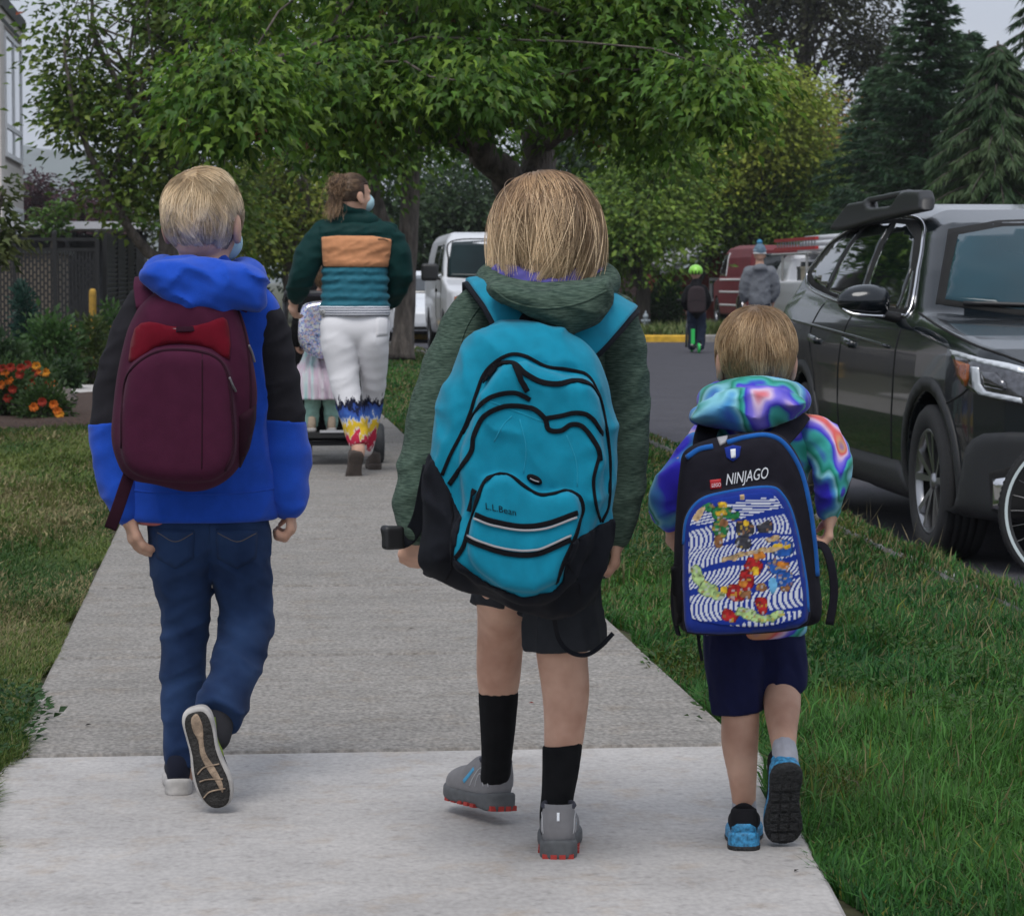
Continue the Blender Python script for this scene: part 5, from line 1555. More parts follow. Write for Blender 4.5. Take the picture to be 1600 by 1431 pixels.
# ---------------------------------------------------------------- white car behind it
M_WHITE2 = paint('white car paint', (.68, .70, .73), rough=.35, coat=.6)
wc = Body((3.92, 55.2, -.15), 0.02,
    [(.05, .25), (0, .4), (.02, .6), (.15, .72), (.8, .88), (1.2, .95), (4.0, 1.0), (4.5, .95), (4.6, .6), (4.5, .3), (.4, .2)],
    [(1.0, .9), (1.25, .98), (1.95, 1.38), (2.4, 1.46), (3.2, 1.42), (4.0, 1.02), (4.0, .85)],
    [(-.1, 0), (.6, 0), (.78, .15), (.88, .5), (.90, 1.2), (.90, 4.0), (.8, 4.55), (-.1, 4.6)],
    [(.2, .84), (.6, .9), (.85, .88), (1.05, .78)], [(.9, .80), (1.2, .68), (1.46, .52)], [(.85, .32), (3.5, .32)], .32, sweep=.3)
wcar = thing('parked_car', 'white car parked behind the white van, half hidden by the tree trunk', 'car', wc.T + [0, 2.3, 0])
wc.mesh('body', M_WHITE2, wcar, .036)
cf = wc.front(dist=.4)
patch('windscreen', M_CARGLASS, wcar, wc, [(-.62, 1.0), (-.5, 1.36), (.5, 1.36), (.62, 1.0)], cf, .07, .008, near=.15)
for s_ in (-1, 1):
    patch('headlamp', M_LAMP, wcar, wc, [(s_ * .45, .62), (s_ * .5, .72), (s_ * .80, .78), (s_ * .80, .66)], cf, .05, .012, near=.15)
    patch('fog_recess', M_GAP, wcar, wc, [(s_ * .50, .36), (s_ * .52, .44), (s_ * .76, .46), (s_ * .76, .36)], cf, .05, .012, near=.15)
    sdf_obj('door_mirror', Shape([ell(wc.wor([s_ * .98, 1.5, 1.0]), (.12, .07, .08))], 0), M_WHITE2, wcar, .02)
    for wy in (.85, 3.5): wheel(wcar, wc, s_ * .78, wy, .32, .32, .2, .21, style='plain', sgn=s_, n=24)
patch('grille', M_GAP, wcar, wc, [(-.42, .24), (-.45, .34), (.45, .34), (.42, .24)], cf, .06, .01, near=.15)
patch('lower_intake', M_GAP, wcar, wc, [(-.78, .22), (-.8, .31), (.8, .31), (.78, .22)], cf, .06, .012, near=.15)
patch('side_window', M_CARGLASS, wcar, wc, [(1.5, 1.02), (2.1, 1.32), (2.9, 1.36), (3.6, 1.06), (3.5, 1.02)], wc.side(-1), .08, .008, mirror=True)

# ---------------------------------------------------------------- red van, seen from behind on its left side
M_RED = paint('faded red paint', (.15, .007, .013), rough=.5, coat=.15, var=.12)
rv = Body((12.95, 69.2, -.03), math.pi,
    [(.02, .35), (0, .55), (.05, .95), (.10, 1.05), (.6, 1.14), (1.1, 1.2), (5.1, 1.22), (5.2, 1.0), (5.2, .45), (5.0, .32), (.3, .30)],
    [(.75, 1.1), (.95, 1.2), (1.5, 1.82), (1.75, 1.95), (2.3, 2.0), (4.95, 1.98), (5.14, 1.86), (5.20, 1.2), (5.0, .9)],
    [(-.1, 0), (.75, 0), (.9, .1), (.97, .4), (1.0, .9), (1.0, 5.0), (.93, 5.2), (-.1, 5.2)],
    [(.3, .95), (.6, .99), (.95, 1.0), (1.2, .98), (1.4, .95)], [(1.0, .97), (1.3, .955), (1.7, .90), (1.9, .83), (2.0, .72)],
    [(.85, .36), (4.1, .36)], .36, sweep=.12, k=.06, kg=.09)
rvan = thing('parked_van', 'faded red van with white side stripes parked facing away beyond the kerb', 'van', rv.T + [0, -2.6, 0])
rv.mesh('body', M_RED, rvan, .036)
rs = rv.side(1)
M_STR = mat('white stripe', (.6, .58, .57), .6, .1)
for z in (1.14, .84, .52): patch('stripe', M_STR, rvan, rv, [(1.3, z), (1.3, z + .05), (4.9 if z != .84 else 4.6, z + .05), (4.9 if z != .84 else 4.6, z)], rs, .1, .004, mirror=True)
patch('door_window', M_CARGLASS, rvan, rv, [(1.15, 1.26), (1.5, 1.6), (1.7, 1.78), (2.1, 1.8), (2.1, 1.26)], rs, .08, .006, mirror=True)
patch('window_trim', M_WFRAME, rvan, rv, [(2.12, 1.24), (2.12, 1.82), (2.2, 1.82), (2.2, 1.24)], rs, .05, .01, mirror=True)
rr = rv.front(rear=True, dist=.4)
for s_ in (-1, 1):
    patch('rear_window', M_CARGLASS, rvan, rv, [(s_ * .08, 1.26), (s_ * .08, 1.78), (s_ * .74, 1.78), (s_ * .80, 1.26)], rr, .08, .006, near=.15)
    patch('tail_lamp', M_TAIL, rvan, rv, [(s_ * .80, .75), (s_ * .80, 1.12), (s_ * .94, 1.12), (s_ * .94, .75)], rr, .05, .02, near=.2)
    for wy in (.85, 4.1): wheel(rvan, rv, s_ * .87, wy, .36, .36, .22, .21, style='plain', sgn=s_, n=24)
patch('rear_bumper', M_CHROME, rvan, rv, [(-.95, .38), (-.95, .55), (.95, .55), (.95, .38)], rr, .08, .06, near=.2)
line('door_gap', M_GAP, rvan, rv, [(0, .6), (0, 1.9)], rr, .008, near=.15)
patch('arch_flare', M_CHROME, rvan, rv, [(4.1 + .45 * math.cos(t), .36 + .45 * math.sin(t)) for t in np.linspace(0, math.pi, 14)] + [(4.1 + .41 * math.cos(t), .36 + .41 * math.sin(t)) for t in np.linspace(math.pi, 0, 14)], rs, .05, .02, mirror=True)

# ---------------------------------------------------------------- white utility truck with ladder rack
ut = Body((12.95, 62.9, -.03), math.pi,
    [(.03, .35), (0, .6), (.1, .95), (.9, 1.08), (1.3, 1.12), (2.9, 1.12), (5.4, 1.14), (5.5, 1.0), (5.5, .45), (5.3, .34), (.3, .32)],
    [(1.05, 1.0), (1.25, 1.1), (1.75, 1.62), (2.1, 1.72), (2.75, 1.72), (2.95, 1.6), (3.0, 1.05)],
    [(-.1, 0), (.75, 0), (.92, .15), (1.0, .6), (1.0, 5.4), (.95, 5.5), (-.1, 5.5)],
    [(.3, .93), (.6, .99), (.9, 1.0), (1.14, .97), (1.3, .9)], [(1.0, .92), (1.4, .84), (1.7, .72)], [(.95, .38), (4.4, .38)], .38, sweep=.15, k=.05, kg=.07)
utr = thing('utility_truck', 'white utility truck with a ladder rack parked behind the red van', 'truck', ut.T + [0, -2.7, 0])
ut.mesh('body', M_WHITE, utr, .04)
ur = ut.front(rear=True, dist=.4)
for s_ in (-1, 1):
    patch('tail_lamp', M_TAIL, utr, ut, [(s_ * .82, .78), (s_ * .82, 1.04), (s_ * .97, 1.04), (s_ * .97, .78)], ur, .05, .02, near=.2)
    for wy in (.95, 4.4): wheel(utr, ut, s_ * .86, wy, .38, .38, .24, .21, style='plain', sgn=s_, n=24)
patch('rear_window', M_CARGLASS, utr, ut, [(-.6, 1.3), (-.55, 1.62), (.55, 1.62), (.6, 1.3)], ur, .08, .006, near=4)
line('tailgate_gap', M_GAP, utr, ut, [(-.78, 1.1), (-.78, .6), (.78, .6), (.78, 1.1)], ur, .01, near=.15, sm=0)
rk_ = MB()
for s_ in (-1, 1):
    for y in (2.7, 5.3): rk_.tube([ut.wor([s_ * .92, y, 1.1]), ut.wor([s_ * .92, y, 1.72])], .03, 6)
    rk_.tube([ut.wor([s_ * .92, 1.5, 1.72]), ut.wor([s_ * .92, 5.4, 1.72])], .03, 6)
for y in (1.6, 3.0, 4.2, 5.3): rk_.tube([ut.wor([-.92, y, 1.725]), ut.wor([.92, y, 1.725])], .028, 6)
rk_.build('ladder_rack', mat('grey rack steel', (.3, .3, .3), .5, .1, 8), utr)
for x, y, m_ in ((.62, 4.95, mat('beige tool box', (.38, .33, .25), .6, .1)), (-.1, 5.0, mat('grey tool box', (.35, .36, .37), .5, .1)), (.55, 4.2, mat('dark tool box', (.06, .06, .06), .6, 0))):
    q = ut.wor([x, y, 1.29]); bx_ = thing('tool_box', {.62: 'beige tool box on the near corner of the truck bed', -.1: 'grey tool box in the middle of the truck bed', .55: 'dark tool box further forward on the truck bed'}[x], 'tool box', q - [0, 0, .15], 'tool boxes on the white truck')
    MB().box(q - [.3, .25, .15], q + [.3, .25, .09]).build('box', m_, bx_); MB().box(q + [-.31, -.26, .092], q + [.31, .26, .15]).build('lid', m_, bx_); MB().box(q + [-.06, -.285, .02], q + [.06, -.262, .10]).build('latch', M_ALLOY, bx_)
M_LADR = mat('red fibreglass', (.40, .03, .03), .6, .15, 12)
lp = ut.wor([.80, 3.4, 1.88]); ld = thing('ladder', 'long red extension ladder lying on the truck rack', 'ladder', lp)
for dz in (.12, -.08): MB().box(ut.wor([.74, 5.65, 1.88 + dz]), ut.wor([.82, 1.2, 1.95 + dz])).build('rail', M_LADR, ld)
for i in range(14):
    yy = 5.45 - .31 * i
    MB().tube([ut.wor([.78, yy, 1.85]), ut.wor([.78, yy, 2.0])], .018, 6).build('rung', M_ALLOY, ld)
for k, (x, z) in enumerate(((.35, 1.82), (.20, 1.82), (.05, 1.82), (.27, 1.95), (.12, 1.95), (.2, 2.07))):
    q0 = ut.wor([x, 5.6, z]); q1 = ut.wor([x, 1.8, z])
    pp = MB().lathe([(.05, 0), (.066, .0), (.066, 3.8), (.05, 3.8), (.05, 0)], q0, (0, 1, 0), 14).build('pipe', mat('pale pipe', (.5, .52, .55), .4, .1) if k == 0 else bpy.data.materials['pale pipe'], None, True, loc=q0)
    tag(pp, ['pale pipe in the bottom layer next to the red ladder', 'middle pale pipe in the bottom layer of the rack bundle', 'pale pipe at the far end of the bottom layer', 'upper layer pale pipe on the red ladder side', 'upper layer pale pipe on the far side of the bundle', 'single pale pipe on top of the rack bundle'][k], 'pipe', 'pale pipes on the truck rack')
# ================================================================== PEOPLE: tools
M_SKIN = mat('fair skin', (.54, .30, .21), .6, .14, 14, .2, 320, spec=.25, col2=(.66, .41, .30), bd=.002)
M_SKIN.node_tree.nodes['Principled BSDF'].inputs['Subsurface Weight'].default_value = .12
M_SKIN.node_tree.nodes['Principled BSDF'].inputs['Subsurface Radius'].default_value = (.012, .005, .003)
M_EYE = mat('eye', (.6, .58, .55), .2, 0)

class Fig:
    def __init__(s, Y0): s.Y0 = Y0; s.s = Y0 / FPX
    def p(s, x, y, d=0.0): return W(x, y, s.Y0 + d)
    def r(s, px): return px * s.s
    def chain(s, pts, q=1.0, n=3):
        """tapered limb through (column, row, depth, radius) points"""
        P = smooth_open([(*s.p(a, b, c), r * s.s) for a, b, c, r in pts], n)
        return [cap(P[i][:3], P[i + 1][:3], P[i][3], P[i + 1][3], q) for i in range(len(P) - 1)]
    def z(s, row, d=0.0): return s.p(800, row, d)[2]

def rotz(a):
    c, s = math.cos(a), math.sin(a)
    return np.array([[c, -s, 0], [s, c, 0], [0, 0, 1.0]])

def head_prims(c, h, yaw=0.0, pitch=0.0):
    """a head h high facing +Y turned by yaw; returns prims and eye centres"""
    Rp = np.array([[1, 0, 0], [0, math.cos(pitch), -math.sin(pitch)], [0, math.sin(pitch), math.cos(pitch)]])
    R = rotz(yaw) @ Rp
    L = lambda x, y, z: c + R @ (np.array([x, y, z]) * h)
    e = lambda x, y, z, a, b, d: ell(L(x, y, z), np.array([a, b, d]) * h, R)
    P = [e(0, -.03, .10, .36, .44, .40), e(0, .10, -.12, .31, .32, .36), e(0, .26, -.38, .15, .13, .12), e(0, -.12, -.2, .26, .26, .22),
         cap(L(0, .42, .03), L(0, .475, -.10), .025 * h, .045 * h), e(.05, .43, -.12, .035, .04, .03), e(-.05, .43, -.12, .035, .04, .03),
         cap(L(-.08, .385, -.255), L(.08, .385, -.255), .022 * h, .022 * h), e(.14, .33, .07, .12, .07, .04), e(-.14, .33, .07, .12, .07, .04),
         e(.19, .27, -.12, .1, .1, .1), e(-.19, .27, -.12, .1, .1, .1)]
    for s in (-1, 1):
        P += [e(s * .375, -.03, -.08, .035, .085, .13), e(s * .385, -.07, -.05, .03, .05, .10), e(s * .37, .0, -.19, .03, .05, .05)]
    return P, [L(-.15, .345, .0), L(.15, .345, .0)], R

def hand_prims(w, d, n, L=.14, thumb=1, curl=.5, spread=.10, fist=False):
    """wrist w, direction d, palm normal n, length L; five unequal fingers that curl towards the palm"""
    d = np.array(d, float); d /= np.linalg.norm(d); n = np.array(n, float); n -= d * (n @ d); n /= np.linalg.norm(n)
    t = np.cross(d, n)
    P = []
    wd = .40 * L
    for k, o in enumerate((-.5, -.17, .17, .5)):
        P.append(cap(w + t * o * wd * .55 + d * .02 * L, w + d * (.50 - abs(o) * .08) * L + t * o * wd * .84, .075 * L, .064 * L))
    P.append(cap(w - d * .25 * L, w + d * .15 * L, .135 * L, .13 * L))
    lens = (.36, .44, .47, .40)          # little .. index
    for k, o in enumerate((-.5, -.17, .17, .5)):
        p = w + d * (.50 - abs(o) * .08) * L + t * o * wd * .86
        dd = d * math.cos(spread * o * 2) + t * math.sin(spread * o * 2)
        a = curl * .7
        r = .050 * L
        for j, f in enumerate((.45, .31, .24)):
            ax = dd * math.cos(a) + n * math.sin(a)
            q = p + ax * lens[k] * f * L
            P.append(cap(p, q, r, r * .9)); p, r = q, r * .9
            a += curl * (1.25 if j == 0 else 1.0)
    # thumb from the side of the palm near its base
    p = w + d * .14 * L + t * thumb * wd * .44
    ax = d * .66 + t * thumb * .62 + n * .35; ax /= np.linalg.norm(ax)
    q = p + ax * .27 * L; P.append(cap(p, q, .075 * L, .058 * L))
    ax2 = d * .85 + t * thumb * .1 + n * (.45 + curl * .4); ax2 /= np.linalg.norm(ax2)
    P.append(cap(q, q + ax2 * .20 * L, .056 * L, .046 * L))
    return P

def hair_mat(name, root, mid, tip, rough=.35):
    m = bpy.data.materials.new(name); m.use_nodes = True
    N, L = m.node_tree.nodes, m.node_tree.links
    h = N['Principled BSDF']; h.inputs['Roughness'].default_value = rough; h.inputs['Specular IOR Level'].default_value = .45
    hi = N.new('ShaderNodeHairInfo')
    r1 = N.new('ShaderNodeValToRGB')
    e = r1.color_ramp.elements
    e[0].position = 0.0; e[0].color = (*root, 1); e[1].position = .9; e[1].color = (*tip, 1)
    x = e.new(.4); x.color = (*mid, 1)
    mx = N.new('ShaderNodeMix'); mx.data_type = 'RGBA'; mx.blend_type = 'MULTIPLY'; mx.inputs[0].default_value = 1
    r2 = N.new('ShaderNodeAttribute'); r2.attribute_name = 'lock_tone'
    L.new(hi.outputs['Intercept'], r1.inputs[0])
    L.new(r1.outputs[0], mx.inputs[6]); L.new(r2.outputs['Color'], mx.inputs[7]); L.new(mx.outputs[2], h.inputs['Base Color'])
    return m

def hair(parent, c, rad, R, whorl, n, length, m, mcap, grav=.25, K=14, clump=.5, nguide=140, thick=.00042, low=-.72, face=(.15, .25), lift=(1.03, 1.16), curlin=0.0, jitter=.10, lenf=None, gravk=.9, capscale=1.03, ears=None, tone=(.45, 1.25), stray=.03, hug=0.0, streak=None, glo=.62):
    """strands that start on the scalp, flow away from the whorl and fall; rad = scalp ellipsoid"""
    rad = np.array(rad); whorl = np.array(whorl, float); whorl /= np.linalg.norm(whorl)
    def roots(k):
        out = np.zeros((0, 3))
        while len(out) < k:
            u = unit(k * 3)
            ok = (u[:, 2] > low) & ~((u[:, 1] > face[0]) & (u[:, 2] < face[1] + .25 * (u[:, 1] - face[0]))) & ~((np.abs(u[:, 0]) > .86) & (u[:, 2] < -.05) & (u[:, 1] > -.2))
            out = np.vstack([out, u[ok]])
        return out[:k]
    def grow(u, noise_u, Ls, lf):
        P = u * rad * 1.0
        pts = [P.copy()]
        ds = Ls / (K - 1)
        d = None
        for k in range(K - 1):
            t = k / (K - 1)
            q = P / rad; q /= np.linalg.norm(q, axis=1)[:, None]
            nrm = q / rad; nrm /= np.linalg.norm(nrm, axis=1)[:, None]
            fl = q - whorl; fl -= nrm * (fl * nrm).sum(1)[:, None]; fl /= np.linalg.norm(fl, axis=1)[:, None] + 1e-6
            tw = np.cross(nrm, fl)
            g = grav + gravk * t * t
            v = fl + tw * (noise_u[:, :1] * 1.0) + np.array([0, 0, -1.0]) * g + nrm * (0.55 * (1 - t) ** 3) - np.array([q[:, 0], q[:, 1], q[:, 2] * 0]).T * curlin * t
            v /= np.linalg.norm(v, axis=1)[:, None] + 1e-6
            d = v if d is None else d * .55 + v * .45
            d /= np.linalg.norm(d, axis=1)[:, None] + 1e-6
            P = P + d * ds[:, None]
            e = np.linalg.norm(P / rad, axis=1); mn = 1 + (lf - 1) * min(1, .25 + t * 1.6)
            push = e < mn
            P[push] *= (mn[push] / e[push])[:, None]
            if hug:
                far = e > mn * 1.01
                P[far] *= (1 - hug * (1 - mn[far] * 1.01 / e[far]))[:, None]
            pts.append(P.copy())
        return np.stack(pts, 1)
    def lens(u, lo=.8, hi=1.12):
        L = length * rng.uniform(lo, hi, len(u))
        return L * lenf(u) if lenf is not None else L
    gu = roots(nguide); gp = grow(gu, rng.normal(0, jitter * 2, (nguide, 1)), lens(gu, glo, 1.2), rng.uniform(*lift, nguide))
    u = roots(n); gi = np.argmax(u @ gu.T, 1)
    Pt = grow(u, vnoise(u * 4, 3)[:, None] * jitter * 2 + rng.normal(0, jitter, (n, 1)), lens(u), rng.uniform(*lift, n))
    t = np.linspace(0, 1, K)[None, :, None]
    w = np.where(rng.random((n, 1, 1)) < stray, 0, 1) * clump * t ** 1.1 * rng.uniform(.7, 1, (n, 1, 1))
    Pt = Pt * (1 - w) + (gp[gi] + (Pt[:, :1] - gp[gi][:, :1]) * (1 - .8 * t)) * w
    Wd = Pt @ np.asarray(R).T + c
    keep = np.ones(n, bool)
    if ears is not None:
        for e in ears: keep &= (np.linalg.norm((Wd - e) * [1, 1, .8], axis=2) > .021).all(1)
    Wd = Wd[keep]; gi = gi[keep]; n = len(Wd)
    gt = rng.uniform(tone[0], tone[1], nguide) if not streak else np.array(streak)[rng.integers(len(streak), size=nguide)]
    tn = np.clip(gt[gi] * rng.uniform(.75, 1.25, n), .2, 1.9)
    # a thin cap under the strands
    def capf(P):
        x = (P - c) @ np.asarray(R); rr = rad * capscale
        k0 = np.linalg.norm(x / rr, axis=1) + 1e-9; k1 = np.linalg.norm(x / rr ** 2, axis=1) + 1e-9
        dd = k0 * (k0 - 1) / k1
        q = x / rad; q = q / (np.linalg.norm(q, axis=1)[:, None] + 1e-9)
        dd = smax(dd, (low - q[:, 2]) * .06, .006)
        return smax(dd, np.minimum(q[:, 1] - face[0], face[1] - q[:, 2]) * .06, .006)
    o = sdf_obj('hair', capf, mcap, parent, .005, bounds=(c - rad.max() * 1.25, c + rad.max() * 1.25))
    org = ORG[o.name]
    cv = bpy.data.hair_curves.new('hair_strands')
    cv.add_curves([K] * n)
    cv.attributes['position'].data.foreach_set('vector', (Wd - org).astype(np.float32).ravel())
    ra = cv.attributes.get('radius') or cv.attributes.new('radius', 'FLOAT', 'POINT')
    ra.data.foreach_set('value', np.tile(thick * np.interp(np.linspace(0, 1, K), [0, .7, 1], [1, .9, .35]), n).astype(np.float32))
    ta = cv.attributes.new('lock_tone', 'FLOAT_COLOR', 'CURVE')
    col = np.ones((n, 4), np.float32); col[:, 0] = tn; col[:, 1] = tn ** 1.06; col[:, 2] = tn ** 1.15
    ta.data.foreach_set('color', col.ravel())
    cv.materials.append(m)
    ho = bpy.data.objects.new('hair_strands', cv); COL.objects.link(ho); ho.parent = o
    return o

FOOT = np.array([(0, 0), (.24, .015), (.37, .09), (.385, .22), (.34, .40), (.40, .58), (.48, .72), (.46, .86), (.30, .97), (.05, 1.0), (-.2, .975), (-.38, .88), (-.46, .74), (-.45, .58), (-.38, .42), (-.385, .22), (-.37, .09), (-.24, .015)])
class Shoe:
    """local frame: x across, y heel to toe, z up; M places it"""
    def __init__(s, M, L, w, t=.026, hs=1.0):
        s.hs = hs
        s.M = np.array(M, float); s.Mi = np.linalg.inv(s.M); s.L, s.w, s.t = L, w, t
        s.poly = smooth_closed(FOOT * [w, L], 3)
    def w2l(s, P): return P @ s.Mi[:3, :3].T + s.Mi[:3, 3]
    def l2w(s, P): return np.asarray(P, float) @ s.M[:3, :3].T + s.M[:3, 3]
    def sole(s, P):
        p = s.w2l(P); L = s.L
        y = p[:, 1] / L
        toe = .30 * s.t * np.clip((y - .7) / .3, 0, 1) ** 2 + .12 * s.t * np.clip((.12 - y) / .12, 0, 1)
        zc = s.t * .5 + toe; top = s.t * (.5 + .22 * np.clip((.3 - y) / .3, 0, 1))
        d = poly_sdf(p[:, 0], p[:, 1], s.poly) - .002
        return smax(d, np.abs(p[:, 2] - zc) - top, .008)
    def upper(s, P):
        p = s.w2l(P); L, w, t = s.L, s.w, s.t
        if s.hs != 1.0: p = np.stack([p[:, 0], p[:, 1], t + (p[:, 2] - t) / s.hs], -1)
        d = prim_eval(ell([0, .17 * L, t + .030], [.38 * w, .165 * L, .050]), p)
        for c, r in (([0, .38 * L, t + .024], [.385 * w, .26 * L, .050]), ([.02 * w, .62 * L, t + .012], [.44 * w, .26 * L, .036]), ([.0, .80 * L, t + .006], [.42 * w, .185 * L, .028])):
            d = smin(d, prim_eval(ell(c, r), p), .02)
        d = smin(d, prim_eval(cap([0, .20 * L, t + .03], [0, .18 * L, t + .068], .36 * w, .335 * w), p), .015)
        # slanted collar opening
        top = t + .074 - .030 * np.exp(-((p[:, 1] / L - .20) / .14) ** 2) * 0
        d = smax(d, p[:, 2] - top - .10 * np.maximum(p[:, 1] - .22 * L, 0), .006)
        op = prim_eval(cap([0, .21 * L, t + .055], [0, .20 * L, t + .12], .285 * w, .30 * w), p)
        d = smax(d, -op, .005)
        d = smax(d, t * .7 - p[:, 2], .003)
        return smax(d, poly_sdf(p[:, 0], p[:, 1], s.poly) - .001, .012)
    def bounds(s):
        C = s.l2w(np.array([(a * s.w * .6, b, c) for a in (-1, 1) for b in (-.02, s.L * 1.03) for c in (-.01, .13)]))
        return C.min(0) - .01, C.max(0) + .01
    def under(s):
        def f(uv):
            uv = np.atleast_2d(uv); n = len(uv)
            return s.l2w(np.stack([uv[:, 0], uv[:, 1], np.full(n, -.08)], -1)), np.broadcast_to(s.M[:3, 2], (n, 3)), 0.0
        return f
    def build(s, parent, mu, ms, h=.0035, label=None):
        lo, hi = s.bounds()
        u = sdf_obj('shoe', s.upper, mu, parent, h, bounds=(lo, hi), label=label)
        sdf_obj('sole', s.sole, ms, u, h, bounds=(lo, hi))
        return u

def frame(o, ey, ez):
    ey = np.array(ey, float); ey /= np.linalg.norm(ey); ez = np.array(ez, float); ez -= ey * (ez @ ey); ez /= np.linalg.norm(ez)
    ex = np.cross(ey, ez)
    M = np.eye(4); M[:3, 0], M[:3, 1], M[:3, 2], M[:3, 3] = ex, ey, ez, o
    return M

def P2(name, m, parent, fn, poly, ry, step, thick=.002, **k):
    V, F = drape(poly, fn, ry, step, thick, **k)
    if len(V) == 0: print('EMPTY', name); return None
    return obj(name, V, F, m, parent)
def L2(name, m, parent, fn, pts, ry, r, **k):
    V, F = lay_line(pts, fn, ry, r, **k)
    if len(V) == 0: print('EMPTY', name); return None
    return obj(name, V, F, m, parent)
def person(fn, label, loc, h=.0035, m=None, group=None):
    o = sdf_obj('person', fn, m or M_SKIN, None, h, loc=loc)
    return tag(o, label, 'person', group)
def eyes(root, E, R, h):
    for e in E: sdf_obj('eye', Shape([ell(e, np.array([.06, .05, .05]) * h, R)], 0), M_EYE, root, .004)
def strap(name, m, parent, fig, pts, w, t=.004, nrm=None, edge=None):
    """webbing through (column,row,depth) points"""
    P = smooth_open([fig.p(*q) for q in pts], 6)
    N = np.zeros_like(P) + (np.array(nrm, float) if nrm is not None else np.array([0, -1.0, .15]))
    if nrm is None:
        c = P.mean(0) + [0, .15, -.05]
        N = P - c
    V, F = ribbon_geo(P, N, w, t)
    o = obj(name, V, F, m, parent)
    if edge:
        V, F = ribbon_geo(P - N / np.linalg.norm(N, axis=1)[:, None] * t * .45, N, w * 1.28, t * .7)
        obj('strap_edge', V, F, edge, o)
    return o

def region(base, poly, s, t=.0035, n=0, ex=None):
    """a thin layer over part of a padded surface, its edge given by an outline seen from behind"""
    pl = smooth_closed(poly, n) if n else np.array(poly, float)
    def f(P):
        u, v = proj(P)
        d = smax(base(P) - t, poly_sdf(u, v, pl) * s, .0025)
        if ex is not None: d = smax(d, ex(P), .002)
        return d
    return f
# ================================================================== THE BOY IN THE BLUE HOODIE (left)
A = Fig(5.84)
locA = np.array([A.p(315, 900)[0], 5.9, 0])
cA = A.p(317, 345, .05); hA = .205
hpA, eyA, RA = head_prims(cA, hA, -.30)
M_HAIR_A = hair_mat('pale blond hair', (.20, .125, .06), (.60, .44, .26), (.94, .78, .55))
M_HCAP_A = mat('blond hair base', (.36, .25, .14), .8, .25, 60, stretch=(1, 1, .2))
bodyA = Shape(hpA + A.chain([(318, 375, .06, 34), (318, 420, .05, 36), (318, 450, .05, 44)])
    + A.chain([(318, 470, .06, 60), (316, 620, .05, 74), (314, 800, .05, 70)], q=.6)
    + A.chain([(250, 478, .06, 30), (185, 620, .06, 24), (188, 740, .04, 19), (198, 800, .03, 15)]) + A.chain([(385, 478, .06, 30), (432, 620, .07, 24), (446, 740, .06, 19), (453, 788, .05, 15)])
    + A.chain([(286, 830, .05, 40), (290, 950, .06, 27), (286, 1050, .06, 25), (288, 1180, .05, 19), (284, 1212, .08, 17)])
    + A.chain([(366, 830, .05, 40), (380, 960, .055, 28), (362, 1035, -.03, 25), (343, 1110, -.11, 19), (338, 1140, -.14, 17)])
    + hand_prims(A.p(199, 800, .03), [.28, -.10, -1], [.9, .35, .2], .125, thumb=-1, curl=.45)
    + hand_prims(A.p(453, 785, .05), [.05, .1, -1], [-.95, .1, .1], .120, thumb=1, curl=.95), .012)
perA = person(bodyA, 'blond boy walking away in blue and black hoodie, jeans and maroon backpack', locA)
eyes(perA, eyA, RA, hA)
hair(perA, cA + RA @ np.array([0, -.03, .10]) * hA, np.array([.375, .46, .425]) * hA, RA, [-.10, -.55, .95], 15000, .085, M_HAIR_A, M_HCAP_A, grav=.30, clump=.8, nguide=210, low=-.93, lift=(1.02, 1.15), jitter=.32, hug=.75, tone=(.5, 1.2), ears=[cA + RA @ np.array([s_ * .40, -.05, -.09]) * hA for s_ in (-1, 1)],
     lenf=lambda u: np.clip(.36 + .72 * (u[:, 2] + .80), .34, 1.1))
# mask loop and edge at the cheek
mk = Shape([ell(cA + RA @ np.array([0, .30, -.22]) * hA, np.array([.33, .24, .24]) * hA, RA)], 0, cuts=[plane(cA + RA @ np.array([0, .16, 0]) * hA, RA @ np.array([0, -1, 0]))])
M_MASK = mat('pale blue mask', (.42, .62, .68), .8, .05, 40)
fmk = sdf_obj('face_mask', mk, M_MASK, perA, .004)
obj('ear_loop', *tube_geo(smooth_open([cA + RA @ np.array(q) * hA for q in ((.34, .2, -.2), (.39, .04, -.22), (.40, -.05, -.12), (.385, .0, .04), (.33, .2, -.1))]), .0016, 5), M_MASK, fmk)

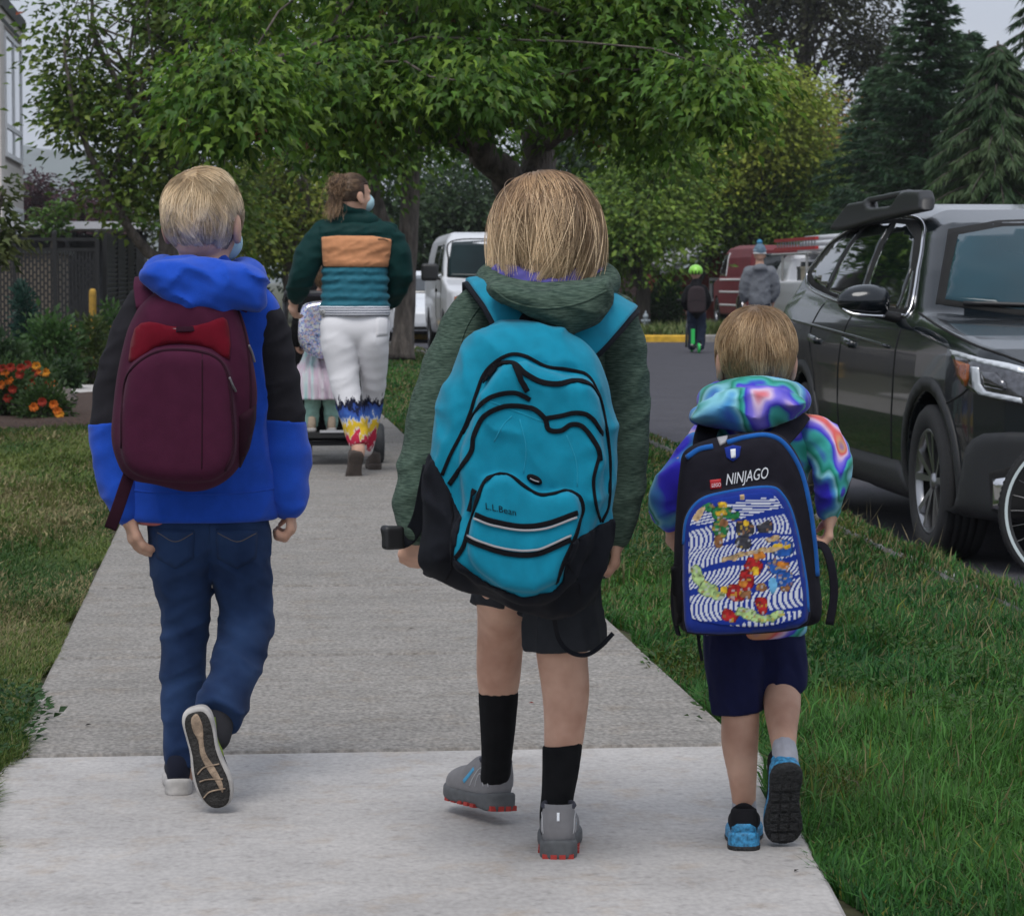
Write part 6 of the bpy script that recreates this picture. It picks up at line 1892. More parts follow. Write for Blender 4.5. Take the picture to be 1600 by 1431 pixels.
M_BLUE = cloth('royal blue fleece', (.012, .068, .44)); M_BLK = cloth('charcoal fleece', (.020, .019, .023))
torA = Shape([cap(A.p(318, 560, .05), A.p(314, 800, .06), A.r(98), A.r(123), .58), cap(A.p(240, 490, .06), A.p(396, 488, .06), A.r(40), A.r(40)), cap(A.p(318, 440, .05), A.p(318, 480, .05), A.r(52), A.r(70), .8)], .05,
             cuts=[below(A.z(809, .05))], kc=.012, disp=folds(.006, .09, .10, .22, 3, .35))
tA = sdf_obj('hoodie', torA, M_BLUE, perA, .0055)
RX = pix(5.3)
L2('hem_seam', M_BLUE, tA, torA, [(190, 764), (250, 770), (315, 772), (380, 770), (436, 762)], RX, .0022)
def sleeveA(pts, seed):
    s = Shape(A.chain(pts, 1.05), .012, disp=folds(.0055, .14, .10, .06, seed, .45))
    zc = A.z(650, .05)
    o = sdf_obj('sleeve', s, M_BLK, perA, .0055)
    xc = A.p(316, 650)[0]
    sdf_obj('lower_sleeve', lambda P: smax(s(P) - .0025, P[:, 2] - (zc - .10 * np.abs(P[:, 0] - xc) + .012), .003), M_BLUE, o, .005, bounds=s.bounds())
    a, b = pts[-2], pts[-1]
    q = np.array(a) * .45 + np.array(b) * .55
    sdf_obj('cuff', Shape(A.chain([(*q[:3], pts[-1][3] + 5), (*pts[-1][:3], pts[-1][3] + 1)]), .004, disp=folds(.0012, .012, .012, .08, 4)), M_BLUE, o, .005)
sleeveA([(238, 484, .06, 40), (206, 545, .06, 39), (184, 620, .06, 37), (180, 690, .05, 33), (187, 750, .04, 29), (198, 796, .03, 23)], 11)
sleeveA([(398, 484, .06, 39), (424, 560, .07, 37), (436, 640, .07, 37), (442, 710, .07, 38), (448, 755, .06, 32), (452, 786, .05, 23)], 17)
hoodA = Union([Pouch([(250, 409), (300, 404), (350, 412), (395, 421), (413, 432), (419, 455), (417, 481), (402, 491), (370, 485), (335, 491), (300, 488), (265, 470), (240, 450), (222, 430)], A.Y0 - .125, .23, .060,
                       disp=folds(.0085, .12, .14, .055, 23, -.5)),
               Shape(A.chain([(258, 420, .10, 22), (250, 432, .03, 24), (285, 440, -.03, 24), (340, 442, -.03, 24), (388, 436, .03, 24), (378, 424, .10, 22)]), .02)], .03)
hA_o = sdf_obj('hood', hoodA, M_BLUE, tA, .005)
sdf_obj('shirt_hem', Shape([cap(A.p(250, 800, .04), A.p(330, 803, .04), A.r(40), A.r(40), .9)], 0, cuts=[below(A.z(814, .05)), above(A.z(795, .05))]), cloth('pink shirt', (.55, .16, .16)), perA, .006)

# jeans
def denim(name, col, worn):
    m = cloth(name, col, .22, .5, 500, vs=9, col2=worn)
    return m
M_JEAN = denim('dark blue denim', (.012, .026, .075), (.026, .055, .135))
jl = Shape(A.chain([(283, 830, .05, 47), (283, 880, .05, 44), (289, 950, .065, 36), (286, 1050, .065, 32), (287, 1140, .05, 28.5), (287, 1186, .05, 29)], 1.0), .02, disp=folds(.0050, .16, .10, .042, 31, .45), cuts=[below(A.z(1187, .05))])
jr = Shape(A.chain([(369, 830, .05, 48), (375, 890, .055, 43), (387, 962, .06, 38), (373, 1030, -.02, 34.5), (354, 1085, -.09, 33), (340, 1116, -.13, 35)], 1.0), .02, disp=folds(.0065, .16, .10, .045, 37, -.6), cuts=[plane(A.p(338, 1122, -.14), A.p(340, 1122, -.15) - A.p(362, 1062, -.06))])
jp = Shape([cap(A.p(285, 815, .05), A.p(368, 815, .05), A.r(50), A.r(50), .85)], .02)
jeansA = Union([Union([jl, jr], .004), jp], .02)
jA = sdf_obj('jeans', jeansA, M_JEAN, perA, .0055)
for x0, x1 in ((244, 304), (338, 402)):
    P2('back_pocket', M_JEAN, jA, jeansA, [(x0, 826), (x1, 829), (x1 - 2, 872), ((x0 + x1) / 2, 888), (x0 + 2, 872)], RX, 8, .0025)
    L2('stitching', mat('jean stitching', (.16, .13, .10), .9, 0) if x0 < 300 else bpy.data.materials['jean stitching'], jA, jeansA, [(x0 + 3, 832), ((x0 + x1) / 2, 846), (x1 - 3, 833)], RX, .0009, lift=.0028)
L2('seam', M_JEAN, jA, jeansA, [(326, 812), (327, 850), (327, 872)], RX, .0022)
sdf_obj('sock', Shape(A.chain([(343, 1100, -.105, 25), (339, 1125, -.13, 25), (336, 1150, -.15, 24)]), .005), cloth('charcoal ankle sock', (.03, .03, .035)), perA, .004)
# shoes: left planted, right swinging up with its sole to us
M_NAVY = cloth('dark navy shoe mesh', (.014, .016, .028), bs=700); M_WSOLE = mat('off white midsole', (.42, .40, .38), .7, .2, 40)
g = G(279, 1243)
sA = Shoe(frame(g, [-.03, 1, 0], [0, 0, 1]), .215, .070, .028, .8)
so = sA.build(perA, M_NAVY, M_WSOLE)
sdf_obj('outsole', lambda P: smax(sA.sole(P), sA.w2l(P)[:, 2] - .008, .002), BLACK_PLASTIC, so, .0035, bounds=sA.bounds())
heel = A.p(303, 1106, -.215)
M2 = frame(heel, A.p(340, 1256, -.225) - heel, [.10, 1, -.02])
sA2 = Shoe(M2, .212, .078, .030)
so2 = sA2.build(perA, cloth('dark shoe mesh with green flash', (.02, .022, .026), bs=700, vs=20, col2=(.03, .035, .03)), M_WSOLE, label='raised shoe showing its worn dark and tan tread')
und = sA2.under(); fl = sA2.poly
P2('tread', mat('worn black tread', (.022, .020, .018), .8, .5, 60, .6, 160), so2, sA2.sole, [(a * .86, .008 + b * .955) for a, b in FOOT * [.078, .212]], und, .006, .003, smooth_n=3)
w, L = .078, .212
P2('tread_centre', mat('worn tan foam', (.30, .22, .155), .85, .3, 50, .4, 120), so2, sA2.sole, [(x * w, y * L) for x, y in ((-.12, .09), (.06, .06), (.12, .18), (.04, .34), (.03, .46), (.16, .60), (.26, .76), (.20, .86), (.10, .74), (-.04, .60), (-.12, .46), (-.09, .32), (-.16, .20))], und, .005, .0042, smooth_n=4)
for k, (y, a) in enumerate(((.60, .10), (.72, -.05), (.84, .08))):
    L2('tread_groove', bpy.data.materials['worn tan foam'], so2, sA2.sole, [((-.32) * w, (y + a * .3) * L), (-.1 * w, (y - .02) * L), (.3 * w, (y - a * .2) * L)], und, .0016, lift=.004)
def sideA(uv):
    uv = np.atleast_2d(uv); n = len(uv)
    return sA2.l2w(np.stack([np.full(n, .09), uv[:, 0], uv[:, 1]], -1)), np.broadcast_to(-M2[:3, 0], (n, 3)), 0.0
P2('green_flash', mat('lime green flash', (.20, .30, .03), .7, .1), so2, sA2.upper, [(.03, .036), (.07, .034), (.115, .040), (.10, .058), (.06, .062), (.035, .06)], sideA, .006, .0015)

# ------------------------------------------------------------------ maroon backpack
M_MAR = cloth('maroon pack cloth', (.058, .011, .030), bs=520); M_MARD = cloth('dark maroon webbing', (.028, .008, .016), bs=520); M_REDC = cloth('red pack cloth', (.125, .004, .013), bs=520)
bagA = Union([Pouch([(222, 475), (255, 452), (300, 443), (340, 450), (366, 470), (382, 505), (392, 550), (400, 605), (397, 650), (387, 700), (368, 737), (335, 762), (295, 768), (245, 757), (203, 746), (184, 720), (175, 680), (177, 630), (184, 575), (197, 520), (210, 492)], A.Y0 - .155, .15, .075, disp=folds(.003, .12, .2, .2, 51)),
              Pouch([(196, 610), (206, 570), (240, 549), (285, 543), (330, 551), (356, 578), (366, 630), (369, 690), (362, 728), (330, 750), (280, 754), (225, 746), (194, 722), (188, 670)], A.Y0 - .235, .075, .035, disp=folds(.002, .10, .2, .18, 53))], .012)
ba = thing('backpack', 'plain maroon backpack with red top panel on the boy in the blue hoodie', 'backpack', A.p(290, 768, -.16), 'school backpacks worn by the boys')
bb = sdf_obj('pack_body', bagA, M_MAR, ba, .0055)
P2('red_panel', M_REDC, ba, bagA, [(212, 514), (234, 503), (262, 509), (290, 511), (325, 504), (348, 496), (357, 512), (358, 562), (330, 545), (285, 537), (243, 543), (206, 566), (203, 556)], RX, 7, .003, puff=.004, smooth_n=2)
L2('front_seam', M_MARD, ba, bagA, [(190, 700), (191, 640), (200, 585), (238, 553), (285, 547), (332, 556), (354, 582), (362, 640), (364, 700), (352, 735)], RX, .0035)
L2('front_seam', M_MARD, ba, bagA, [(316, 553), (316, 640), (315, 748)], RX, .0016)
L2('side_zip', M_MARD, ba, bagA, [(372, 486), (384, 530), (391, 590), (390, 650), (380, 705)], RX, .003)
for q in ([(386, 540), (391, 552), (395, 566)], [(356, 590), (361, 603), (366, 612)]): L2('zip_pull', mat('grey zip pull', (.16, .15, .16), .5, 0) if q[0][0] == 386 else bpy.data.materials['grey zip pull'], ba, bagA, q, RX, .0026, lift=.004)
P2('brand_tag', bpy.data.materials['grey zip pull'], ba, bagA, [(270, 513), (296, 513), (294, 519), (267, 520)], RX, 3, .0045)
P2('side_pocket', M_MARD, ba, bagA, [(373, 650), (399, 632), (398, 655), (388, 700), (374, 730)], RX, 6, .003, puff=.006)
strap('hanging_strap', M_MARD, ba, A, [(206, 730, -.16), (194, 765, -.17), (182, 800, -.17), (172, 826, -.16)], A.r(19), .003, nrm=[0, -1, 0])
strap('shoulder_strap', M_MAR, ba, A, [(228, 480, -.09), (224, 450, -.03), (226, 436, .05), (228, 455, .15), (226, 520, .18)], A.r(30), .010)
strap('shoulder_strap', M_MAR, ba, A, [(372, 480, -.09), (388, 455, -.02), (394, 440, .06), (392, 460, .16), (392, 520, .18)], A.r(30), .010)
strap('grab_loop', M_MARD, ba, A, [(262, 520, -.215), (278, 515, -.235), (300, 514, -.235), (318, 510, -.215)], A.r(8), .003)
# ================================================================== THE LONG HAIRED BOY WITH THE TEAL PACK (middle)
B = Fig(5.18)
locB = np.array([B.p(860, 900)[0], 5.3, 0])
cB = B.p(850, 352, .08); hB = .184
hpB, eyB, RB = head_prims(cB, hB, -.10, -.12)
M_HAIR_B = hair_mat('dark blond streaked hair', (.07, .038, .018), (.27, .165, .085), (.74, .55, .34), .32)
M_HCAP_B = mat('dark blond hair base', (.10, .065, .04), .8, .3, 50, stretch=(1, 1, .15))
bodyB = Shape(hpB + B.chain([(850, 395, .08, 38), (850, 430, .06, 40), (850, 460, .06, 50)])
    + B.chain([(850, 490, .06, 70), (842, 660, .05, 86), (835, 860, .05, 80)], q=.6)
    + B.chain([(755, 500, .06, 34), (678, 650, .03, 28), (660, 750, .0, 22), (652, 820, -.03, 16)]) + B.chain([(945, 500, .06, 34), (978, 660, .05, 27), (970, 770, .04, 21), (964, 832, .03, 16)])
    + B.chain([(786, 870, .08, 54), (788, 940, .15, 43), (783, 985, .20, 36), (780, 1030, .215, 34), (779, 1062, .222, 31), (778, 1090, .228, 26), (777, 1150, .248, 20), (775, 1205, .287, 16), (771, 1226, .318, 15)])
    + B.chain([(878, 880, .05, 56), (878, 960, .05, 45), (878, 1020, .05, 38), (884, 1080, .045, 35), (882, 1140, .032, 29), (879, 1170, .028, 25), (872, 1230, .016, 19), (869, 1275, .016, 17), (868, 1298, .05, 17)])
    + hand_prims(B.p(648, 822, -.03), [-.05, .05, -1], [.25, .9, .25], .120, thumb=1, curl=1.25)
    + hand_prims(B.p(964, 832, .03), [-.05, .15, -1], [-.95, .1, .1], .122, thumb=1, curl=.8), .012)
perB = person(bodyB, 'child with shoulder length dark blond hair, green hoodie, black socks and teal backpack', locB)
eyes(perB, eyB, RB, hB)
hair(perB, cB + RB @ np.array([0, -.03, .10]) * hB, np.array([.375, .46, .425]) * hB, RB, [-.05, .15, 1.0], 18000, .195, M_HAIR_B, M_HCAP_B, grav=.42, clump=.9, nguide=150, low=-.55, lift=(1.01, 1.13), jitter=.32, gravk=1.0, curlin=-.12, thick=.00044, stray=.07, glo=.50, streak=(.40, .65, .95, 1.25, 1.9),
     lenf=lambda u: np.clip(.55 + .52 * (u[:, 2] + .4) + .26 * u[:, 0], .35, 1.35))
for cx, cy in ((0.37, -.05), ): pass

def heather(name, col, c2):
    m = cloth(name, col, .1, .4, 480)
    N, L_ = m.node_tree.nodes, m.node_tree.links
    b = N['Principled BSDF']
    tc = N.new('ShaderNodeTexCoord'); mp = N.new('ShaderNodeMapping'); mp.inputs['Scale'].default_value = (60, 60, 420)
    no = N.new('ShaderNodeTexNoise'); no.inputs['Scale'].default_value = 1.0; no.inputs['Detail'].default_value = 4
    r = N.new('ShaderNodeValToRGB'); r.color_ramp.elements[0].position = .36; r.color_ramp.elements[1].position = .66
    r.color_ramp.elements[0].color = (*col, 1); r.color_ramp.elements[1].color = (*c2, 1)
    L_.new(tc.outputs['Object'], mp.inputs[0]); L_.new(mp.outputs[0], no.inputs[0]); L_.new(no.outputs[0], r.inputs[0]); L_.new(r.outputs[0], b.inputs['Base Color'])
    return m
M_GRN = heather('heather green knit', (.030, .052, .040), (.085, .125, .095))
M_PUR = cloth('violet lining', (.095, .085, .30))
torB = Shape([cap(B.p(846, 560, .06), B.p(838, 890, .06), B.r(112), B.r(120), .55), cap(B.p(752, 506, .07), B.p(950, 506, .07), B.r(46), B.r(44)), cap(B.p(850, 440, .06), B.p(850, 490, .06), B.r(58), B.r(75), .8)], .05,
             cuts=[below(B.z(905, .06))], kc=.012, disp=folds(.004, .10, .10, .12, 63, .3))
tB = sdf_obj('hoodie', torB, M_GRN, perB, .0055)
RXB = pix(4.6)
def sleeveB(pts, seed):
    s = Shape(B.chain(pts, 1.05), .012, disp=folds(.006, .14, .1, .07, seed, .5))
    o = sdf_obj('sleeve', s, M_GRN, tB, .0055)
    return o, s
oL, sL = sleeveB([(744, 500, .06, 47), (716, 560, .055, 46), (690, 630, .04, 44), (670, 705, .02, 41), (655, 770, -.01, 36), (648, 826, -.035, 25)], 71)
oR, sR = sleeveB([(954, 502, .06, 44), (968, 570, .06, 40), (975, 640, .055, 37), (976, 710, .05, 35), (970, 780, .04, 31), (965, 836, .03, 23)], 77)
L2('shoulder_seam', M_GRN, tB, sL, [(757, 470), (735, 500), (722, 530), (716, 570)], RXB, .002)
hoodB = Union([Pouch([(768, 446), (800, 448), (850, 452), (905, 448), (945, 438), (953, 452), (952, 474), (932, 502), (908, 516), (882, 521), (852, 508), (822, 486), (788, 472), (767, 456)], B.Y0 - .125, .24, .05, disp=folds(.007, .11, .1, .06, 81, -.4)),
               Shape(B.chain([(774, 428, .13, 18), (766, 440, .05, 20), (788, 456, -.03, 18), (850, 466, -.07, 18), (915, 460, -.03, 18), (946, 442, .05, 20), (938, 428, .13, 18)]), .02)], .022)
hoB = sdf_obj('hood', hoodB, M_GRN, tB, .005)
L2('hood_rim', M_GRN, hoB, hoodB, [(770, 452), (800, 472), (850, 482), (905, 474), (948, 454)], RXB, .0024)
sdf_obj('hood_lining', Shape(B.chain([(776, 426, .10, 17), (786, 432, .03, 18), (815, 441, -.01, 18), (850, 447, -.03, 18), (890, 443, -.01, 18), (922, 432, .04, 18), (930, 424, .10, 16)]) + B.chain([(800, 428, .04, 16), (850, 434, .02, 18), (900, 428, .04, 16)]), .008, disp=folds(.006, .05, .05, .03, 83, .6)), M_PUR, hoB, .004)
sdf_obj('drawstring_tab', Shape(B.chain([(934, 470, -.06, 5), (941, 492, -.065, 4), (925, 505, -.07, 4)]), 0), M_GRN, hoB, .003)

# shorts
M_SHORT = cloth('charcoal sports shorts', (.030, .032, .037), .1, .2, 600)
shR = Shape([cap(B.p(872, 880, .06), B.p(881, 990, .055), B.r(58), B.r(61), 1.0), cap(B.p(881, 990, .055), B.p(882, 1040, .05), B.r(61), B.r(64), 1.0)], .02, cuts=[plane(B.p(881, 1013, .05), [.06, 0, -1])], disp=folds(.008, .05, .05, .35, 91, .1))
shL = Shape([cap(B.p(790, 870, .08), B.p(781, 950, .155), B.r(50), B.r(43), 1.0), cap(B.p(781, 950, .155), B.p(779, 990, .18), B.r(43), B.r(40), 1.0)], .02, cuts=[plane(B.p(780, 955, .16), [-.28, -.15, -1])], disp=folds(.004, .05, .05, .2, 93, 0))
sdf_obj('shorts', Union([shR, shL, Shape([cap(B.p(800, 850, .06), B.p(872, 850, .06), B.r(58), B.r(58), .85)], 0)], .02), M_SHORT, perB, .005)
# socks
M_SOCK = cloth('black rib sock', (.010, .010, .011), .15, .5, 700)
rib = lambda P: .0004 * np.sin(P[:, 0] * 1400)
skL = Shape(B.chain([(779, 1070, .222, 32), (778, 1120, .235, 28), (777, 1160, .25, 25), (775, 1205, .285, 23), (771, 1228, .315, 22)]), .01, cuts=[above(B.z(1079, .225))], kc=.003, disp=rib)
skR = Shape(B.chain([(880, 1150, .03, 31), (876, 1200, .02, 27), (871, 1245, .015, 23.5), (868, 1275, .015, 23), (868, 1300, .05, 23)]), .01, cuts=[plane(B.p(880, 1160, .03), [-.14, 0, 1])], kc=.003, disp=rib)
sdf_obj('sock', skL, M_SOCK, perB, .0035); sdf_obj('sock', skR, M_SOCK, perB, .0035)
# running shoes
M_GSH = cloth('grey shoe mesh', (.20, .195, .20), .08, .4, 800); M_GSO = mat('dark grey midsole', (.085, .088, .092), .7, .15, 60); M_RLUG = mat('red rubber', (.36, .030, .022), .7, .15, 60); M_REFL = mat('silver reflective', (.8, .82, .85), .3, 0); M_BLU = mat('sky blue trim', (.06, .30, .50), .6, .1)
M_GREYL = mat('pale shoe overlay', (.42, .42, .43), .6, 0)
def runner(M, lab):
    s = Shoe(M, .215, .088, .028)
    o = s.build(perB, M_GSH, M_GSO, label=lab)
    lg = MB()
    for k, x in enumerate((-.26, -.09, .09, .26)):
        a = s.l2w(np.array([[(x + dx) * .092, y, z] for dx in (-.065, .065) for y in (-.004 + .04 * abs(x) ** 1.5, .045) for z in (-.0015, .0085)]))
        obj('lug', a, [(0, 1, 3, 2), (4, 6, 7, 5), (0, 4, 5, 1), (2, 3, 7, 6), (0, 2, 6, 4), (1, 5, 7, 3)], M_RLUG, o, False)
    for yy in (.3, .42, .54, .66, .78):
        for sg in (-1, 1):
            a = s.l2w(np.array([[sg * (.30 + dx) * .092, yy * .215 + y, z] for dx in (-.13, .13) for y in (-.008, .008) for z in (-.0015, .006)]))
            obj('lug', a, [(0, 1, 3, 2), (4, 6, 7, 5), (0, 4, 5, 1), (2, 3, 7, 6), (0, 2, 6, 4), (1, 5, 7, 3)], M_RLUG, o, False)
    def back(uv):
        uv = np.atleast_2d(uv); n = len(uv)
        return s.l2w(np.stack([uv[:, 0], np.full(n, -.06), uv[:, 1]], -1)), np.broadcast_to(s.M[:3, 1], (n, 3)), 0.0
    P2('heel_mark', M_REFL, o, s.upper, [(-.0025, .072), (.0025, .072), (.0025, .088), (-.0025, .088)], back, .002, .0012)
    for sg in (-1, 1):
        def sidev(uv, sg=sg):
            uv = np.atleast_2d(uv); n = len(uv)
            return s.l2w(np.stack([np.full(n, sg * .08), uv[:, 0], uv[:, 1]], -1)), np.broadcast_to(-sg * s.M[:3, 0], (n, 3)), 0.0
        L2('side_overlay', M_GREYL, o, s.upper, [(.020, .045), (.026, .075), (.050, .080), (.075, .060), (.090, .038)], sidev, .0014)
        L2('side_overlay', M_GREYL, o, s.upper, [(.034, .045), (.040, .064), (.052, .068), (.064, .054), (.070, .040)], sidev, .0011)
        L2('side_stripe', M_BLU, o, s.upper, [(.080, .075), (.095, .060), (.110, .045)], sidev, .004, flat=.002)
    # collar lining
    ring = [s.l2w(np.array([[math.cos(t) * .029, .043 + math.sin(t) * .028, .0955 + .0025 * math.sin(t)]]))[0] for t in np.linspace(0, 2 * math.pi, 24)]
    obj('collar', *tube_geo(ring, .0055, 6, False), cloth('dark grey collar', (.05, .05, .065)) if 'dark grey collar' not in bpy.data.materials else bpy.data.materials['dark grey collar'], o)
    lp = [s.l2w(np.array([[x, .080 + .022 * k + (x > 0) * .004, .083 - .008 * k]]))[0] for k in range(4) for x in ((-.018, .018) if k % 2 else (.018, -.018))]
    obj('lace', *tube_geo(lp, .0022, 5), M_BLU, o)
    return o
gB = G(872, 1342)
runner(frame(gB, [.135, 1, 0], [0, 0, 1]), 'grey running shoe planted flat on the pale slab')
hB_ = B.p(788, 1266, .262)
runner(frame(hB_, [-.42, .9, -.03], [.06, .05, 1]), 'grey running shoe swinging forward, toe to the left')

# ------------------------------------------------------------------ teal backpack
M_TEAL = cloth('teal pack nylon', (.004, .215, .330), .08, .25, 650, rough=.75, sheen=.1); M_TEAL2 = cloth('light teal pocket nylon', (.010, .27, .40), .08, .25, 650, rough=.75)
M_BPK = cloth('black pack nylon', (.009, .010, .014), .15, .3, 600, rough=.8); M_ZIP = mat('black zipper tape', (.006, .006, .008), .8, 0, spec=.1); M_GRYT = mat('grey reflective piping', (.32, .31, .32), .5, 0)
wrk = lambda P: folds(.007, .10, .2, .12, 103, .6)(P) + folds(.0035, .045, .1, .20, 107, .35)(P)
bagB = Union([Pouch([(716, 560), (735, 532), (765, 513), (800, 505), (850, 508), (895, 522), (930, 550), (950, 592), (960, 650), (958, 720), (954, 790), (948, 850), (934, 915), (894, 955), (845, 958), (760, 930), (697, 908), (663, 880), (665, 800), (667, 745), (673, 690), (686, 628), (700, 590)], B.Y0 - .19, .20, .085, disp=wrk),
              Pouch([(722, 700), (745, 650), (760, 600), (785, 575), (825, 572), (870, 588), (915, 598), (935, 640), (940, 720), (934, 800), (905, 880), (868, 925), (820, 936), (760, 912), (716, 876), (720, 800)], B.Y0 - .300, .11, .032, disp=wrk),
              Pouch([(750, 762), (768, 745), (800, 745), (842, 770), (890, 768), (908, 790), (900, 850), (872, 905), (822, 926), (768, 908), (732, 870), (738, 812)], B.Y0 - .362, .06, .020, disp=folds(.003, .05, .1, .12, 109, .2))], .008)
bB = thing('backpack', 'large teal backpack with black zippers and black bottom on the long haired child', 'backpack', B.p(820, 958, -.2), 'school backpacks worn by the boys')
sdf_obj('pack_body', bagB, M_TEAL, bB, .0055)
sdf_obj('black_bottom', region(bagB, [(640, 690), (671, 707), (691, 743), (702, 764), (722, 809), (714, 846), (709, 870), (725, 884), (766, 913), (819, 933), (863, 923), (878, 908), (884, 875), (895, 845), (936, 819), (980, 800), (980, 990), (640, 990)], B.s), M_BPK, bB, .0055, bounds=bagB.bounds())
L2('bottom_seam', M_ZIP, bB, bagB, [(704, 770), (709, 870), (698, 905)], RXB, .0022, lift=.004)
L2('bottom_seam', M_ZIP, bB, bagB, [(884, 880), (905, 915), (900, 945)], RXB, .0022, lift=.004)
Z = lambda pts, r=3.3, m=M_ZIP, nm='zipper', lift=.001: L2(nm, m, bB, bagB, pts, RXB, B.r(r * .82), lift=lift + .0005, flat=.0026)
Z([(691, 742), (705, 708), (720, 680), (734, 647), (753, 591), (774, 566), (799, 554), (824, 558), (854, 573), (885, 577), (916, 586), (934, 613), (944, 650), (950, 690), (953, 728), (951, 787), (940, 815)], 3.2)
Z([(757, 594), (763, 580), (781, 569), (802, 568), (821, 584), (845, 597), (873, 600), (900, 595), (922, 601), (935, 618)], 5.0)
Z([(722, 677), (750, 634), (774, 618), (805, 614), (828, 625)], 4.2)
Z([(851, 654), (876, 650), (900, 645), (922, 651), (941, 678)], 4.2)
Z([(702, 757), (722, 728), (737, 704), (741, 680), (756, 651), (781, 637), (805, 634), (833, 639), (851, 654), (857, 671), (876, 673), (894, 663), (913, 669), (934, 700), (938, 720)], 4.4)
Z([(936, 712), (927, 752), (931, 790), (938, 815)], 3)
Z([(712, 872), (725, 851), (737, 810), (750, 769), (760, 750), (778, 741), (798, 744), (819, 760), (842, 773), (863, 772), (886, 767), (904, 776), (910, 793), (906, 813), (897, 843), (880, 880), (870, 910)], 4.2)
Z([(743, 804), (766, 813), (813, 822), (854, 818), (902, 801)], 4.6); Z([(742, 810), (766, 819.5), (813, 828), (854, 825), (900, 808)], 1.8, M_GRYT, 'piping', .003)
Z([(731, 843), (754, 853), (795, 865), (840, 865), (892, 843)], 4.6); Z([(733, 837), (754, 847), (795, 858), (840, 858), (892, 836)], 1.8, M_GRYT, 'piping', .003)
for q in ([(776, 572), (770, 584), (762, 599)], [(802, 572), (812, 590), (823, 612)], [(744, 765), (741, 785), (737, 800)]): L2('zip_pull', M_ZIP, bB, bagB, q, RXB, B.r(4.2), lift=.007, flat=.003)
for q in ([(772, 690), (786, 664), (800, 650)], [(812, 655), (822, 700), (818, 740)], [(885, 680), (900, 720), (902, 760)], [(760, 625), (800, 640), (850, 660)]): L2('stitch_seam', M_TEAL2, bB, bagB, q, RXB, .0011)
P2('badge', M_ZIP, bB, bagB, [(835 + 12 * math.cos(a) + 2 * math.sin(a), 749 + 8 * math.sin(a) + 3 * math.cos(a)) for a in np.linspace(0, 2 * math.pi, 20)[:-1]], RXB, 3, .003, puff=.002)
L2('badge_mark', M_GRYT, bB, bagB, [(828, 747), (835, 750), (843, 752)], RXB, .0012, lift=.006)
V, F = lay_text('L.L.Bean', bagB, RXB, (758, 795), (1, .22), (-.05, -1), 14.5, .0016, .02)
obj('lettering', V, F, M_ZIP, bB, False)
strap('shoulder_strap', M_TEAL, bB, B, [(802, 525, -.155), (796, 500, -.135), (780, 470, -.085), (762, 446, -.02), (752, 436, .06), (750, 450, .15), (752, 520, .20)], B.r(46), .014, edge=M_BPK)
strap('shoulder_strap', M_TEAL, bB, B, [(900, 545, -.165), (922, 525, -.145), (945, 500, -.10), (964, 478, -.04), (972, 470, .05), (960, 480, .15), (950, 540, .20)], B.r(52), .014, edge=M_BPK)
strap('grab_loop', M_BPK, bB, B, [(818, 512, -.15), (822, 498, -.15), (836, 496, -.15), (850, 500, -.15), (856, 512, -.15)], B.r(18), .004)
# side pocket web and loose strap ends
strap('side_strap', M_BPK, bB, B, [(672, 730, -.17), (664, 770, -.14), (655, 810, -.09), (640, 838, -.06), (622, 846, -.07), (612, 836, -.08)], B.r(24), .003, nrm=[-.3, -1, .2])
sdf_obj('strap_buckle', Shape([rbox(B.p(614, 840, -.085), [.020, .012, .022], .006, rotz(.3)), cap(B.p(600, 826, -.085), B.p(610, 852, -.085), .006, .006), cap(B.p(602, 828, -.085), B.p(622, 830, -.085), .006, .006)], .006), BLACK_PLASTIC, bB, .003)
strap('loose_strap', M_BPK, bB, B, [(862, 930, -.20), (866, 965, -.16), (873, 998, -.10), (890, 1018, -.09), (915, 1023, -.10), (938, 1010, -.10), (958, 989, -.10)], B.r(7), .002)
strap('loose_strap', M_BPK, bB, B, [(868, 900, -.285), (862, 930, -.27), (866, 948, -.25)], B.r(13), .003)
# ================================================================== THE SMALL BOY IN THE TIE-DYE HOODIE (right)
Cc = Fig(5.27)
locC = np.array([Cc.p(1175, 900)[0], 5.35, 0])
cC = Cc.p(1181, 560, .06); hC = .190
hpC, eyC, RC = head_prims(cC, hC, -.05, -.10)
M_HAIR_C = hair_mat('sandy hair', (.10, .055, .026), (.32, .20, .10), (.64, .46, .27), .34)
M_HCAP_C = mat('sandy hair base', (.15, .095, .055), .8, .3, 50, stretch=(1, 1, .15))
bodyC = Shape(hpC + Cc.chain([(1181, 585, .06, 32), (1181, 620, .05, 33), (1181, 650, .05, 42)])
    + Cc.chain([(1178, 690, .06, 56), (1176, 800, .05, 58), (1176, 960, .05, 44)], q=.6)
    + Cc.chain([(1115, 690, .05, 26), (1052, 750, .03, 21), (1038, 790, .06, 16), (1046, 815, .09, 13)]) + Cc.chain([(1245, 680, .05, 26), (1303, 705, .02, 21), (1304, 755, .0, 17), (1296, 800, .02, 13)])
    + Cc.chain([(1152, 1000, .05, 30), (1156, 1080, .035, 28), (1157, 1120, .03, 27.5), (1156, 1160, .022, 27), (1160, 1210, .012, 21), (1163, 1262, .012, 16), (1162, 1290, .04, 16)])
    + Cc.chain([(1215, 1000, .06, 30), (1222, 1060, .045, 27), (1222, 1100, .0, 27.5), (1223, 1140, -.05, 21), (1226, 1180, -.10, 16), (1228, 1195, -.11, 15)])
    + hand_prims(Cc.p(1048, 812, .09), [.1, .15, -1], [.9, .2, .1], .100, thumb=-1, curl=.8)
    + hand_prims(Cc.p(1296, 800, .02), [.0, .1, -1], [-.95, .15, .1], .100, thumb=1, curl=.9), .010)
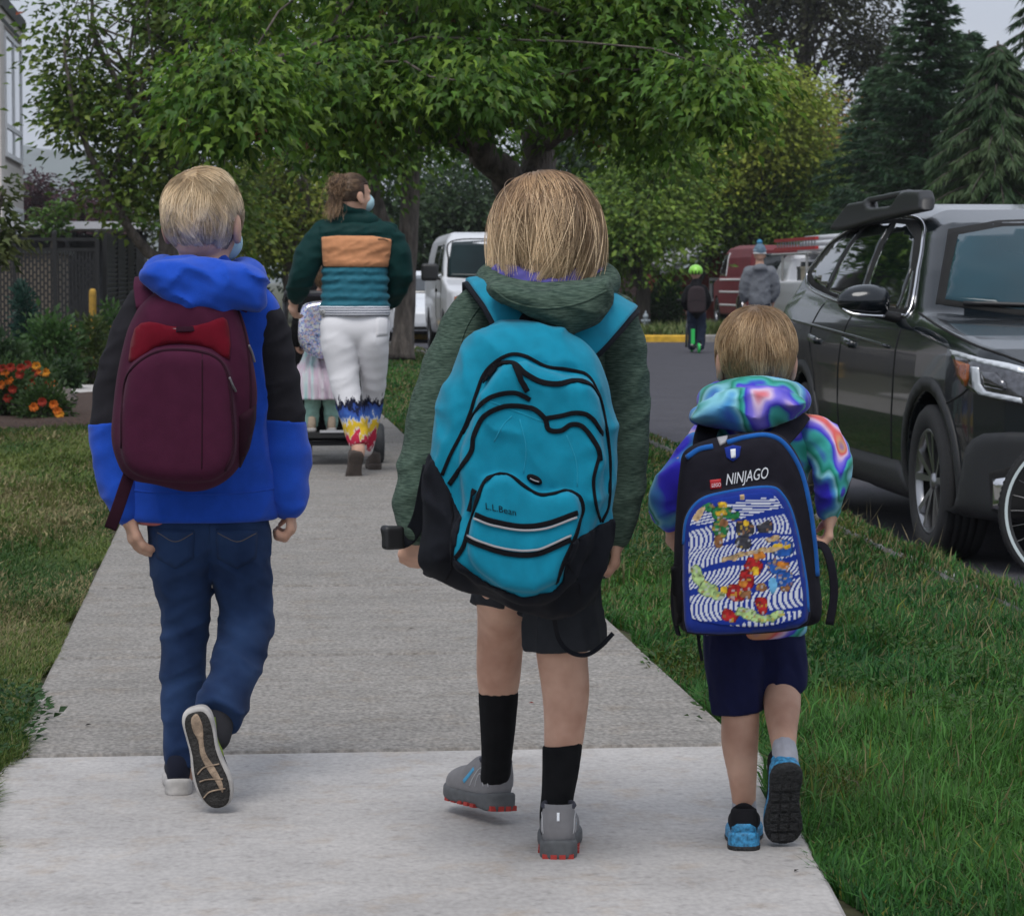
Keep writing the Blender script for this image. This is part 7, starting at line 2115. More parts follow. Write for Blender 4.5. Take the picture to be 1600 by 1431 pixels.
perC = person(bodyC, 'smallest boy in bright tie-dye hoodie, navy shorts and printed backpack', locC)
eyes(perC, eyC, RC, hC)
hair(perC, cC + RC @ np.array([0, -.03, .10]) * hC, np.array([.375, .46, .425]) * hC, RC, [-.12, -.35, 1.0], 14000, .095, M_HAIR_C, M_HCAP_C, grav=.35, clump=.82, nguide=170, low=-.80, lift=(1.02, 1.16), jitter=.30, hug=.7, ears=[cC + RC @ np.array([s_ * .40, -.05, -.09]) * hC for s_ in (-1, 1)],
     lenf=lambda u: np.clip(.28 + .82 * (u[:, 2] + .70), .2, 1.1))

def tie_dye(name, seed=0.0, mul=1.0, add=0.0):
    m = cloth(name, (.1, .1, .5), .05, .2, 500)
    N, L_ = m.node_tree.nodes, m.node_tree.links
    b = N['Principled BSDF']
    tc = N.new('ShaderNodeTexCoord'); mp = N.new('ShaderNodeMapping'); mp.inputs['Scale'].default_value = (5.0, 3.4, 4.4); mp.inputs['Rotation'].default_value = (0, .6, .3); mp.inputs['Location'].default_value = (seed, seed * .7, 0)
    no = N.new('ShaderNodeTexNoise'); no.inputs['Scale'].default_value = 1.7; no.inputs['Detail'].default_value = 1.6; no.inputs['Distortion'].default_value = .35
    r = N.new('ShaderNodeValToRGB'); r.color_ramp.interpolation = 'LINEAR'
    st = [(.24, (.02, .012, .30)), (.34, (.035, .03, .50)), (.40, (.06, .26, .55)), (.44, (.22, .52, .62)), (.475, (.01, .20, .13)), (.51, (.05, .36, .34)), (.535, (.05, .04, .50)), (.575, (.20, .16, .62)), (.605, (.62, .46, .62)), (.635, (.62, .10, .10)), (.67, (.60, .30, .16)), (.72, (.05, .05, .50))]
    e = r.color_ramp.elements
    e[0].position, e[0].color = st[0][0], (*st[0][1], 1); e[1].position, e[1].color = st[-1][0], (*st[-1][1], 1)
    for p_, c_ in st[1:-1]:
        x = e.new(p_); x.color = (*c_, 1)
    L_.new(tc.outputs['Object'], mp.inputs[0]); L_.new(mp.outputs[0], no.inputs[0]); ma = N.new('ShaderNodeMath'); ma.operation = 'MULTIPLY_ADD'; ma.inputs[1].default_value = mul; ma.inputs[2].default_value = add; L_.new(no.outputs[0], ma.inputs[0]); L_.new(ma.outputs[0], r.inputs[0]); L_.new(r.outputs[0], b.inputs['Base Color'])
    return m
M_TD = tie_dye('tie-dye fleece', 2.3)
RXC = pix(4.6)
torC = Shape([cap(Cc.p(1178, 730, .05), Cc.p(1176, 985, .05), Cc.r(86), Cc.r(84), .62), cap(Cc.p(1108, 690, .06), Cc.p(1252, 688, .06), Cc.r(34), Cc.r(34)), cap(Cc.p(1180, 640, .05), Cc.p(1180, 680, .05), Cc.r(44), Cc.r(60), .8)], .04, cuts=[below(Cc.z(999, .05))], kc=.01, disp=folds(.004, .09, .09, .09, 123, .3))
tC = sdf_obj('hoodie', torC, M_TD, perC, .0055)
for pts, sd_, mu_, ad_ in (([(1110, 694, .055, 33), (1084, 724, .045, 31), (1057, 756, .035, 29), (1041, 788, .05, 24), (1046, 812, .085, 18)], 131, .92, .0),
                 ([(1248, 680, .055, 35), (1276, 686, .04, 33), (1298, 714, .02, 28), (1300, 752, .0, 24), (1295, 796, .018, 17)], 137, 1.0, -.045)):
    sdf_obj('sleeve', Shape(Cc.chain(pts, 1.0), .012, disp=folds(.005, .09, .07, .04, sd_, .5)), tie_dye('tie-dye sleeve fleece', sd_ * .37, mu_, ad_), tC, .005)
hoodC = Union([Pouch([(1080, 652), (1098, 628), (1140, 612), (1190, 606), (1225, 612), (1256, 630), (1244, 648), (1216, 660), (1188, 671), (1160, 672), (1135, 667), (1100, 664)], Cc.Y0 - .06, .15, .045, disp=folds(.006, .08, .1, .035, 143, -.2)),
               Shape(Cc.chain([(1132, 612, .12, 18), (1112, 626, .04, 20), (1140, 618, -.03, 20), (1185, 612, -.05, 20), (1228, 618, -.02, 20), (1246, 626, .05, 18), (1232, 610, .12, 16)]), .02)], .02)
sdf_obj('hood', hoodC, tie_dye('tie-dye hood fleece', 5.0, .86, .045), tC, .0045)
# shorts, socks
M_NSH = cloth('navy sports shorts', (.012, .014, .050), .12, .2, 600)
s1 = Shape(Cc.chain([(1150, 985, .05, 48), (1151, 1050, .042, 41), (1155, 1130, .03, 37)]), .02, cuts=[plane(Cc.p(1155, 1112, .035), [.10, 0, -1])], disp=folds(.005, .04, .04, .2, 151, .2))
s2 = Shape(Cc.chain([(1212, 985, .06, 44), (1221, 1040, .05, 33), (1224, 1085, .03, 29)]), .02, cuts=[plane(Cc.p(1223, 1072, .04), [.1, .4, -1])], disp=folds(.005, .04, .04, .2, 153, .2))
sdf_obj('shorts', Union([s1, s2, Shape([cap(Cc.p(1148, 980, .05), Cc.p(1208, 980, .05), Cc.r(46), Cc.r(46), .85)], 0)], .010), M_NSH, perC, .005)
M_GSOCK = cloth('pale grey sock', (.36, .36, .40), .1, .5, 700)
sdf_obj('sock', Shape(Cc.chain([(1163, 1250, .012, 19), (1163, 1275, .015, 19), (1162, 1290, .04, 19)]), .005, cuts=[above(Cc.z(1252, .012))], kc=.003, disp=lambda P: .0008 * np.sin(P[:, 0] * 1300)), M_GSOCK, perC, .0035)
sdf_obj('sock', Shape(Cc.chain([(1225, 1168, -.09, 19), (1227, 1185, -.105, 19), (1228, 1197, -.115, 18)]), .005, disp=lambda P: .0008 * np.sin(P[:, 0] * 1300)), M_GSOCK, perC, .0035)
M_BSH = cloth('black shoe mesh', (.012, .012, .014), .1, .4, 800); M_BSO = mat('blue speckled midsole', (.03, .20, .38), .6, .5, 160); M_BOUT = mat('black rubber sole', (.016, .016, .017), .8, .3, 90, .8, 130)
def kid_shoe(M, L, lab):
    s = Shoe(M, L, .074, .028, .70)
    o = s.build(perC, M_BSH, M_BSO, label=lab)
    sdf_obj('outsole', lambda P: smax(s.sole(P) - .0015, s.w2l(P)[:, 2] - .010, .003), M_BOUT, o, .0035, bounds=s.bounds())
    def back(uv):
        uv = np.atleast_2d(uv); n = len(uv)
        return s.l2w(np.stack([uv[:, 0], np.full(n, -.06), uv[:, 1]], -1)), np.broadcast_to(s.M[:3, 1], (n, 3)), 0.0
    P2('heel_counter', M_BSO, o, s.upper, [(-.024, .027), (-.022, .044), (-.012, .052), (.012, .052), (.022, .044), (.024, .027)], back, .005, .002)
    lg = MB()
    for i in range(7):
        for j in range(3):
            x, y = (-.020 + .020 * j) * (1 if 1 < i < 6 else .8), .022 + i * L / 8
            a = s.l2w(np.array([[x + dx, y + dy, z] for dx in (-.0075, .0075) for dy in (-.008, .008) for z in (-.0045, .004)]))
            lg.add(a, [(0, 1, 3, 2), (4, 6, 7, 5), (0, 4, 5, 1), (2, 3, 7, 6), (0, 2, 6, 4), (1, 5, 7, 3)])
    q = lg.build('tread_lugs', M_BOUT, o); q['kind'] = 'stuff'
    return o
kid_shoe(frame(G(1162, 1329), [.185, 1, 0], [0, 0, 1]), .178, 'black and blue shoe planted on the pale slab')
hl = Cc.p(1230, 1196, -.155)
kid_shoe(frame(hl, [.03, .42, -1], [.02, 1, .42]), .185, 'raised black shoe showing its dark sole')

# ------------------------------------------------------------------ printed backpack
M_PBK = cloth('black pack cloth', (.014, .013, .019), .15, .3, 600); M_PBL = cloth('blue piping', (.012, .10, .36), .1, .2, 500); M_PRB = cloth('deep blue pocket cloth', (.012, .030, .22), .1, .2, 500)
bagC = Union([Pouch([(1070, 704), (1108, 686), (1160, 677), (1205, 675), (1232, 690), (1255, 730), (1270, 790), (1278, 880), (1284, 958), (1262, 978), (1170, 988), (1078, 988), (1060, 966), (1053, 880), (1057, 790), (1062, 735)], Cc.Y0 - .165, .17, .055),
              Pouch([(1066, 850), (1070, 806), (1092, 779), (1130, 767), (1200, 758), (1226, 770), (1244, 812), (1260, 900), (1266, 958), (1250, 982), (1170, 991), (1086, 991), (1067, 972)], Cc.Y0 - .255, .06, .028)], .008)
bC = thing('backpack', 'black and blue printed backpack with white lettering on the smallest boy', 'backpack', Cc.p(1168, 990, -.17), 'school backpacks worn by the boys')
sdf_obj('pack_body', bagC, M_PBK, bC, .005)
P2('front_pocket', M_PRB, bC, bagC, [(1069, 850), (1074, 810), (1094, 783), (1130, 771), (1198, 762), (1222, 774), (1240, 814), (1257, 900), (1262, 955), (1246, 978), (1170, 987), (1088, 987), (1071, 968)], RXC, 6, .003, smooth_n=2)
# the flat print: white ripple lines on blue with small coloured shapes, one tint per point of the panel
prV, prF = drape([(1077, 850), (1081, 812), (1099, 790), (1130, 779), (1194, 770), (1214, 780), (1232, 818), (1248, 900), (1253, 950), (1238, 970), (1170, 978), (1094, 970), (1079, 950)], bagC, RXC, 1.7, .0045, smooth_n=2)
po = obj('print_panel', prV, prF, attr_mat('printed cloth', .8, 0, .15), bC)
def paint_print(P):
    u, v = proj(P); n = len(u)
    q = np.stack([u * .05, v * .05, u * 0], -1)
    jx, jy = vnoise(q * 2.3, 301) * 2.2, vnoise(q * 2.3, 302) * 2.2
    c = np.zeros((n, 3)) + (.010, .032, .25)
    rows = ((796, 14), (828, 17), (862, 19), (898, 17), (940, 24), (976, 8))
    for k, (yc, hh) in enumerate(rows):
        ycx = yc - .16 * (u - 1165) + 3 * np.sin(u * .03 + k)
        dy = v - ycx
        m = np.abs(dy) < hh * (.80 + .16 * np.sin(u * .045 + k * 2))
        ph = u + dy * (.35 - .5 * math.sin(k * 1.7)) + .022 * dy ** 2 * (1 if k % 2 else -1) + 4 * np.sin(u * .02 + k)
        st = np.sin(ph * 2 * math.pi / (6.6 + .35 * k)) > -.1
        if k == 0: st = np.sin((v + .12 * u + 5 * np.sin(u * .035)) * 2 * math.pi / 4.6) > -.1
        c[m & st] = (.60, .62, .68)
    cols = dict(green=(.02, .16, .05), yellow=(.60, .38, .03), grey=(.045, .045, .055), brown=(.24, .11, .05), red=(.34, .018, .02), blue=(.02, .09, .34), lime=(.36, .50, .20), tan=(.44, .31, .17), orange=(.50, .18, .03), sky=(.12, .34, .55))
    blobs = [('green', 1104, 792, 14, 7, .3), ('green', 1128, 800, 16, 12, 0), ('green', 1126, 826, 12, 15, .1), ('green', 1148, 806, 9, 6, -.5), ('tan', 1092, 803, 6, 13, .5), ('tan', 1160, 776, 5, 6, 0), ('brown', 1123, 846, 8, 9, 0),
             ('brown', 1131, 818, 7, 6, .4), ('grey', 1164, 826, 16, 13, .1), ('grey', 1160, 848, 13, 10, 0), ('grey', 1196, 824, 12, 9, -.4), ('red', 1178, 884, 15, 11, .4), ('red', 1150, 926, 15, 13, .2), ('red', 1166, 906, 12, 16, 0),
             ('red', 1140, 962, 13, 10, .3), ('red', 1190, 945, 10, 14, -.3), ('brown', 1166, 928, 8, 7, 0), ('blue', 1222, 856, 17, 14, .2), ('blue', 1214, 884, 16, 12, 0), ('blue', 1226, 905, 14, 14, 0),
             ('tan', 1182, 862, 48, 4.5, -.20), ('tan', 1140, 872, 14, 4, -.2), ('yellow', 1129, 789, 8, 4, 0), ('yellow', 1127, 802, 9, 3.5, 0), ('yellow', 1166, 818, 5, 5, 0), ('yellow', 1182, 892, 5, 6, 0), ('yellow', 1131, 922, 5, 6, 0), ('orange', 1186, 868, 9, 6, 0), ('orange', 1163, 912, 6, 5, 0),
             ('yellow', 1216, 852, 7, 3, 0), ('yellow', 1230, 854, 5, 3, 0), ('tan', 1208, 842, 12, 4, -.3), ('orange', 1224, 882, 10, 5, 0), ('brown', 1226, 920, 8, 6, 0), ('brown', 1190, 917, 9, 6, 0), ('sky', 1208, 914, 6, 13, .1), ('lime', 1090, 898, 9, 17, -.4), ('lime', 1106, 920, 15, 11, .3), ('lime', 1122, 930, 10, 6, 0), ('lime', 1166, 958, 16, 9, .3), ('lime', 1192, 966, 20, 6, 0), ('lime', 1214, 960, 12, 6, -.4)]
    sp = vnoise(np.stack([u * .22, v * .22, u * 0], -1), 311)
    for k, x, y, a, b_, ro in blobs:
        du, dv = u + jx - x, v + jy - y
        p_, q_ = (du * math.cos(ro) + dv * math.sin(ro)) / a, (-du * math.sin(ro) + dv * math.cos(ro)) / b_
        e = (np.abs(p_) ** 3 + np.abs(q_) ** 3) ** (1 / 3)
        m = e < 1
        c[m] = np.array(cols[k]) * (1 + .45 * sp[m])[:, None]
        if a > 7:
            c[(e > .88) & m] *= .45
            cell = hash3(np.stack([np.floor((u + jx) / 4.2), np.floor((v + jy) / 3.6), u * 0 + len(k)], -1), 317)
            hit = m & (np.abs(cell) > .70)
            alt = np.array([(.03, .03, .035), (.50, .33, .04), (.30, .14, .06), (.42, .42, .44)])[(np.abs(cell * 977).astype(int)) % 4]
            c[hit] = c[hit] * .35 + alt[hit] * .65
    return c
set_tint(po, paint_print(prV))
for pts in ([(1074, 715), (1092, 703), (1114, 698)], [(1136, 692), (1165, 684), (1200, 681), (1226, 695), (1250, 735), (1264, 790), (1272, 850), (1276, 900)]): L2('piping', M_PBL, bC, bagC, pts, RXC, Cc.r(4.5), lift=.001)
L2('pocket_piping', M_PBL, bC, bagC, [(1069, 850), (1074, 810), (1094, 783), (1130, 771), (1198, 762), (1222, 774), (1240, 814), (1257, 900), (1262, 955)], RXC, Cc.r(3.2), lift=.001)
M_WHT = mat('white lettering', (.72, .73, .76), .7, 0)
V, F = lay_text('NINJAGO', bagC, RXC, (1133, 758), (.82, -.14), (.16, -1.35), 19.0, .002, .025); obj('lettering', V, F, M_WHT, bC, False)
P2('red_badge', mat('red badge', (.45, .015, .02), .6, 0), bC, bagC, [(1109, 750), (1126, 748), (1127, 763), (1110, 765)], RXC, 4, .002)
V, F = lay_text('LEGO', bagC, RXC, (1111, 761), (.48, -.05), (.05, -.7), 12.0, .0052, .02); obj('badge_lettering', V, F, M_WHT, bC, False)
P2('emblem', M_PRB, bC, bagC, [(1132, 700), (1145, 696), (1158, 698), (1155, 714), (1145, 721), (1135, 715)], RXC, 3, .002)
P2('emblem_mark', M_WHT, bC, bagC, [(1141, 703), (1149, 702), (1149, 715), (1142, 716)], RXC, 3, .004)
P2('zip_tag', M_GRYT, bC, bagC, [(1121, 686), (1137, 683), (1134, 692), (1125, 697)], RXC, 3, .004)
strap('shoulder_strap', M_PBK, bC, Cc, [(1100, 712, -.12), (1100, 690, -.08), (1106, 668, -.02), (1112, 658, .05), (1112, 680, .13), (1110, 730, .15)], Cc.r(34), .010)
strap('shoulder_strap', M_PBK, bC, Cc, [(1206, 700, -.13), (1222, 680, -.10), (1240, 660, -.04), (1250, 646, .04), (1246, 660, .12), (1240, 720, .15)], Cc.r(36), .010)
strap('loose_strap', M_PBK, bC, Cc, [(1268, 850, -.12), (1288, 855, -.13), (1300, 890, -.14), (1303, 930, -.14), (1296, 976, -.14)], Cc.r(13), .003)
strap('loose_strap', M_PBK, bC, Cc, [(1090, 985, -.12), (1093, 1010, -.12), (1097, 1032, -.11)], Cc.r(5), .002)
P2('mesh_side_pocket', M_ZIP, bC, bagC, [(1053, 885), (1066, 884), (1066, 970), (1060, 978)], RXC, 6, .006, puff=.012)
strap('side_loop', M_PBK, bC, Cc, [(1056, 880, -.16), (1052, 920, -.17), (1053, 960, -.17), (1060, 992, -.16)], Cc.r(11), .003, nrm=[-1, -.5, 0])
# ================================================================== THE WOMAN WITH THE STROLLER
D = Fig(15.5)
locD = np.array([D.p(555, 740)[0], 15.6, 0])
cD = D.p(552, 305, .03); hD = .228; yD = -1.02
hpD, eyD, RD = head_prims(cD, hD, yD, .05)
bodyD = Shape(hpD + D.chain([(552, 320, .03, 15), (553, 345, .05, 17)])
    + D.chain([(555, 370, .06, 36), (555, 480, .06, 30), (554, 510, .05, 24)], q=.6)
    + D.chain([(503, 368, .06, 14), (474, 425, .08, 12), (462, 462, .22, 9)]) + D.chain([(607, 368, .06, 14), (626, 425, .08, 12), (606, 472, .24, 9)])
    + D.chain([(535, 540, .05, 18), (541, 610, .055, 14), (556, 680, -.03, 11), (560, 705, -.08, 9), (556, 722, -.06, 8)]) + D.chain([(579, 540, .06, 15), (584, 580, .12, 13), (582, 630, .212, 9), (574, 670, .205, 8), (572, 703, .22, 7)])
    + hand_prims(D.p(461, 464, .24), [-.15, .35, -.9], [.8, .5, 0], .175, thumb=-1, curl=.7) + hand_prims(D.p(604, 474, .26), [-.3, .6, -.5], [-.7, .3, 0], .175, thumb=1, curl=.7), .015)
perD = person(bodyD, 'woman in green, peach and teal padded jacket and white trousers pushing a stroller', locD, h=.006)
eyes(perD, eyD, RD, hD)
M_HAIR_D = hair_mat('brown hair with light ends', (.045, .024, .014), (.085, .048, .028), (.22, .14, .08), .35)
M_HCAP_D = mat('dark brown hair base', (.045, .026, .017), .8, .3, 50)
sc = np.array([.375, .46, .425]) * hD
hair(perD, cD + RD @ np.array([0, -.03, .10]) * hD, sc, RD, [0, 1.1, .1], 6000, .10, M_HAIR_D, M_HCAP_D, grav=-.12, gravk=-.1, clump=.5, nguide=120, low=-.6, hug=1.0, lift=(1.01, 1.05), face=(.30, .35), jitter=.06, thick=.0008)
bun = D.p(531, 289, -.02)
bo_ = sdf_obj('hair_bun', Shape([ell(bun, [.050, .05, .048])], .01, disp=folds(.010, .03, .03, .06, 201)), M_HCAP_D, perD, .006)
n = 900; u = unit(n); K = 7
pts = []
P = bun + u * .042
d = np.cross(u, unit(n)) + u * .45 + [0, 0, -.1]
for k in range(K):
    pts.append(P.copy()); d = d / np.linalg.norm(d, axis=1)[:, None]; P = P + d * .011; d = d + (bun - P) * 6 + rng.normal(0, .25, (n, 3)) + [0, 0, -.12 * k]
# loose tail below the bun
n2 = 260; a = rng.uniform(0, 1, n2)
P = bun + np.stack([rng.normal(-.01, .022, n2), rng.normal(0, .02, n2), rng.normal(-.02, .02, n2)], -1); tail = []
for k in range(K):
    tail.append(P.copy()); P = P + np.stack([rng.normal(.0, .006, n2) - .004, rng.normal(0, .006, n2), -.021 - rng.random(n2) * .008], -1)
allp = np.concatenate([np.stack(pts, 1), np.stack(tail, 1)])
cv = bpy.data.hair_curves.new('loose_hair'); cv.add_curves([K] * len(allp))
cv.attributes['position'].data.foreach_set('vector', (allp - ORG[perD.name]).astype(np.float32).ravel())
ra = cv.attributes.get('radius') or cv.attributes.new('radius', 'FLOAT', 'POINT'); ra.data.foreach_set('value', np.full(len(allp) * K, .0009, np.float32))
ta = cv.attributes.new('lock_tone', 'FLOAT_COLOR', 'CURVE'); ta.data.foreach_set('color', np.repeat(rng.uniform(.7, 2.2, len(allp)).astype(np.float32), 4))
cv.materials.append(M_HAIR_D); ho = bpy.data.objects.new('loose_hair', cv); COL.objects.link(ho); ho.parent = bo_
mk = Shape([ell(cD + RD @ np.array([0, .30, -.20]) * hD, np.array([.30, .25, .25]) * hD, RD)], 0, cuts=[plane(cD + RD @ np.array([0, .20, 0]) * hD, RD @ np.array([0, -1, 0]))])
fm_ = sdf_obj('face_mask', mk, M_MASK, perD, .006)
obj('ear_loop', *tube_geo(smooth_open([cD + RD @ np.array(q) * hD for q in ((-.30, .24, -.15), (-.38, .06, -.16), (-.40, -.04, -.06), (-.36, .1, .0), (-.30, .24, -.08))]), .002, 5), M_MASK, fm_)

M_DG = cloth('dark green padded nylon', (.004, .032, .030), .1, .2, 200, rough=.6); M_PE = cloth('peach padded nylon', (.60, .27, .13), .05, .2, 200, rough=.7); M_TL = cloth('teal padded nylon', (.022, .135, .185), .1, .2, 200, rough=.6)
def puff(P):
    z = P[:, 2]; rows = np.array([D.z(r_, .05) for r_ in (345, 370, 418, 431, 444, 457, 470, 484)])
    d_ = np.abs(z[:, None] - rows[None]).min(1)
    return .010 * np.exp(-(d_ / .014) ** 2) + folds(.006, .12, .2, .035, 211, .25)(P)
tor = Shape([cap(D.p(555, 385, .06), D.p(555, 470, .06), D.r(52), D.r(54), .66), cap(D.p(515, 372, .06), D.p(598, 372, .06), D.r(27), D.r(27), 1.0)], .06, cuts=[below(D.z(488, .05))], kc=.03, disp=puff)
z1, z2 = D.z(370, .0), D.z(419, .0)
jk = sdf_obj('jacket', tor, [M_TL, M_DG], perD, .009, mi=lambda C: (C[:, 2] > z2).astype(int))
sdf_obj('back_panel', region(tor, [(502, 370), (530, 368), (580, 368), (612, 374), (611, 395), (607, 418), (560, 418), (505, 417), (503, 395)], D.s, .006), M_PE, jk, .008, bounds=tor.bounds())
L2('panel_logo', M_DG, jk, tor, [(590, 374), (598, 374), (606, 376)], pix(14.5), .0022, lift=.008)
sdf_obj('collar', Shape([cap(D.p(537, 345, .04), D.p(572, 345, .04), D.r(20), D.r(20), 1.0), cap(D.p(540, 327, .02), D.p(558, 329, .04), D.r(17.5), D.r(17), 1.0)], .02, cuts=[plane(D.p(550, 318, .0), [.45, 0, 1])], kc=.015, disp=lambda P: .007 * np.exp(-(np.abs(P[:, 2] - D.z(335, .03)) / .01) ** 2)), M_DG, jk, .007)
for pts in ([(508, 366, .06, 21), (488, 392, .065, 21), (474, 425, .08, 20), (466, 448, .14, 16), (462, 463, .22, 11)], [(604, 368, .06, 21), (620, 395, .065, 21), (625, 425, .08, 19), (618, 452, .15, 16), (607, 474, .24, 11)]):
    sdf_obj('sleeve', Shape(D.chain(pts, 1.0), .02, disp=lambda P: folds(.010, .25, .2, .07, 221, .2)(P)), M_DG, jk, .009)
M_STR2 = bpy.data.materials.new('striped shirt'); M_STR2.use_nodes = True
N_, L_ = M_STR2.node_tree.nodes, M_STR2.node_tree.links
wv = N_.new('ShaderNodeTexWave'); wv.bands_direction = 'Z'; wv.inputs['Scale'].default_value = 22; wv.inputs['Distortion'].default_value = .6; tcx = N_.new('ShaderNodeTexCoord'); rp = N_.new('ShaderNodeValToRGB')
rp.color_ramp.interpolation = 'CONSTANT'; rp.color_ramp.elements[0].color = (.02, .03, .07, 1); rp.color_ramp.elements[1].position = .28; rp.color_ramp.elements[1].color = (.65, .66, .7, 1)
L_.new(tcx.outputs['Object'], wv.inputs[0]); L_.new(wv.outputs['Fac'], rp.inputs[0]); L_.new(rp.outputs[0], N_['Principled BSDF'].inputs['Base Color'])
sdf_obj('shirt', Shape([cap(D.p(552, 478, .05), D.p(556, 490, .05), D.r(54), D.r(54), .62)], 0, cuts=[below(D.z(494, .05)), above(D.z(478, .05))]), M_STR2, perD, .008)
sdf_obj('bag_panel', Shape([cap(D.p(512, 484, .03), D.p(536, 490, .03), D.r(14), D.r(10), 1.0)], 0, cuts=[below(D.z(497, .05)), above(D.z(484, .05))]), mat('black and white lace print', (.02, .02, .02), .8, 0, 120, col2=(.6, .6, .6)), perD, .006)
# trousers with tie-dyed ankles
M_WP = bpy.data.materials.new('white trousers with dyed ankles'); M_WP.use_nodes = True
N_, L_ = M_WP.node_tree.nodes, M_WP.node_tree.links; bs_ = N_['Principled BSDF']; bs_.inputs['Roughness'].default_value = .95; bs_.inputs['Specular IOR Level'].default_value = .1
ge = N_.new('ShaderNodeNewGeometry'); sx = N_.new('ShaderNodeSeparateXYZ'); no = N_.new('ShaderNodeTexNoise'); no.inputs['Scale'].default_value = 30; no.inputs['Detail'].default_value = 5; no.inputs['Roughness'].default_value = .7
mpn = N_.new('ShaderNodeMapping'); mpn.inputs['Scale'].default_value = (1, 1, .35); L_.new(ge.outputs['Position'], mpn.inputs[0]); L_.new(mpn.outputs[0], no.inputs[0])
ad = N_.new('ShaderNodeMath'); ad.operation = 'MULTIPLY_ADD'; ad.inputs[1].default_value = .26; L_.new(no.outputs[0], ad.inputs[0]); L_.new(ge.outputs['Position'], sx.inputs[0]); L_.new(sx.outputs['Z'], ad.inputs[2])
mr = N_.new('ShaderNodeMapRange'); mr.inputs[1].default_value = D.z(700) + .13; mr.inputs[2].default_value = D.z(610) + .13; L_.new(ad.outputs[0], mr.inputs[0])
rp = N_.new('ShaderNodeValToRGB'); e = rp.color_ramp.elements; rp.color_ramp.interpolation = 'EASE'
st = [(0.02, (.66, .62, .62)), (.06, (.45, .03, .06)), (.24, (.42, .025, .06)), (.27, (.62, .58, .55)), (.31, (.62, .42, .03)), (.46, (.60, .40, .03)), (.50, (.55, .58, .62)), (.55, (.05, .13, .42)), (.68, (.04, .08, .30)), (.73, (.012, .014, .03)), (.82, (.02, .02, .04)), (.87, (.74, .73, .75))]
e[0].position, e[0].color = st[0][0], (*st[0][1], 1); e[1].position, e[1].color = st[-1][0], (*st[-1][1], 1)
for p_, c_ in st[1:-1]: x = e.new(p_); x.color = (*c_, 1)
L_.new(mr.outputs[0], rp.inputs[0]); L_.new(rp.outputs[0], bs_.inputs['Base Color'])
l1 = Shape(D.chain([(530, 530, .05, 29), (536, 580, .05, 23), (545, 630, .02, 19), (556, 672, -.02, 16), (561, 694, -.06, 13.5)]), .02, cuts=[plane(D.p(561, 696, -.06), [.2, -.3, -1])], disp=folds(.0045, .3, .2, .08, 231, .5))
l2 = Shape(D.chain([(580, 530, .05, 28), (584, 580, .12, 20.5), (582, 630, .21, 15.5), (574, 670, .20, 14), (572, 702, .22, 11)]), .02, disp=folds(.004, .3, .2, .09, 233, -.4))
tr_ = Union([Union([l1, l2], .003), Shape([cap(D.p(534, 512, .05), D.p(576, 512, .05), D.r(34), D.r(34), .85)], 0, cuts=[above(D.z(488, .05))])], .012)
tp = sdf_obj('trousers', tr_, M_WP, perD, .009)
P2('back_pocket', M_WP, tp, tr_, [(588, 496), (606, 496), (606, 524), (588, 526)], pix(14.6), 4, .003)
M_SLIDE = mat('brown slipper sole', (.055, .042, .035), .85, .2, 40)
hh = D.p(558, 706, -.13)
s_ = Shoe(frame(hh, [-.10, .25, -1], [-.1, 1, .25]), .235, .105, .03); o = s_.build(perD, M_SLIDE, M_SLIDE, h=.006)
g = G(572, 716)
s_ = Shoe(frame([g[0], 15.9, 0], [0, 1, 0], [0, 0, 1]), .24, .10, .03); s_.build(perD, M_SLIDE, M_SLIDE, h=.006)

# ------------------------------------------------------------------ stroller
M_STB = cloth('black stroller fabric', (.012, .012, .013)); M_STF = mat('dark grey stroller frame', (.05, .05, .055), .4, 0)
stY = 16.55
sp = lambda x, y, d=0: W(x, y, stY + d)
st_ = thing('stroller', 'black stroller with grey wheels pushed by the woman, a rider board behind', 'stroller', [sp(515, 700)[0], 16.9, 0])
for x, d, r in ((592, 0, .120), (438, 0, .120), (556, .75, .085), (480, .75, .085)):
    c = np.array([sp(x, 700, d)[0], stY + d, r])
    w = MB().lathe([(0, .02), (r * .72, .022), (r * .72, -.022), (0, -.02)], c, (1, 0, 0), 24).build('wheel', M_STF, st_, True)
    MB().lathe([(r * .70, .022), (r * .85, .03), (r * .97, .022), (r, .008), (r, -.008), (r * .97, -.022), (r * .85, -.03), (r * .70, -.022)], c, (1, 0, 0), 28).build('tyre', mat('grey wheel tyre', (.035, .037, .04), .7, .1) if 'grey wheel tyre' not in bpy.data.materials else bpy.data.materials['grey wheel tyre'], w, True)
fr_ = MB()
xl, xr = sp(446, 700)[0], sp(584, 700)[0]
fr_.tube([[xl, stY, .12], [xr, stY, .12]], .014, 8)
for x in (xl, xr):
    fr_.tube([[x, stY, .12], [x, stY + .35, .42], [x, stY - .05, .98]], .014, 8)
    fr_.tube([[x, stY + .35, .42], [x * .8 + .1 * (xl + xr), stY + .75, .10]], .014, 8)
fr_.tube([[xl, stY - .05, .98], [xl, stY - .17, 1.02], [xr, stY - .17, 1.02], [xr, stY - .05, .98]], .018, 8)
fr_.build('frame', M_STF, st_, True)
bsk = [sp(470, 625), sp(580, 625), sp(582, 672), sp(574, 690), sp(482, 690), sp(474, 672)]
MB().add([[p_[0], stY + .08 + dd, p_[2]] for dd in (0, .5) for p_ in bsk], [(0, 5, 4, 3, 2, 1), (6, 7, 8, 9, 10, 11)] + [(i, (i + 1) % 6, 6 + (i + 1) % 6, 6 + i) for i in range(6)]).build('basket', M_STB, st_)
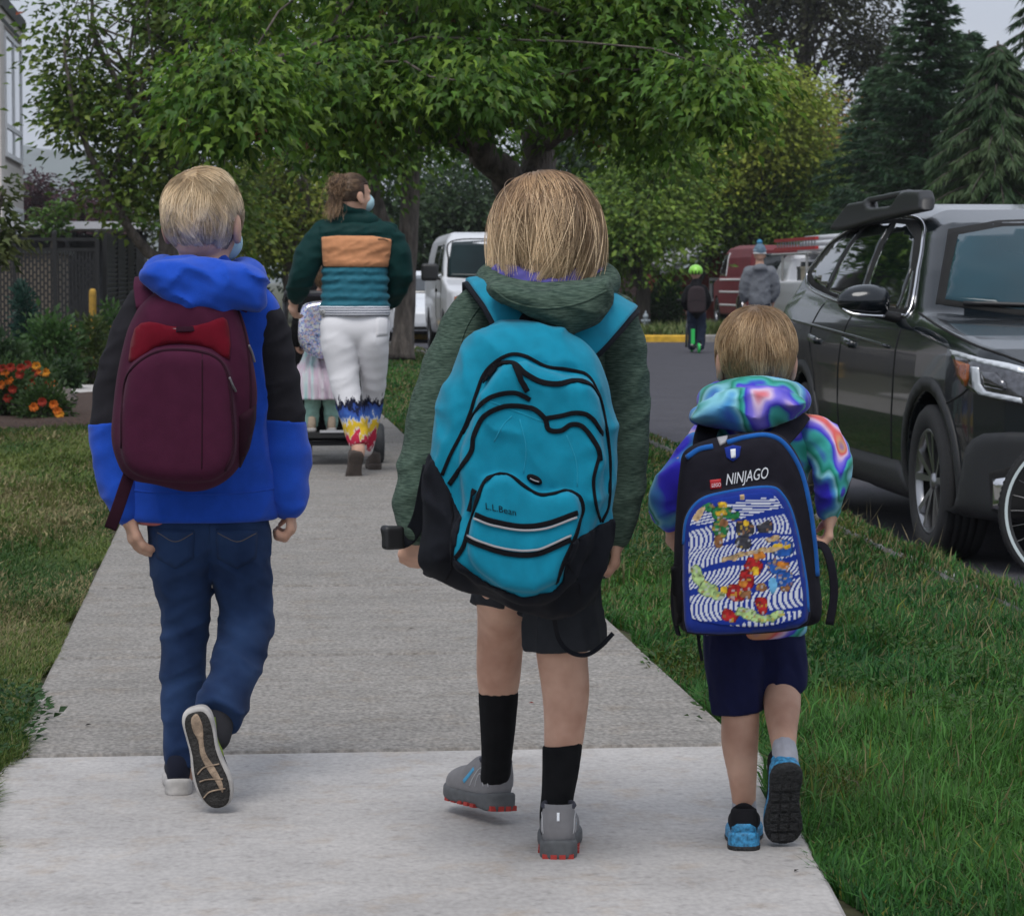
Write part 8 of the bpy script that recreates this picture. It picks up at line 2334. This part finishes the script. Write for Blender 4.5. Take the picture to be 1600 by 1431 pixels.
sdf_obj('seat', Shape([rbox([(xl + xr) / 2, stY + .45, .62], [.21, .07, .30], .05), rbox([(xl + xr) / 2, stY + .58, .46], [.21, .2, .06], .04)], .03), M_STB, st_, .012)
sdf_obj('canopy', Shape([ell([(xl + xr) / 2, stY + .5, .93], [.23, .30, .20])], 0, cuts=[below(.88)]), M_STB, st_, .014)
MB().box([xl + .02, stY - .22, .165], [xr - .05, stY + .02, .195]).build('rider_board', mat('black board', (.02, .02, .02), .7, 0), st_)
MB().box([sp(498, 672)[0], stY - .225, .196], [sp(540, 672)[0], stY - .21, .21]).build('board_edge', mat('white board edge', (.55, .55, .56), .6, 0), st_)

# ------------------------------------------------------------------ child on the rider board
E = Fig(16.45)
zE = .197
locE = np.array([E.p(490, 600)[0], 16.45, zE])
cE = E.p(512, 425, .05); hE = .19
hpE, eyE, RE = head_prims(cE, hE, 0)
bodyE = Shape(hpE + E.chain([(510, 440, .05, 11), (508, 465, .05, 13)]) + E.chain([(506, 470, .05, 20), (504, 560, .05, 22)], q=.8)
              + E.chain([(482, 474, .05, 8), (466, 505, .03, 7), (463, 536, .08, 6)]) + E.chain([(528, 474, .05, 8), (540, 505, .05, 7), (542, 530, .12, 6)])
              + E.chain([(490, 580, .05, 12), (488, 630, .05, 9), (487, 662, .05, 7)]) + E.chain([(516, 580, .05, 12), (517, 630, .06, 9), (518, 662, .06, 7)])
              + hand_prims(E.p(463, 537, .09), [.2, .4, -.8], [.8, .3, 0], .10, thumb=-1, curl=.9) + hand_prims(E.p(542, 531, .13), [0, .6, -.6], [-.8, .3, 0], .10, thumb=1, curl=.9), .012)
perE = person(bodyE, 'small child in pastel tutu and mint leggings riding on the stroller board', locE, h=.006)
eyes(perE, eyE, RE, hE)
hair(perE, cE + RE @ np.array([0, -.03, .10]) * hE, np.array([.375, .46, .425]) * hE, RE, [0, 0, 1], 1500, .12, M_HAIR_D, M_HCAP_D, low=-.6, thick=.0012)
jE = sdf_obj('jacket', Shape([cap(E.p(506, 480, .05), E.p(505, 560, .05), E.r(26), E.r(28), .75), cap(E.p(484, 474, .05), E.p(528, 474, .05), E.r(12), E.r(12))], .03), M_STB, perE, .008)
for pts in ([(483, 474, .05, 12), (467, 505, .03, 11), (463, 533, .08, 9)], [(529, 474, .05, 12), (541, 505, .05, 11), (542, 526, .12, 9)]): sdf_obj('sleeve', Shape(E.chain(pts), .01, disp=folds(.004, .06, .06, .05, 241)), M_STB, jE, .008)
M_TUTU = mat('pastel tulle', (.55, .46, .52), .95, 0, 3, col2=(.62, .60, .64), stretch=(9, 3, .6))
r = M_TUTU.node_tree.nodes['Color Ramp'] if 'Color Ramp' in M_TUTU.node_tree.nodes else [n for n in M_TUTU.node_tree.nodes if n.type == 'VALTORGB'][0]
r = r.color_ramp; r.elements[0].color = (.25, .58, .55, 1); x = r.elements.new(.45); x.color = (.58, .62, .64, 1); x = r.elements.new(.56); x.color = (.60, .46, .55, 1); r.elements[-1].color = (.62, .58, .62, 1)
def pleat(P):
    c = E.p(500, 560, .05); a = np.arctan2(P[:, 1] - c[1], P[:, 0] - c[0])
    return .010 * np.sin(a * 17 + 2 * np.sin(P[:, 2] * 12)) + folds(.008, .05, .05, .3, 251)(P)
sdf_obj('tutu', Shape([cap(E.p(505, 545, .05), E.p(500, 600, .05), E.r(24), E.r(42)), cap(E.p(500, 600, .05), E.p(499, 640, .05), E.r(42), E.r(46))], .02, cuts=[below(E.z(622, .05))], disp=pleat), M_TUTU, perE, .008)
M_MINT = cloth('mint leggings', (.32, .52, .44))
for ps in ([(490, 600, .05, 14), (488, 640, .05, 11), (487, 662, .05, 9.5)], [(516, 600, .05, 14), (517, 640, .06, 11), (518, 662, .06, 9.5)]): sdf_obj('legging', Shape(E.chain(ps), .01, disp=folds(.005, .06, .06, .025, 257)), M_MINT, perE, .006)
for x in (487, 518):
    q = E.p(x, 668, 0); s_ = Shoe(frame([q[0], 16.38, zE], [0, 1, 0], [0, 0, 1]), .165, .066, .02); s_.build(perE, mat('beige child shoe', (.42, .33, .24), .7, .1) if x == 487 else bpy.data.materials['beige child shoe'], M_WSOLE, h=.006)
# sequinned backpack
M_SEQ = bpy.data.materials.new('iridescent sequins'); M_SEQ.use_nodes = True
N_, L_ = M_SEQ.node_tree.nodes, M_SEQ.node_tree.links; b = N_['Principled BSDF']; b.inputs['Metallic'].default_value = .6; b.inputs['Roughness'].default_value = .25
tcx = N_.new('ShaderNodeTexCoord'); vo = N_.new('ShaderNodeTexVoronoi'); vo.inputs['Scale'].default_value = 95; L_.new(tcx.outputs['Object'], vo.inputs[0])
n2_ = N_.new('ShaderNodeTexNoise'); n2_.inputs['Scale'].default_value = 16; n2_.inputs['Distortion'].default_value = 1.5; L_.new(tcx.outputs['Object'], n2_.inputs[0])
sp_ = N_.new('ShaderNodeSeparateColor'); L_.new(vo.outputs['Color'], sp_.inputs[0]); mx_ = N_.new('ShaderNodeMath'); mx_.operation = 'MULTIPLY_ADD'; mx_.inputs[1].default_value = .45; L_.new(sp_.outputs[0], mx_.inputs[0]); L_.new(n2_.outputs[0], mx_.inputs[2])
rp = N_.new('ShaderNodeValToRGB'); e = rp.color_ramp.elements; e[0].position = .4; e[0].color = (.10, .09, .16, 1); e[1].position = .98; e[1].color = (.85, .88, .95, 1)
for p_, c_ in ((.52, (.40, .60, .85)), (.60, (.80, .82, .92)), (.68, (.55, .45, .85)), (.76, (.10, .30, .55)), (.84, (.90, .55, .50)), (.90, (.80, .85, .75))): x = e.new(p_); x.color = (*c_, 1)
L_.new(mx_.outputs[0], rp.inputs[0]); L_.new(rp.outputs[0], b.inputs['Base Color'])
bmp = N_.new('ShaderNodeBump'); bmp.inputs['Strength'].default_value = .9; bmp.inputs['Distance'].default_value = .01; L_.new(sp_.outputs[1], bmp.inputs['Height']); L_.new(bmp.outputs[0], b.inputs['Normal'])
bE = thing('backpack', 'sparkling sequinned backpack on the child in the tutu', 'backpack', E.p(495, 560, -.1))
pbE = Pouch([(470, 485), (478, 474), (505, 470), (535, 474), (540, 500), (540, 540), (530, 560), (505, 562), (480, 552), (467, 535), (466, 510)], E.Y0 - .09, .13, .045)
sdf_obj('pack_body', pbE, M_SEQ, bE, .007)
sdf_obj('pack_base', region(pbE, [(455, 528), (470, 540), (478, 553), (470, 570), (455, 560)], E.s, .004), mat('purple starry cloth', (.03, .015, .06), .8, 0, 60, col2=(.12, .09, .16)), bE, .007, bounds=pbE.bounds())
strap('shoulder_strap', M_STB, bE, E, [(482, 490, -.05), (482, 474, 0), (484, 470, .06), (484, 490, .12), (482, 530, .12)], .04, .008)
strap('shoulder_strap', M_STB, bE, E, [(526, 490, -.05), (527, 474, 0), (527, 470, .06), (527, 490, .12), (526, 530, .12)], .04, .008)

# ================================================================== CHILD ON THE SCOOTER
S_ = Fig(47.6)
gz = -.15; dk = gz + .12
base = np.array([S_.p(1086, 540)[0], 47.6, gz])
locF = base + [0, 0, .12]
sF = lambda x, y, d=0: S_.p(x, y, d)
cF = sF(1087, 428, .02)
hpF, eyF, RF = head_prims(cF, .21, 0)
bodyF = Shape(hpF + S_.chain([(1087, 436, .03, 4), (1087, 448, .03, 5)]) + S_.chain([(1088, 455, .03, 10), (1088, 490, .03, 10)], q=.8)
              + S_.chain([(1076, 452, .03, 5), (1070, 470, .05, 4), (1074, 484, .2, 3)]) + S_.chain([(1100, 452, .03, 5), (1106, 470, .05, 4), (1102, 484, .2, 3)])
              + S_.chain([(1082, 492, .03, 7), (1082, 518, .06, 5), (1082, 541, .05, 4)]) + S_.chain([(1094, 492, .03, 7), (1095, 518, .0, 5), (1094, 542, -.05, 4)])
              + hand_prims(sF(1074, 485, .2), [0, .5, -.3], [.5, .2, -.5], .14, thumb=-1) + hand_prims(sF(1102, 485, .2), [0, .5, -.3], [-.5, .2, -.5], .14, thumb=1), .02)
perF = person(bodyF, 'child with lime green helmet and dark backpack riding a scooter on the street', locF, h=.014)
eyes(perF, eyF, RF, .21)
M_LIME = mat('lime green helmet shell', (.26, .62, .06), .35, 0, coat=.5)
hl_ = Shape([ell(cF + [0, -.005, .045], [.125, .145, .118])], 0, cuts=[below(cF[2] - .01)], kc=.02)
he = sdf_obj('helmet', hl_, M_LIME, perF, .010)
for dx in (-.06, .0, .06): L2('helmet_vent', M_GAP, he, hl_, [(1087 + dx * 90, 423), (1087 + dx * 80, 427), (1087 + dx * 75, 430)], pix(47), .011, near=.1)
sdf_obj('sweatshirt', Shape([cap(sF(1088, 456, .03), sF(1088, 488, .03), S_.r(13), S_.r(14), .8), cap(sF(1078, 452, .03), sF(1098, 452, .03), S_.r(7), S_.r(7)), cap(sF(1088, 442, .02), sF(1088, 448, .0), S_.r(8), S_.r(9))] + S_.chain([(1077, 453, .03, 7), (1070, 470, .05, 5.5), (1073, 482, .18, 4.5)]) + S_.chain([(1099, 453, .03, 7), (1106, 470, .05, 5.5), (1102, 482, .18, 4.5)]), .03), cloth('black sweatshirt', (.012, .012, .014)), perF, .016)
jf = cloth('dark jeans', (.020, .028, .05))
for ps in ([(1082, 490, .03, 9), (1082, 518, .06, 7), (1081, 541, .05, 6)], [(1094, 490, .03, 9), (1096, 518, .0, 7), (1094, 542, -.05, 6)]): sdf_obj('trouser_leg', Shape(S_.chain(ps), .02, disp=folds(.01, .15, .1, .06, 261)), jf, perF, .014)
for x, d, zz in ((1081, -.02, dk), (1094, -.12, dk)):
    q = sF(x, 545, d); s_ = Shoe(frame([q[0], 47.6 + d, zz], [.1, 1, 0], [0, 0, 1]), .22, .085, .025); s_.build(perF, M_BSH, M_WSOLE, h=.012)
bF = thing('backpack', 'dark brown backpack on the child with the lime helmet', 'backpack', sF(1088, 490, -.15))
pbF = Pouch([(1075, 458), (1080, 449), (1088, 447), (1098, 449), (1102, 458), (1103, 480), (1101, 488), (1088, 490), (1076, 488), (1074, 475)], 47.6 - .17, .18, .05)
sdf_obj('pack_body', pbF, cloth('dark brown pack cloth', (.040, .030, .033)), bF, .014)
L2('pocket_seam', M_GAP, bF, pbF, [(1077, 472), (1088, 469), (1101, 472)], pix(47), .006)
sc_ = thing('scooter', 'kick scooter with green wheels under the helmeted child', 'scooter', base)
M_GRNP = mat('bright green plastic', (.03, .50, .10), .4, 0)
MB().box([base[0] - .06, 47.25, gz + .09], [base[0] + .06, 47.85, gz + .118]).build('deck', M_CLAD, sc_)
for y in (47.2, 47.95):
    w = MB().lathe([(0, .018), (.06, .02), (.085, .016), (.088, 0), (.085, -.016), (.06, -.02), (0, -.018)], [base[0], y, gz + .088], (1, 0, 0), 18).build('wheel', M_GRNP, sc_, True)
    MB().lathe([(.0, .028), (.02, .026), (.02, -.026), (0, -.028)], [base[0], y, gz + .088], (1, 0, 0), 10).build('hub', M_ALLOY, w, True)
MB().tube([[base[0] - .1, 47.95, gz + .09], [base[0] - .1, 47.9, gz + .40], [base[0] - .04, 47.88, gz + .92]], .02, 8).build('stem', M_ALLOY, sc_, True)
MB().box([base[0] - .135, 47.18, gz + .16], [base[0] - .075, 47.24, gz + .42]).build('rear_guard', M_GRNP, sc_)
MB().tube([[base[0] - .28, 47.88, gz + .92], [base[0] + .2, 47.88, gz + .92]], .016, 8).build('handlebar', BLACK_PLASTIC, sc_, True)

# ================================================================== MAN IN THE GREY HOODIE
Mn = Fig(43.5)
mF = lambda x, y, d=0: Mn.p(x, y, d)
gm = mF(1187, 440); gm[2] = -.15
cM = mF(1187, 398, .0)
hpM, eyM, RM = head_prims(cM, .225, -.1)
bodyM = Shape(hpM + Mn.chain([(1187, 408, .02, 6), (1187, 420, .02, 7)]) + Mn.chain([(1187, 430, .03, 14), (1186, 470, .03, 14)], q=.7)
              + Mn.chain([(1170, 425, .03, 7), (1163, 450, .05, 5.5), (1163, 470, .12, 4)]) + Mn.chain([(1205, 425, .03, 7), (1211, 450, .05, 5.5), (1208, 470, .12, 4)])
              + Mn.chain([(1180, 482, .03, 9), (1179, 520, .05, 6.5), (1178, 556, .0, 4.5)]) + Mn.chain([(1194, 482, .03, 9), (1196, 520, .03, 6.5), (1197, 556, .05, 4.5)])
              + hand_prims(mF(1163, 470, .12), [0, .3, -1], [.9, .1, 0], .18, thumb=-1) + hand_prims(mF(1208, 470, .12), [0, .3, -1], [-.9, .1, 0], .18, thumb=1), .02)
perM = person(bodyM, 'man in grey hooded sweatshirt and blue bobble hat by the red van', gm, h=.014)
eyes(perM, eyM, RM, .225)
M_GHD = cloth('grey marl sweatshirt', (.145, .155, .175)); hat_m = mat('blue and white striped knit', (.10, .16, .22), .9, .3, 40)
ht = Shape([ell(cM + [0, -.01, .06], [.10, .115, .12])], 0, cuts=[below(cM[2] + .01)], kc=.01)
hto = sdf_obj('knit_hat', ht, hat_m, perM, .012)
for z, m_ in ((.025, M_WFRAME), (.07, mat('light blue knit', (.30, .40, .48), .9, 0))): MB().lathe([(.106, z - .012), (.109, z), (.104, z + .012)], cM + [0, -.01, 0], n=20).build('hat_stripe', m_, hto, True)
sdf_obj('bobble', Shape([ell(cM + [-.005, -.01, .20], [.045, .045, .04])], 0, disp=folds(.006, .02, .02, .02, 271)), mat('bright blue bobble', (.06, .24, .42), .95, .2, 60), hto, .010)
sdf_obj('sweatshirt', Shape([cap(mF(1187, 432, .03), mF(1186, 468, .03), Mn.r(18), Mn.r(18), .7), cap(mF(1171, 425, .03), mF(1203, 425, .03), Mn.r(9), Mn.r(9)), ell(mF(1187, 419, -.06), [.12, .09, .07])] + Mn.chain([(1170, 426, .03, 9), (1163, 450, .05, 7.5), (1163, 468, .11, 5.5)]) + Mn.chain([(1205, 426, .03, 9), (1211, 450, .05, 7.5), (1208, 468, .11, 5.5)]), .03, disp=folds(.012, .12, .1, .12, 273, .3)), M_GHD, perM, .016)
dk_ = cloth('navy trousers', (.018, .019, .028))
sdf_obj('trousers', Shape([cap(mF(1181, 478, .03), mF(1193, 478, .03), Mn.r(11), Mn.r(11))] + Mn.chain([(1180, 484, .03, 11), (1179, 520, .05, 8.5), (1178, 556, .0, 7)]) + Mn.chain([(1194, 484, .03, 11), (1196, 520, .03, 8.5), (1197, 556, .05, 7)]), .02), dk_, perM, .016)
for x, d in ((1178, -.08), (1197, -.03)):
    q = mF(x, 560, d); s_ = Shoe(frame([q[0], 43.5 + d, -.15], [0, 1, 0], [0, 0, 1]), .28, .10, .03); s_.build(perM, M_BSH, M_WSOLE, h=.014)
